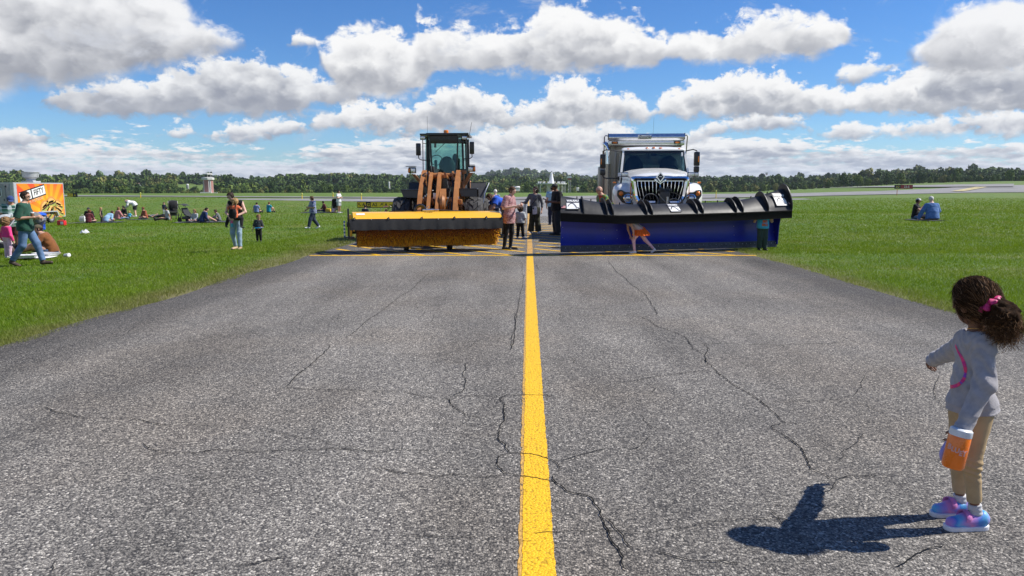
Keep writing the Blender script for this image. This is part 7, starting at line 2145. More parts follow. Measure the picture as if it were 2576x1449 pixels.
# ---------------------------------------------------------------- girl in the foreground
def build_girl():
    H = 1.19
    o_ = np.array([W(2428, 1318, 3.39)[0], 3.39, 0.012]); rz = R_(-80)
    L = Loc(o_, rz)
    def J(px, py, d): return tuple(L.w2l(W(px, py, d)) / H)
    ov = dict(
        head=J(2452, 764, 3.38), neck=J(2458, 832, 3.385), chest=J(2450, 893, 3.385), belly=J(2444, 965, 3.385), pelvis=J(2446, 1022, 3.385),
        shL=J(2476, 862, 3.285), shR=J(2428, 853, 3.475), elL=J(2478, 965, 3.235), wrL=J(2424, 1073, 3.215), elR=J(2396, 884, 3.66), wrR=J(2350, 905, 3.86),
        hipL=J(2462, 1040, 3.33), hipR=J(2422, 1036, 3.44), knL=J(2443, 1165, 3.315), knR=J(2412, 1152, 3.455), anL=J(2453, 1284, 3.325), anR=J(2415, 1258, 3.47), toL=J(2392, 1318, 3.315), toR=J(2362, 1288, 3.462))
    pattern = None
    m, g, p = nodes_mat('tie_dye_shoe', 0.5)
    tc = g.n('ShaderNodeTexCoord'); sp = g.n('ShaderNodeSeparateXYZ'); g.put(sp.inputs[0], tc.outputs['Object'])
    n = g.noise(tc.outputs['Object'], 12, 3, 0.5, 0.8)
    f = g.m('FRACT', g.m('ADD', g.m('MULTIPLY', sp.outputs[1], 9.0), g.m('MULTIPLY', n, 0.9)))
    g.put(p.inputs['Base Color'], g.ramp(f, [(0.0, (0.66, 0.25, 0.52)), (0.28, (0.30, 0.22, 0.62)), (0.45, (0.06, 0.22, 0.62)), (0.6, (0.10, 0.42, 0.72)), (0.8, (0.40, 0.28, 0.65)), (1.0, (0.66, 0.25, 0.52))]))
    M_SHOE = m
    sweat = mat('heather_grey_sweatshirt', (0.385, 0.368, 0.378), 0.9, var=0.10, scale=30, bump=0.0025, bscale=420, sheen=0.25, spec=0.15)
    tan = mat('tan_leggings', (0.47, 0.345, 0.19), 0.8, var=0.08, scale=12, bump=0.001, bscale=200, spec=0.2)
    sock = cloth('sock_white', (0.60, 0.60, 0.60)); pinkm = cloth('velcro_pink', (0.62, 0.22, 0.48)); sole_m = mat('sole_white', (0.72, 0.72, 0.74), 0.5)
    scr = mat('magenta_scrunchie', (0.52, 0.02, 0.14), 0.6, var=0.4, scale=60)
    hairm = mat('dark_curly_hair', (0.030, 0.015, 0.007), 0.75, var=0.5, scale=60, bump=0.006, bscale=200, spec=0.05)
    strand, g2, p2 = nodes_mat('curly_strands', 0.6)
    ge = g2.n('ShaderNodeNewGeometry')
    g2.put(p2.inputs['Base Color'], g2.ramp(ge.outputs['Random Per Island'], [(0, (0.028, 0.014, 0.006)), (0.6, (0.10, 0.050, 0.022)), (1, (0.30, 0.17, 0.085))]))
    p2.inputs['Specular IOR Level'].default_value = 0.06
    lookw = np.array([-.40, .92, -.04]); face = L.tl(lookw)

    def extra(t, JJ, H_, q):
        hc, Rh, k = q['hc'], q['Rh'], q['k']
        # --- sweatshirt
        ease = .016
        tf = q['tf']
        hp = JJ['pelvis'] + (JJ['pelvis'] - JJ['belly']) / np.linalg.norm(JJ['pelvis'] - JJ['belly']) * .012
        dn = unit(JJ['pelvis'] - JJ['belly']); tu = unit(JJ['neck'] - JJ['pelvis'])
        def sf(P):
            d = q['torso'](P, ease)
            d = smin(d, cone(P, JJ['pelvis'], hp + dn * .03, .080 * H_ + ease, .082 * H_ + ease, (tf, .85)), .05)
            d = np.maximum(d, (P - hp) @ dn)
            d = np.maximum(d, -(np.sqrt(((P - (JJ['neck'] + tu * .030)) ** 2).sum(1)) - .060))
            d = np.maximum(d, (P - (JJ['neck'] + tu * .005)) @ tu)
            for s in 'LR':
                a, e, w = JJ['sh' + s], JJ['el' + s], JJ['wr' + s]
                d = smin(d, cone(P, a + (JJ['chest'] - a) * .14, e, .049, .042), .016)
                we = w + unit(w - e) * (.012 if s == 'L' else .03)
                u = np.maximum(cone(P, e, w, .043, .036), (P - we) @ unit(w - e))
                cu = cone(P, w - unit(w - e) * .045, we, .038, .032); cu = np.maximum(cu, (P - we) @ unit(w - e))
                d = smin(smin(d, u, .03), cu, .008)
            # soft folds: long drapes from the arm pit, rings on the sleeve
            x, y, z = P[:, 0], P[:, 1], P[:, 2]
            d = d + .0042 * np.sin((z * .8 + x * .9 + y * .5) * 74 + 2.2 * np.sin(y * 21 + 1) + 1.6 * np.sin(z * 17)) * np.clip((.95 - z) * 4, 0, 1) * np.clip((z - .55) * 5, .12, 1)
            d = d + .0035 * wob(P, 46, 1.0)
            hb = np.abs((P - hp) @ dn + .018) - .012
            return d + .0022 * np.sin((z + .5 * y) * 130 + 5 * np.sin(x * 40)) * np.clip((z - .62) * 4, 0, 1) + .003 * (hb < 0)
        so = q['garment']('sweatshirt', sf, q['lo'], q['hi'], sweat, .0048)
        # --- leggings
        def lf(P):
            d = cone(P, JJ['belly'] * .3 + JJ['pelvis'] * .7, JJ['pelvis'], .082 * H_, .084 * H_, (tf, .85))
            for s in 'LR':
                a, kn, an = JJ['hip' + s], JJ['kn' + s], JJ['an' + s]
                e2 = an + (kn - an) * .20
                u = smin(cone(P, a, kn, .062, .038), np.maximum(cone(P, kn, e2, .038, .031), (P - e2) @ unit(an - kn)), .03)
                d = smin(d, u, .012)
            z = P[:, 2]
            kz = (JJ['knL'][2] + JJ['knR'][2]) / 2
            d = d + .0035 * np.sin(z * 210 + 6 * P[:, 1] * 10) * np.exp(-((z - kz + .01) / .045) ** 2) + .0018 * wob(P, 60, 2.0)
            return np.maximum(d, (P[:, 2] - JJ['pelvis'][2] - .05))
        q['garment']('leggings', lf, q['lo'], q['hi'], tan, .0045)
        # --- socks, shoes, straps, soles
        for s in 'LR':
            an, kn, to = JJ['an' + s], JJ['kn' + s], JJ['to' + s]
            up = unit(kn - an)
            q['garment']('sock', lambda P: np.maximum(cone(P, an - up * .03, an + up * .035, .031, .028), (P - an - up * .033) @ up) + .0015 * np.sin(P[:, 2] * 300), an - .09, an + .09, sock, .004)
            gz = 0.0
            dh = unit(v3(to[0] - an[0], to[1] - an[1], 0)); sdv = v3(-dh[1], dh[0], 0)
            heel = v3(an[0], an[1], gz + .040) - dh * .030; toe = v3(an[0], an[1], gz + .033) + dh * .108
            midf = heel + (toe - heel) * .5
            def shf(P):
                d = cone(P, heel + v3(0, 0, .002), toe, .033, .029, (v3(0, 0, 1), .95))
                d = smin(d, cone(P, heel + v3(0, 0, .016), midf + v3(0, 0, .008), .031, .031), .03)
                d = np.maximum(d, -(cone(P, an + up * .0, an + up * .09, .031, .033)))
                d = np.maximum(d, P[:, 2] - gz - .086)
                return np.maximum(d, -(P[:, 2] - gz - .014))
            sh_ = q['garment']('shoe', shf, np.minimum(heel, toe) - .07, np.maximum(heel, toe) + .09, M_SHOE, .0038)
            def sof(P):
                d = cone(P * v3(1, 1, 0) + v3(0, 0, gz), v3(heel[0], heel[1], gz) - dh * .001, v3(toe[0], toe[1], gz) + dh * .003, .037, .035)
                return np.maximum(d, np.abs(P[:, 2] - gz - .011) - .012)
            V, Q = nets(sof, np.minimum(heel, toe) - .07, np.maximum(heel, toe) + .07, .0038)
            np_mesh('sole', V, Q, sole_m, sh_)
            b = MB().use(pinkm)
            c = midf + v3(0, 0, .020)
            arc = [c + dh * (.010 - .012 * math.cos(a) * 0) + sdv * (.0355 * math.cos(a)) + v3(0, 0, .0335 * math.sin(a)) for a in np.linspace(-.25, PI + .25, 14)]
            b.tube(arc, .015, 8, flat=.2); b.build('velcro_strap', pinkm, sh_)
        # --- hair cap, ponytail, scrunchie, loose curls
        Wl = lambda px, py, d: L.w2l(W(px, py, d))
        tail0 = Wl(2487, 762, 3.295); tail1 = Wl(2520, 796, 3.255); tail2 = Wl(2528, 830, 3.265)
        def headq(P): return (P - hc) @ Rh / k
        def hf(P):
            qq = headq(P)
            d = elli(qq, v3(0, .03, .09), (.395, .44, .435))
            d = smax(d, -(qq[:, 1] + .20) - .9 * np.clip(qq[:, 2] - .10, 0, .5), .04)
            d = smax(d, -.30 - qq[:, 2] - .35 * np.clip(qq[:, 1], 0, .3), .05)
            d = d * k
            d = smin(d, cone(P, hc + Rh @ v3(0, .30, 0) * k, tail0, .05, .032), .03)
            d = d + .0035 * np.sin(((P - tail0) @ Rh[:, 0]) * 150 + 3 * np.sin(P[:, 2] * 30)) + .003 * wob(P, 70)
            return d
        hm = q['garment']('hair', hf, hc - .28, hc + .28, hairm, .0048)
        def pf(P):
            d = cone(P, tail0 + (tail1 - tail0) * .35, tail1, .040, .062); d = smin(d, cone(P, tail1, tail2, .060, .040), .04)
            return d + .012 * wob(P, 75) + .006 * wob(P, 160, 2)
        pt = q['garment']('ponytail', pf, np.minimum(tail0, tail2) - .16, np.maximum(tail0, tail2) + .16, hairm, .0048)
        r = np.random.default_rng(17)
        SV, SF, off = [], [], 0
        def curl(p0, d0, ln, rad, turns, n, w):
            nonlocal off
            a = unit(np.cross(d0, r.normal(size=3))); b_ = np.cross(d0, a); ph = r.random() * 6.3
            droop = v3(0, 0, -1) * ln * .35
            pts = []
            for i in range(n):
                tt = i / (n - 1)
                pts.append(p0 + d0 * ln * tt + droop * tt * tt + (a * math.cos(ph + turns * 6.28 * tt) + b_ * math.sin(ph + turns * 6.28 * tt)) * rad * min(1, tt * 2.5))
            pts = np.array(pts)
            sdv = unit(np.cross(d0, r.normal(size=3))) * w
            V = np.concatenate([pts - sdv, pts + sdv]); SV.append(V)
            i = np.arange(n - 1)
            SF.append(np.stack([i, i + 1, i + 1 + n, i + n], -1) + off); off += 2 * n
        for k2 in range(2600):       # ponytail curls
            f = r.random(); c = tail1 * (1 - f) + tail2 * f
            d0 = unit(r.normal(size=3)); p0 = c + d0 * .045
            if d0 @ (tail0 - tail1) > .6 * np.linalg.norm(tail0 - tail1): continue
            curl(p0, unit(d0 + v3(0, 0, -.25)), r.uniform(.022, .055), r.uniform(.005, .010), r.uniform(1.2, 2.6), 12, .0008)
        pts_ = np.array([v.co for v in hm.data.vertices]); nr = np.array([v.normal for v in hm.data.vertices])
        for i in r.choice(len(pts_), 900):   # frizz standing off the head
            if (pts_[i] - hc) @ hc * 0 + headq(pts_[i][None])[0][2] < -.2: continue
            curl(pts_[i] - nr[i] * .003, unit(nr[i] + r.normal(size=3) * .5), r.uniform(.012, .032), .003, r.uniform(.3, 1.0), 6, .0005)
        # combed strands from brow to the tie
        for i in r.choice(len(pts_), 1500):
            p0 = pts_[i]; dv = tail0 - p0; nn = nr[i]; dv = dv - nn * (dv @ nn); 
            if np.linalg.norm(dv) < .02: continue
            curl(p0 + nn * .002, unit(unit(dv) + nn * .05), r.uniform(.03, .06), .0025, .7, 6, .0008)
        np_mesh('loose_curls', np.concatenate(SV), np.concatenate(SF), strand, t, smooth=True)
        ax = unit(tail1 - tail0); a1 = unit(np.cross(ax, v3(0, 0, 1))); a2 = np.cross(ax, a1)
        b = MB()
        th = np.linspace(0, 2 * PI, 26, endpoint=False)
        b.tube([tail0 + ax * .012 + (a1 * math.cos(a) + a2 * math.sin(a)) * (.040 + .004 * math.sin(7 * a)) + ax * .006 * math.sin(5 * a) for a in th], [.015 + .004 * math.sin(9 * a) for a in th], 10, closed=True)
        b.build('scrunchie', scr, t)
        # --- magenta arc printed on the sweatshirt: follow the cloth
        dg = bpy.context.evaluated_depsgraph_get()
        dg.update()
        nv = L.tl
        oc = L.w2l((0, 0, CAM_H))
        from mathutils.bvhtree import BVHTree
        bv = BVHTree.FromPolygons([tuple(v.co) for v in so.data.vertices], [tuple(p_.vertices) for p_ in so.data.polygons])
        arc = [(2404, 868), (2411, 885), (2420, 900), (2426, 915), (2429.5, 930), (2429, 943), (2425, 954), (2418, 963), (2409, 969), (2399, 972.5), (2389, 973)]
        seg = []
        for (x0, y0), (x1, y1) in zip(arc[:-1], arc[1:]):
            for f in np.linspace(0, 1, 5, endpoint=False): seg.append((x0 + (x1 - x0) * f, y0 + (y1 - y0) * f))
        hits = []
        for (x, y) in seg:
            d_ = Vector(L.tl(ray(x, y))).normalized(); h = bv.ray_cast(Vector(oc), d_)
            if h[0] is not None: hits.append((np.array(h[0]), np.array(h[1])))
        b = MB()
        mags = [mat('print_magenta', (0.66, 0.008, 0.20), 0.35), mat('print_violet', (0.22, 0.02, 0.42), 0.35), mat('print_pink', (0.78, 0.02, 0.16), 0.3)]
        n = len(hits)
        for i in range(n - 1):
            (p0, n0), (p1, n1) = hits[i], hits[i + 1]
            if np.linalg.norm(p1 - p0) > .03: continue
            tv = unit(p1 - p0); w0 = .0045 + .0035 * min(1, i / 14)
            s0, s1 = np.cross(n0, tv) * w0, np.cross(n1, tv) * w0
            b.use(mags[1] if 22 < i < 28 or 33 < i < 36 else (mags[2] if i % 9 < 4 else mags[0]))
            b.add([p0 - s0 + n0 * .002, p0 + s0 + n0 * .002, p1 + s1 + n1 * .002, p1 - s1 + n1 * .002], [(0, 1, 2, 3)])
        b.build('printed_arc', None, so, smooth=60)
        b = MB(); nk = JJ['neck']     # thin chain at the nape
        b.tube([nk + (JJ['shL'] - JJ['shR']) * .22 * math.cos(a) + tf * .045 * math.sin(a) + tu * .012 for a in np.linspace(0, 2 * PI, 24, endpoint=False)], .0016, 5, closed=True)
        b.build('necklace', mat('gold_chain', (0.7, 0.45, 0.18), 0.25, metal=1.0), t)
    root = person('little girl in grey sweatshirt and tan leggings with a big curly ponytail', H, o_, rz, 'stand', ov, 'brown', .76, hs=.193, face=face, cell=.005, extra=extra, grip=.75)
    # --- the bottle hanging in her left hand
    top = W(2420, 1078, 3.19); bot = W(2395, 1176, 3.185)
    ax = Vector(top - bot); ln = ax.length
    M_OR = mat('orange_bottle_plastic', (0.95, 0.20, 0.006), 0.28, var=0.05, coat=0.4)
    bt = thing('drink_bottle', 'orange water bottle with white lid and pink lettering in the girl\'s hand', 'bottle', bot)
    qr = ax.to_track_quat('Z', 'X'); bt.rotation_mode = 'QUATERNION'; bt.rotation_quaternion = qr
    rr = .0455
    b = MB().use(M_OR).lathe([(.001, .004), (rr * .55, .004), (rr * .6, .0), (rr * .86, .0), (rr, .012), (rr, ln * .80), (rr * .96, ln * .83), (.001, ln * .835)], n=40, caps=False)
    b.build('bottle_body', None, bt)
    b = MB().use(mat('bottle_lid_white', (0.70, 0.74, 0.76), 0.35)).lathe([(rr * .99, ln * .815), (rr * 1.01, ln * .83), (rr * 1.0, ln * .97), (rr * .86, ln * 1.0), (.001, ln * 1.0)], n=36, caps=False)
    b.use(mat('bottle_spout_blue', (0.03, 0.10, 0.45), 0.4)).box((-rr * .5, 0, ln * 1.02), (.03, .025, .025), bev=.006)
    b.build('lid', None, bt)
    # lettering wrapped round the body, facing the viewer
    inv = qr.to_matrix().inverted(); vc = inv @ (Vector((0, 0, CAM_H)) - Vector(bot)); ang = math.atan2(vc.y, vc.x)
    for i, (ch, dz, sz) in enumerate((('B', .004, .034), ('L', .0, .028), ('U', .002, .030), ('E', -.004, .030), ('Y', .0, .036))):
        a = ang + (i - 2.0) * .36 + .05
        n_ = Vector((math.cos(a), math.sin(a), 0)); tx = Vector((-math.sin(a), math.cos(a), 0))
        c = n_ * (rr + .0008) + Vector((0, 0, ln * .47 + dz - .003 * (i - 2)))
        Mx = Matrix(((tx.x, -n_.x, 0, c.x), (tx.y, -n_.y, 0, c.y), (0, 0, 1, c.z), (0, 0, 0, 1)))
        text_mesh(ch, sz, mat('pale_pink_lettering', (0.80, 0.42, 0.36), 0.5), 'lettering', bt, Mx, .0006, .9, .0012)
    b = MB().use(mat('lavender_strap', (0.33, 0.30, 0.62), 0.6))
    w = inv @ (Vector(W(2376, 1130, 3.25)) - Vector(bot))
    b.tube([(w.x + .008 * math.sin(5 * f), w.y, w.z + .11 * (f - .5)) for f in np.linspace(0, 1, 9)], [.004, .010, .013, .014, .014, .014, .013, .010, .005], 8, flat=.6)
    b.build('strap', None, bt)
build_girl()
# ---------------------------------------------------------------- food trailer
def build_trailer():
    x1, y0, y1 = -29.1, 44.0, 48.85
    zg = float(terr(-30, 46.5))
    Rt = thing('food_trailer', 'orange food trailer with burger artwork and a silver roof vent', 'food trailer', (x1, y0, zg))
    Ly, Wd, zb, zt = y1 - y0, 2.4, 0.36, 2.50
    silver = mat('trailer_aluminium', (0.52, 0.53, 0.54), 0.5, metal=0.35, var=0.12)
    grey = mat('trailer_end_panel', (0.34, 0.33, 0.33), 0.4, var=0.1)
    b = MB().use(grey).box((-Wd / 2, Ly / 2, (zb + zt) / 2), (Wd, Ly, zt - zb), bev=0.03)
    b.use(silver)
    for z in (zt - 0.02, zb + 0.02):
        b.box((-Wd / 2, 0, z), (Wd + 0.06, 0.05, 0.07)); b.box((0, Ly / 2, z), (0.05, Ly + 0.06, 0.07))
    b.box((-0.06, 0.0, (zb + zt) / 2), (0.22, 0.06, zt - zb)); b.box((0.0, 0.10, (zb + zt) / 2), (0.06, 0.30, zt - zb)); b.box((0.0, Ly, (zb + zt) / 2), (0.06, 0.06, zt - zb))
    b.use(M_DGREY).box((-0.55, -0.02, 2.28), (0.28, 0.05, 0.10))
    b.build('trailer_box', None, Rt)
    # printed side: sun rays
    m, g, p = nodes_mat('sunburst_print', 0.35)
    tc = g.n('ShaderNodeTexCoord'); sp = g.n('ShaderNodeSeparateXYZ'); g.put(sp.inputs[0], tc.outputs['Object'])
    a = g.m('ARCTAN2', g.m('SUBTRACT', sp.outputs[2], 0.55), g.m('SUBTRACT', sp.outputs[1], 3.3))
    ray_ = g.smooth(g.m('SINE', g.m('MULTIPLY', a, 17.0)), -.25, .25)
    far = g.smooth(g.v('LENGTH', g.xyz(g.m('SUBTRACT', sp.outputs[2], 0.55), g.m('SUBTRACT', sp.outputs[1], 3.3))), 0.6, 2.8)
    ln_ = g.n('ShaderNodeVectorMath', operation='LENGTH'); g.put(ln_.inputs[0], g.xyz(g.m('SUBTRACT', sp.outputs[2], 0.55), g.m('SUBTRACT', sp.outputs[1], 3.3)))
    far = g.smooth(ln_.outputs['Value'], 0.5, 2.6)
    c = g.mix(far, (0.92, 0.46, 0.015), (0.85, 0.24, 0.012)); c2 = g.mix(far, (0.92, 0.36, 0.012), (0.80, 0.075, 0.02))
    g.put(p.inputs['Base Color'], g.mix(ray_, c, c2))
    b = MB().use(m).box((0.012, Ly / 2 + 0.12, (zb + zt) / 2 + 0.02), (0.02, Ly - 0.32, zt - zb - 0.12)); side = b.build('printed_side', None, Rt)
    # name board, tilted
    def SM(y, z, rot=0.0): return T_(0.03, y, z) @ Matrix.Rotation(PI / 2, 4, 'Z') @ Matrix.Rotation(-rot, 4, 'Y')
    def slab(y, z, w, h, rot, m_, off):
        b = MB().use(m_); M = SM(y, z, rot)
        b.prism([tuple(M @ Vector((sx * w / 2, -off, sz * h / 2))) for sx, sz in ((-1, -1), (1, -1), (1, 1), (-1, 1))], (0.004, 0, 0)); return b
    nb = slab(1.70, 1.86, 2.5, 0.66, .20, M_BLACK, 0.0).build('name_board', None, Rt)
    slab(2.26, 1.97, 1.28, 0.52, .20, M_DECAL, .006).build('white_panel', None, nb); slab(0.98, 1.72, 1.1, 0.52, .20, M_DECAL, .006).build('white_panel', None, nb)
    text_mesh('FIFTY', 0.50, M_BLACK, 'lettering', nb, SM(2.26, 1.97, .20) @ T_(0, -.014, 0), .003, .82, .006)
    cream = mat('cream_print', (0.85, 0.62, 0.36), 0.5)
    text_mesh('IN THE MIDDLE', 0.24, cream, 'lettering', side, SM(1.95, 1.47, .20) @ T_(0, -.008, 0), .003, .85)
    # burgers: buns, patties, lettuce as flat print shapes
    bun, bun2, pat, let, che = mat('print_bun', (0.62, 0.27, 0.06), 0.5, var=.3), mat('print_bun_light', (0.80, 0.45, 0.14), 0.5, var=.3), mat('print_patty', (0.06, 0.025, 0.012), 0.6), mat('print_lettuce', (0.35, 0.38, 0.08), 0.6, var=.4), mat('print_cheese', (0.85, 0.55, 0.08), 0.5)
    b = MB()
    def disc(y, z, ry, rz_, rot, m_, off):
        M = SM(y, z, rot); pts = [tuple(M @ Vector((ry * math.cos(t), -off, rz_ * math.sin(t)))) for t in np.linspace(0, 2 * PI, 20, endpoint=False)]
        b.use(m_).prism(pts, (0.003, 0, 0))
    for (y, z, s_, r_) in ((2.75, 1.05, .48, .5), (3.45, 1.28, .50, .15), (4.2, 1.1, .45, -.3), (3.35, .72, .50, .9), (4.25, .72, .48, -.5)):
        disc(y, z, s_, s_ * .8, r_, bun, .004); disc(y + .05, z - .10, s_ * .92, s_ * .35, r_, let, .008); disc(y + .05, z - .04, s_ * .80, s_ * .17, r_, pat, .012); disc(y, z + .05, s_ * .8, s_ * .14, r_, che, .016); disc(y - .05, z + .22 * s_, s_ * .62, s_ * .32, r_, bun2, .016)
    b.build('burger_print', None, side)
    b = MB().use(grey); b.box((-0.92, -0.03, 1.55), (0.9, 0.04, 1.7)); b.use(mat('trailer_window', (0.05, 0.07, 0.10), 0.1, coat=.5)).box((-0.92, -0.055, 1.95), (0.42, 0.02, 0.42)); b.use(M_DECAL)
    b.box((-0.92, -0.06, 2.18), (0.50, 0.02, 0.04)); b.box((-0.92, -0.06, 1.72), (0.50, 0.02, 0.04)); b.box((-0.92, -0.06, 1.95), (0.03, 0.02, 0.44)); b.box((-1.15, -0.06, 1.95), (0.04, 0.02, 0.5)); b.box((-0.69, -0.06, 1.95), (0.04, 0.02, 0.5))
    b.use(M_BLACK).box((-0.55, -0.06, 1.5), (0.03, 0.03, 0.14)); b.build('door', None, Rt)
    b = MB().use(M_YELP).box((-1.6, -0.03, 1.5), (0.5, 0.03, 1.0)); b.build('yellow_panel', None, Rt)
    # exhaust fan on the roof
    b = MB().use(silver); b.box((-0.75, 2.85, zt + 0.06), (0.75, 0.75, 0.12), bev=0.02)
    b.lathe([(.26, 0.10), (.24, .22), (.34, .30), (.43, .36), (.46, .62), (.50, .64), (.50, .68), (.44, .68), (.42, .45), (.001, .45)], (-0.75, 2.85, zt), 'z', 28, caps=False); b.use(M_STEEL).tube([(-.27, 2.85, zt + .58), (-.16, 2.85, zt + .55), (-.14, 2.85, zt + .40), (-.22, 2.85, zt + .28)], .012, 6); b.build('roof_vent', None, Rt)
    tb, rb = tyre_mesh(0.36, 0.22, 30, 0.008, 0.22), rim_mesh(0.22, 0.22, 0.03, 6)
    add_wheels(Rt, [(-0.06, 2.55, 0.36, 0), (-0.06, 3.38, 0.36, 0), (-2.34, 2.55, 0.36, 0), (-2.34, 3.38, 0.36, 0)], tb, rb, mat('trailer_rim', (0.5, 0.5, 0.5), 0.35, metal=.7))
    b = MB().use(silver)
    for s in (0.02,):
        b.prism([(s, 1.98, .42), (s, 2.15, .76), (s, 3.80, .76), (s, 3.98, .42), (s, 3.9, .42), (s, 3.74, .70), (s, 2.2, .70), (s, 2.06, .42)], (0.16, 0, 0))
    b.build('mudguard', None, Rt)
    b = MB().use(M_BLACK).box((-1.2, Ly / 2, 0.40), (1.9, Ly - .1, .12)); b.box((-1.2, -0.7, .42), (.12, 1.4, .12)); b.cyl((-1.2, 2.55, .36), (-0.1, 2.55, .36), .04); b.cyl((-1.2, 3.38, .36), (-.1, 3.38, .36), .04); b.build('frame', None, Rt)
    q = at(156, 568)
    t = thing('fuel_can', 'red plastic can standing on the grass behind the trailer wheels', 'can', q)
    b = MB().use(mat('red_plastic', (0.62, 0.015, 0.02), 0.4)).box((0, 0, .15), (.40, .28, .30), bev=.05); b.use(M_DECAL).box((.08, -.142, .16), (.14, .01, .15)); b.build('can_body', None, t)
    b = MB().use(mat('red_plastic', (0.62, 0.015, 0.02), 0.4)).tube([(-.12, 0, .28), (-.08, 0, .35), (.08, 0, .35), (.12, 0, .28)], .02, 8); b.use(M_BLACK).cyl((.15, 0, .29), (.17, 0, .36), .028, 10); b.build('handle', None, t)
build_trailer()

# ---------------------------------------------------------------- airfield signs
YEL = mat('sign_yellow', (0.92, 0.60, 0.015), 0.45, var=.05); BLK = mat('sign_black', (0.012, 0.012, 0.012), 0.5); REDS = mat('sign_red', (0.36, 0.012, 0.02), 0.45, var=.08); WHT = mat('sign_white', (0.8, 0.8, 0.78), 0.5)
def sign(label, loc, w, h, z0, panels, rz=0.0, legs=None):
    """panels: (fraction from, to, back material, text, text material, [arrow angle, arrow x])"""
    t = thing('airfield_sign', label, 'sign', loc, rz)
    b = MB().use(BLK).box((0, 0.07, z0 + h / 2), (w + 0.06, 0.14, h + 0.06), bev=0.015); b.build('sign_case', None, t)
    b = MB().use(M_STEEL)
    n = legs or max(2, int(w / 0.9) + 1)
    for k in range(n): b.cyl((-w / 2 + .15 + (w - .3) * k / (n - 1), 0.07, -0.05), (-w / 2 + .15 + (w - .3) * k / (n - 1), 0.07, z0), .03, 8)
    b.build('sign_legs', None, t)
    for (f0, f1, bm_, tx, tm, arr) in panels:
        x0, x1 = -w / 2 + w * f0, -w / 2 + w * f1
        b = MB().use(bm_).box(((x0 + x1) / 2, -0.006, z0 + h / 2), (x1 - x0 - 0.025, 0.012, h - 0.05)); pn = b.build('face', None, t)
        if tx: text_mesh(tx, h * .80, tm, 'lettering', pn, T_((x0 + x1) / 2 + (arr[2] if arr else 0) * h, -0.016, z0 + h / 2 - h * .02), .003, 1.0, h * .012)
        if arr:
            cx_ = (x0 + x1) / 2 + arr[1] * h; cz = z0 + h / 2; L = h * .27; a = R_(arr[0])
            d = v3(math.cos(a), 0, math.sin(a)); e = v3(-math.sin(a), 0, math.cos(a)); c = v3(cx_, -0.02, cz)
            b = MB().use(tm); wv = h * .045
            b.prism([c - d * L - e * wv, c + d * L - e * wv, c + d * L + e * wv, c - d * L + e * wv], (0, .006, 0))
            tip = c + d * L * 1.12
            for s in (-1, 1):
                q = tip - d * L * .62 + e * s * L * .62
                n_ = unit(np.cross(q - tip, v3(0, 1, 0))) * wv
                b.prism([tip - n_, q - n_, q + n_, tip + n_], (0, .006, 0))
            b.build('arrow', None, pn)
    return t
g_ = at(944, 531.5)
wS = 89 / 1880 * g_[1]
sign('long yellow taxiway direction sign with black letters and arrows beside the loader', g_, wS, .47, W(944, 522, g_[1])[2] - g_[2],
     [(0, .245, YEL, 'A', BLK, (135, -.35, .38)), (.245, .375, BLK, 'G', YEL, None), (.375, .725, YEL, 'A2', BLK, (38, .75, -.38)), (.725, 1, YEL, 'A', BLK, (-35, .45, -.35))])
g_ = at(182, 497)
sign('small distant sign with a yellow C panel and a black A panel', g_, 24 / 1880 * g_[1], 8.6 / 1880 * g_[1], W(182, 495.2, g_[1])[2] - g_[2], [(0, .58, YEL, 'C', BLK, (135, -.30, .30)), (.58, 1, BLK, 'A', YEL, None)])
g_ = at(2273, 476.6)
sign('red runway holding sign reading 23-5 with a black A2 panel', g_, 45 / 1880 * g_[1], 9.4 / 1880 * g_[1], max(.15, W(2273, 474.6, g_[1])[2] - g_[2]), [(0, .33, BLK, 'A2', YEL, None), (.33, 1, REDS, '23-5', WHT, None)])

# thin marker stakes along the far taxiway
def stake(label, px, y0, y1, top):
    q = at(px, y0); t = thing('marker_stake', label, 'marker', q, 0, 'marker stakes along the far taxiway')
    h = (W(px, y1, q[1])[2] - q[2])
    b = MB().use(YEL if top != 'green' else mat('stake_orange', (0.62, 0.16, 0.03), .6)).cyl((0, 0, -.05), (0, 0, h * .9), .055, 8, .045); b.build('stake', None, t)
    b = MB().use(mat('lens_green', (0.02, 0.16, 0.10), .3) if top == 'green' else mat('stake_tip', (0.55, 0.55, 0.10), .5)); b.lathe([(.07, 0), (.10, .06), (.10, .18), (.05, .26), (.001, .28)], (0, 0, h * .86), 'z', 12); b.build('tip', None, t)
stake('yellow marker stake left of the carried child, near the control tower side', 354, 497, 487, 'y')
stake('yellow marker stake just left of the woman in tie-dye', 760, 500.5, 488.5, 'y')
stake('yellow marker stake above the yellow direction sign', 909, 503, 490, 'y')
stake('yellow marker stake on the grass right of the truck', 1801, 499.5, 481, 'y')
stake('orange stake with a green light below the red runway sign', 2256, 491.5, 471, 'green')
stake('short yellow marker stake near the man in white shirt and pale shorts', 838, 497.5, 487, 'y')

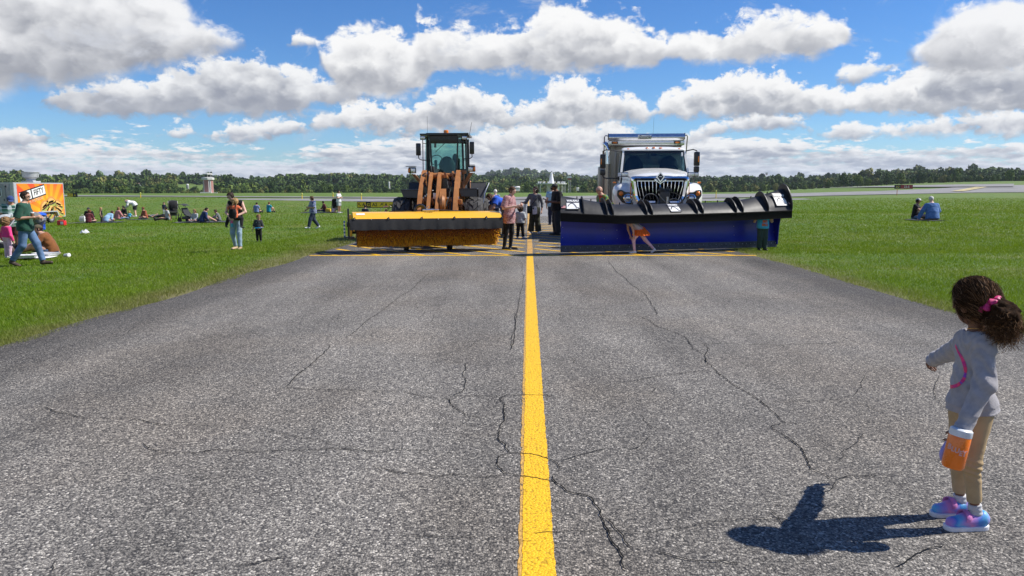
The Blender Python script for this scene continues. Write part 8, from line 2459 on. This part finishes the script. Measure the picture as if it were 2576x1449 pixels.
# ---------------------------------------------------------------- far structures
def build_far():
    brick = mat('pink_brick', (0.36, 0.17, 0.14), .85, var=.15, scale=2.0); pale = mat('pale_concrete', (0.62, 0.61, 0.58), .7, var=.06); dark = mat('tower_glass', (0.015, 0.02, 0.025), .1, coat=.6)
    d = 396.0; p = W(524, 470, d); z0 = float(terr(p[0], d)); k = d / 1880
    t = thing('control_tower', 'brick airport control tower with white collar and dark glass cab', 'control tower', (p[0], d, z0), R_(18))
    zz = lambda py: W(524, py, d)[2] - z0
    hw = 10.8 * k
    b = MB().use(brick).lathe([(hw * 1.08, 0), (hw * 1.08, zz(453))], n=8); b.build('shaft', None, t)
    for a in range(4):
        b = MB().use(pale); an = R_(45 * a * 2 + 22.5); b.box((hw * 1.02 * math.cos(an), hw * 1.02 * math.sin(an), zz(472)), (.25, 6 * k, zz(453) - zz(489)), rot=Matrix.Rotation(an, 3, 'Z')); b.use(dark).box((hw * 1.05 * math.cos(an), hw * 1.05 * math.sin(an), zz(470)), (.25, 1.6 * k, zz(456) - zz(483)), rot=Matrix.Rotation(an, 3, 'Z')); b.build('white_panel', None, t)
    b = MB().use(pale).lathe([(hw * .9, zz(453.5)), (15 * k, zz(452)), (15 * k, zz(447)), (11 * k, zz(446))], n=8); b.build('collar', None, t)
    b = MB().use(dark).lathe([(8.5 * k, zz(446.2)), (10.3 * k, zz(439.5))], n=8); cb = b.build('cab', None, t)
    b = MB().use(pale)
    for j in range(8): b.cyl((8.6 * k * math.cos(j * PI / 4), 8.6 * k * math.sin(j * PI / 4), zz(446.2)), (10.4 * k * math.cos(j * PI / 4), 10.4 * k * math.sin(j * PI / 4), zz(439.5)), .10, 6)
    b.build('window_bars', None, cb)
    b = MB().use(pale).lathe([(11.5 * k, zz(439.5)), (11.5 * k, zz(436.8)), (8 * k, zz(435.8)), (.01, zz(435.8))], n=8); b.build('roof', None, t)
    b = MB().use(M_STEEL)
    for dx in (-6, -3, 0, 3, 6): b.cyl((dx * k, 0, zz(436)), (dx * k, 0, zz(428 + abs(dx))), .04, 5)
    b.build('aerial', None, t)
    b = MB().use(brick).box((-4 * k, -2, zz(488.5)), (16 * k, 5, zz(485) - zz(491)), bev=.05); b.use(pale).box((-5 * k, -2, zz(484.6)), (26 * k, 6, .6)); b.box((14 * k, -1, zz(486)), (14 * k, 5, .6)); b.build('base_building', None, t)
    # silo in the clearing
    d = 560.0; p = W(472, 470, d); z0 = float(terr(p[0], d)); t = thing('silo', 'grey farm silo with a white domed top left of the control tower', 'silo', (p[0], d, z0)); zt = W(472, 466, d)[2] - z0
    r = 3.2 * d / 1880; b = MB().use(mat('silo_grey', (0.30, 0.30, 0.31), .8)).lathe([(r, -.5), (r, zt)], n=16); b.build('silo_wall', None, t)
    b = MB().use(pale).lathe([(r * 1.03, zt), (r * .95, zt + r * .6), (r * .6, zt + r * 1.0), (.01, zt + r * 1.15)], n=16); b.build('dome', None, t)
    # navigation beacon platform
    d = 330.0; p = W(1387, 470, d); z0 = float(terr(p[0], d)); k = d / 1880
    t = thing('navigation_beacon', 'white round beacon platform with a tall white cone and small aerials', 'beacon', (p[0], d, z0))
    zz = lambda py: W(1387, py, d)[2] - z0
    wp = mat('white_radome', (0.75, 0.75, 0.74), .5, var=.03)
    b = MB().use(wp).lathe([(38 * k, zz(463.2)), (38 * k, zz(461.6)), (.01, zz(461.4))], n=40); b.build('platform', None, t)
    b = MB().use(wp).lathe([(6.9 * k, zz(461.5)), (5.6 * k, zz(452)), (3.0 * k, zz(438)), (2.2 * k, zz(435)), (1.2 * k, zz(433.8)), (.01, zz(433.5))], n=24); b.build('cone', None, t)
    b = MB().use(wp).lathe([(14 * k, -.2), (14 * k, zz(465)), (18 * k, zz(463.2))], (6 * k, 0, 0), n=12); b.use(dark).box((10 * k, -14 * k, zz(472)), (5 * k, .4, 8 * k)); b.build('hut', None, t)
    b = MB().use(wp)
    for a in range(10): b.cyl((34 * k * math.cos(a * PI / 5), 34 * k * math.sin(a * PI / 5), -.3), (34 * k * math.cos(a * PI / 5), 34 * k * math.sin(a * PI / 5), zz(463)), .12, 6)
    b.build('support_legs', None, t)
    b = MB().use(wp)
    for a in range(16):
        x, y = 33 * k * math.cos(a * PI / 8 + .2), 33 * k * math.sin(a * PI / 8 + .2); b.cyl((x, y, zz(461.6)), (x, y, zz(459.6)), .10, 6); b.lathe([(.01, 0), (.32, .05), (.32, .42), (.01, .48)], (x, y, zz(459.6)), n=8)
    b.build('small_aerials', None, t)
    def mast(label, px, yb, yt, d, w):
        p = W(px, yb, d); z0 = float(terr(p[0], d)); h = W(px, yt, d)[2] - z0; t = thing('radio_mast', label, 'mast', (p[0], d, z0))
        b = MB().use(M_STEEL)
        for a in range(3): b.cyl((w * math.cos(a * 2.1), w * math.sin(a * 2.1), 0), (w * .6 * math.cos(a * 2.1), w * .6 * math.sin(a * 2.1), h), .07, 5)
        for j in range(14):
            z = h * j / 14
            for a in range(3): b.cyl((w * math.cos(a * 2.1), w * math.sin(a * 2.1), z), (w * .9 * math.cos(a * 2.1 + 2.1), w * .9 * math.sin(a * 2.1 + 2.1), z + h / 14), .04, 4)
        b.build('lattice', None, t)
        b = MB().use(WHT).box((0, 0, h * .93), (w * 2.6, w * 1.6, h * .07)); b.use(REDS).box((0, 0, h * .84), (w * 2.0, w * 1.4, h * .06)); b.build('panel_aerials', None, t)
    mast('steel radio mast with red and white panels right of the beacon cone', 1432, 478, 442, 345, .8)
    mast('thin mast on the wooded ridge right of the truck', 1928, 450, 433, 930, 1.1)
    def house(label, px, yb, d, w, h, roofm, wallm=pale, rz=.3):
        p = W(px, yb, d); t = thing('farm_building', label, 'building', (p[0], d, p[2]), rz)
        b = MB().use(wallm).box((0, 0, h * .3), (w, w * .6, h * 1.4)); b.build('wall', None, t)
        b = MB().use(roofm).prism([(-w * .54, -w * .34, h), (w * .54, -w * .34, h), (w * .54, 0, h * 1.5), (-w * .54, 0, h * 1.5)], (0, .1, .05)); b.prism([(-w * .54, w * .34, h), (w * .54, w * .34, h), (w * .54, 0, h * 1.5), (-w * .54, 0, h * 1.5)], (0, .1, .05)); b.build('roof', None, t)
    rg = mat('roof_grey', (0.30, 0.29, 0.28), .7)
    house('white building among the trees left of the beacon platform', 1298, 478, 385, 3.6, 1.3, pale)
    house('small pale barn roof in the woods left of the loader', 901, 461, 760, 6.0, 1.4, rg)
    house('small white shed at the foot of the woods right of the beacon', 1453, 478, 360, 1.2, .8, pale)
    house('brown field barn on the far left slope', 345, 466, 640, 5.5, 1.2, mat('barn_tan', (0.30, 0.20, 0.13), .8))
    p = W(979, 472, 455); t = thing('water_standpipe', 'slim white standpipe in front of the woods left of the loader', 'standpipe', (p[0], 455, p[2])); b = MB().use(pale).lathe([(.55, -1), (.55, 3.2), (.3, 3.5), (.01, 3.55)], n=12); b.build('pipe', None, t)
    # tree standing over the ridge on the right
    for (px, yt, s, lab) in ((2454, 420, 4.2, 'lone round tree rising above the ridge at the far right'), (2420, 429, 3.0, 'dark pointed tree on the ridge left of the lone round tree')):
        p = W(px, 440, 900); z0 = float(terr(p[0], 900)); h = W(px, yt, 900)[2] - z0
        t = thing('ridge_tree', lab, 'tree', (p[0], 900, z0))
        V, Fq = crown(900 + px, 260, .26, .8, 8); V = V * np.array([s, s, s * .9]); V[:, 2] += h - V[:, 2].max()
        np_mesh('crown', V, Fq, M_LEAF[0], t, smooth=False); b = MB(); b.tube([(0, 0, -1), (0.1, 0, h * .5), (0, 0, h - s)], [.5, .4, .25], 6); b.build('trunk', M_BARK, t)
build_far()

# ---------------------------------------------------------------- strollers and picnic things
def stroller(label, loc, rz, seatm, canopy_open=True, s=1.0, frame_m=M_BLACK):
    t = thing('stroller', label, 'stroller', loc, rz)
    b = MB().use(frame_m)
    for x in (-.24, .24):
        b.tube([(x, .42, .98), (x, .30, .80), (x, -.25, .28), (x * .5, -.48, .16)], .016, 8); b.tube([(x, .10, .60), (x, .30, .18)], .016, 8); b.tube([(x, -.22, .36), (x, .28, .36)], .012, 6)
    b.tube([(-.24, .42, .98), (-.2, .47, 1.02), (.2, .47, 1.02), (.24, .42, .98)], .02, 8); b.build('frame', None, t)
    b = MB().use(seatm); b.loft([[(-.20, .02, .42), (.20, .02, .42), (.20, -.20, .40), (-.20, -.20, .40)], [(-.20, .06, .50), (.20, .06, .50), (.20, -.02, .50), (-.20, -.02, .50)], [(-.20, .22, .80), (.20, .22, .80), (.20, .16, .82), (-.20, .16, .82)]]); b.box((0, -.20, .36), (.40, .30, .06), bev=.02); b.build('seat', None, t)
    b = MB().use(seatm); n = 9; rings = []
    for a in np.linspace(-.3, 1.9 if canopy_open else .8, n):
        rings.append([(x, .20 - .36 * math.sin(a) * (1 - .15 * (abs(x) / .22) ** 2), .72 + .34 * math.cos(a) * 1.0 - .06 * (abs(x) / .22) ** 2) for x in np.linspace(-.22, .22, 7)])
    b.loft(rings, closed=False); b.build('canopy', None, t)
    b = MB().use(M_DGREY).box((0, .05, .26), (.36, .40, .14), bev=.04); b.build('basket', None, t)
    for (x, y, r) in ((-.27, .30, .15), (.27, .30, .15), (-.12, -.48, .11), (.12, -.48, .11)):
        b = MB().use(M_RUBBER).lathe([(r * .6, -.022), (r, -.018), (r, .018), (r * .6, .022)], (x, y, r), 'x', 20); b.use(M_STEEL).lathe([(.01, -.012), (r * .62, -.012), (r * .62, .012), (.01, .012)], (x, y, r), 'x', 14); b.build('wheel', None, t)
    t.scale = (s, s, s)
    return t
stroller('black stroller with raised hood behind the seated woman in white', at(437, 551), R_(25), K['black'], s=1.25)
stroller('dark stroller with a reclined seat beside the navy jacket', at(472, 560), R_(65), K['charcoal'], False, 1.05)
stroller('white framed stroller at the left edge beside the toddler in pink', at(2, 642), R_(-60), K['lgrey'], s=1.05, frame_m=M_DECAL)
stroller('black stroller beside the man with folded arms', at(843, 534), R_(200), K['black'], s=1.05)
stroller('black stroller with red seat behind the broom hood', at(966, 556), R_(-70), K['maroon'], False, .68)
def tricycle():
    q = at(106, 606); t = thing('push_tricycle', 'blue and yellow push tricycle behind the man in the dark green shirt', 'tricycle', q, R_(30))
    b = MB().use(mat('trike_yellow', (0.80, 0.62, 0.03), .4)); b.tube([(0, .35, .95), (0, .05, .42), (0, -.30, .36)], .022, 8); b.tube([(0, -.30, .20), (0, -.26, .62)], .018, 8); b.build('frame', None, t)
    b = MB().use(K['royal']).box((0, 0, .46), (.28, .28, .08), bev=.03); b.box((0, .14, .62), (.28, .06, .30), bev=.03); b.use(K['royal']).ball((0, .0, .98), (.22, .25, .10), 14, 8); b.build('seat', None, t)
    b = MB().use(M_BLACK).tube([(-.18, -.24, .66), (0, -.27, .62), (.18, -.24, .66)], .014, 6); b.build('handlebar', None, t)
    for (x, y, r) in ((-.2, .25, .13), (.2, .25, .13), (0, -.32, .16)):
        b = MB().use(M_RUBBER).lathe([(r * .6, -.025), (r, -.02), (r, .02), (r * .6, .025)], (x, y, r), 'x', 18); b.use(M_DECAL).lathe([(.01, -.014), (r * .62, -.014), (r * .62, .014), (.01, .014)], (x, y, r), 'x', 12); b.build('wheel', None, t)
tricycle()
def blanket(label, px, py, w, d, m, rz):
    q = at(px, py); n = 9; V = []
    for j in range(n):
        for i in range(n):
            x, y = w * (i / (n - 1) - .5), d * (j / (n - 1) - .5)
            V.append((x + .03 * math.sin(5 * y), y + .03 * math.sin(4 * x), .045 + .018 * math.sin(x * 7 + 1) * math.cos(y * 6) + float(terr(q[0] + x, q[1] + y)) - q[2]))
    b = MB(); b.add(V, [(j * n + i, j * n + i + 1, (j + 1) * n + i + 1, (j + 1) * n + i) for j in range(n - 1) for i in range(n - 1)]); o = b.build('picnic_blanket', m, None, loc=tuple(q), rz=R_(rz)); sm = o.modifiers.new('t', 'SOLIDIFY'); sm.thickness = .012
    tag(o, label, 'blanket')
blanket('dark picnic blanket under the maroon sweater group', 240, 561, 3.0, 2.0, K['charcoal'], 10)
blanket('green picnic blanket under the woman in dark floral orange blouse', 360, 553, 2.0, 1.5, K['dgreen2'], -8)
blanket('grey picnic blanket under the navy jacket group', 520, 560, 3.4, 1.8, K['charcoal'], 5)
blanket('dark blue picnic blanket with yellow bag behind the tie-dye walker', 810, 535, 3.2, 1.6, K['navy'], 0)
blanket('dark blanket under the couple on the right', 2330, 556, 1.3, 1.0, K['charcoal'], 4)
blanket('white paper sheet under the trays beside the man with the olive cap', 90, 651, .75, .55, K['white'], 12)
def lay(name, label, cat, q, build, rz=0.0, group=None):
    t = thing(name, label, cat, q, R_(rz), group); build(t); return t
def cup_b(r, h, m, lid, lying=False):
    def f(t):
        pr = [(r * .75, 0), (r, h), (r * .98, h), (r * .7, .01)]
        b = MB().use(m).lathe(pr, (0, 0, 0), 'z', 18, caps=False); b.lathe([(.001, .004), (r * .74, .004)], n=18, caps=False)
        o = b.build('cup_wall', None, t)
        if lid:
            b = MB().use(lid).lathe([(r * 1.06, h - .01), (r * 1.06, h + .012), (.001, h + .018)], n=18, caps=False); l = b.build('lid', None, t)
        if lying:
            for c in t.children: c.rotation_euler = (R_(86), 0, R_(70)); c.location = (0, 0, r)
    return f
lay('paper_cup', 'white paper cup lying on the grass right of the man with the olive cap', 'cup', at(163, 647), cup_b(.05, .15, M_DECAL, M_DECAL, True))
def crumple(t):
    r = random.Random(4); b = MB().use(K['white']); n = 6; V = []
    for j in range(n):
        for i in range(n): V.append((.30 * (i / 5 - .5), .24 * (j / 5 - .5), .06 + .14 * r.random() * math.sin(PI * i / 5) + .05 * (j % 2)))
    b.add(V, [(j * n + i, j * n + i + 1, (j + 1) * n + i + 1, (j + 1) * n + i) for j in range(n - 1) for i in range(n - 1)]); b.build('sheet', None, t)
lay('paper_litter', 'crumpled white paper alone on the grass above the white cup', 'litter', at(213, 590), crumple)
def tray(t):
    b = MB().use(K['white']).loft([[(-.24, -.16, .015), (.24, -.16, .015), (.24, .16, .015), (-.24, .16, .015)], [(-.28, -.20, .08), (.28, -.20, .08), (.28, .20, .08), (-.28, .20, .08)], [(-.27, -.19, .08), (.27, -.19, .08), (.27, .19, .08), (-.27, .19, .08)], [(-.23, -.15, .025), (.23, -.15, .025), (.23, .15, .025), (-.23, .15, .025)]]); b.build('tray_wall', None, t)
lay('food_tray', 'white food tray beside the walking man\'s rear boot', 'tray', at(62, 655) + v3(0, 0, .06), tray, 20); lay('food_tray', 'white food tray close to the seated man\'s knees', 'tray', at(117, 648) + v3(0, 0, .05), tray, -15)
def bagw(t):
    b = MB().use(K['white']).loft([[(-.20, -.10, 0), (.20, -.10, 0), (.20, .10, 0), (-.20, .10, 0)], [(-.24, -.13, .25), (.23, -.12, .25), (.24, .12, .25), (-.22, .12, .25)], [(-.20, -.03, .52), (.19, -.04, .50), (.20, .04, .52), (-.19, .03, .50)]]); b.tube([(-.1, 0, .50), (-.06, 0, .64), (.06, 0, .64), (.1, 0, .50)], .014, 6); b.build('bag_body', None, t)
lay('carrier_bag', 'white carrier bag standing left of the black hoodie', 'bag', at(208, 558), bagw).scale = (.75, .75, .75)
def ybag(t):
    b = MB().use(mat('bag_yellow', (0.72, 0.50, 0.03), .7)).box((0, 0, .14), (.42, .26, .28), bev=.08); b.build('bag_body', None, t); b = MB().use(M_BLACK).tube([(-.12, 0, .26), (0, 0, .38), (.12, 0, .26)], .015, 6); b.build('handle', None, t)
lay('picnic_bag', 'yellow bag on the blanket right of the tie-dye walker', 'bag', at(826, 535) + v3(0, 0, .05), ybag)
def hang(t):
    b = MB().use(mat('bottle_cyan', (0.05, 0.42, 0.52), .3, coat=.4)).lathe([(.001, 0), (.036, 0), (.036, .10)], n=16, caps=False); b.use(mat('bottle_pink', (0.62, 0.12, 0.35), .3, coat=.4)).lathe([(.036, .10), (.036, .17), (.02, .19), (.018, .23), (.001, .235)], n=16, caps=False); b.build('bottle_body', None, t)
p0 = at(598, 628); lay('small_bottle', 'cyan and pink drink bottle hanging at the waist of the woman carrying a child', 'bottle', p0 + v3(-.05, -.22, .66), hang)
def phone(t):
    b = MB().use(M_BLACK).box((0, 0, 0), (.075, .012, .15), bev=.005, rot=Matrix.Rotation(.9, 3, 'X')); b.build('phone_case', None, t)
q = at(1400, 592); H_ = hgt(1401, 594, 459)
lay('phone', 'black phone held up by the man in the black vest', 'phone', q + v3(-.23 * H_, .01, .69 * H_), phone, -70)
q = at(70, 670); lay('paper_cup', 'brown drink cup held by the man in the dark green shirt', 'cup', q + v3(.27, -.10, 1.13), cup_b(.04, .12, mat('cup_brown', (0.22, 0.11, 0.06), .6), M_DECAL))
def toy(t):
    b = MB().use(mat('toy_blue', (0.02, 0.30, 0.62), .4)).loft([[(-.16, -.015, 0), (.16, -.015, .01), (.16, .015, .01), (-.16, .015, 0)], [(-.12, -.01, .03), (.16, -.01, .035), (.16, .01, .035), (-.12, .01, .03)]]); b.box((.02, 0, .015), (.06, .16, .012), bev=.004); b.build('toy_body', None, t)
q = at(652, 608); Hb = hgt(649, 609, 538.5); lay('toy_plane', 'blue toy plane held by the small boy in grey', 'toy', q + v3(.07, -.19, .50 * Hb), toy, 10)
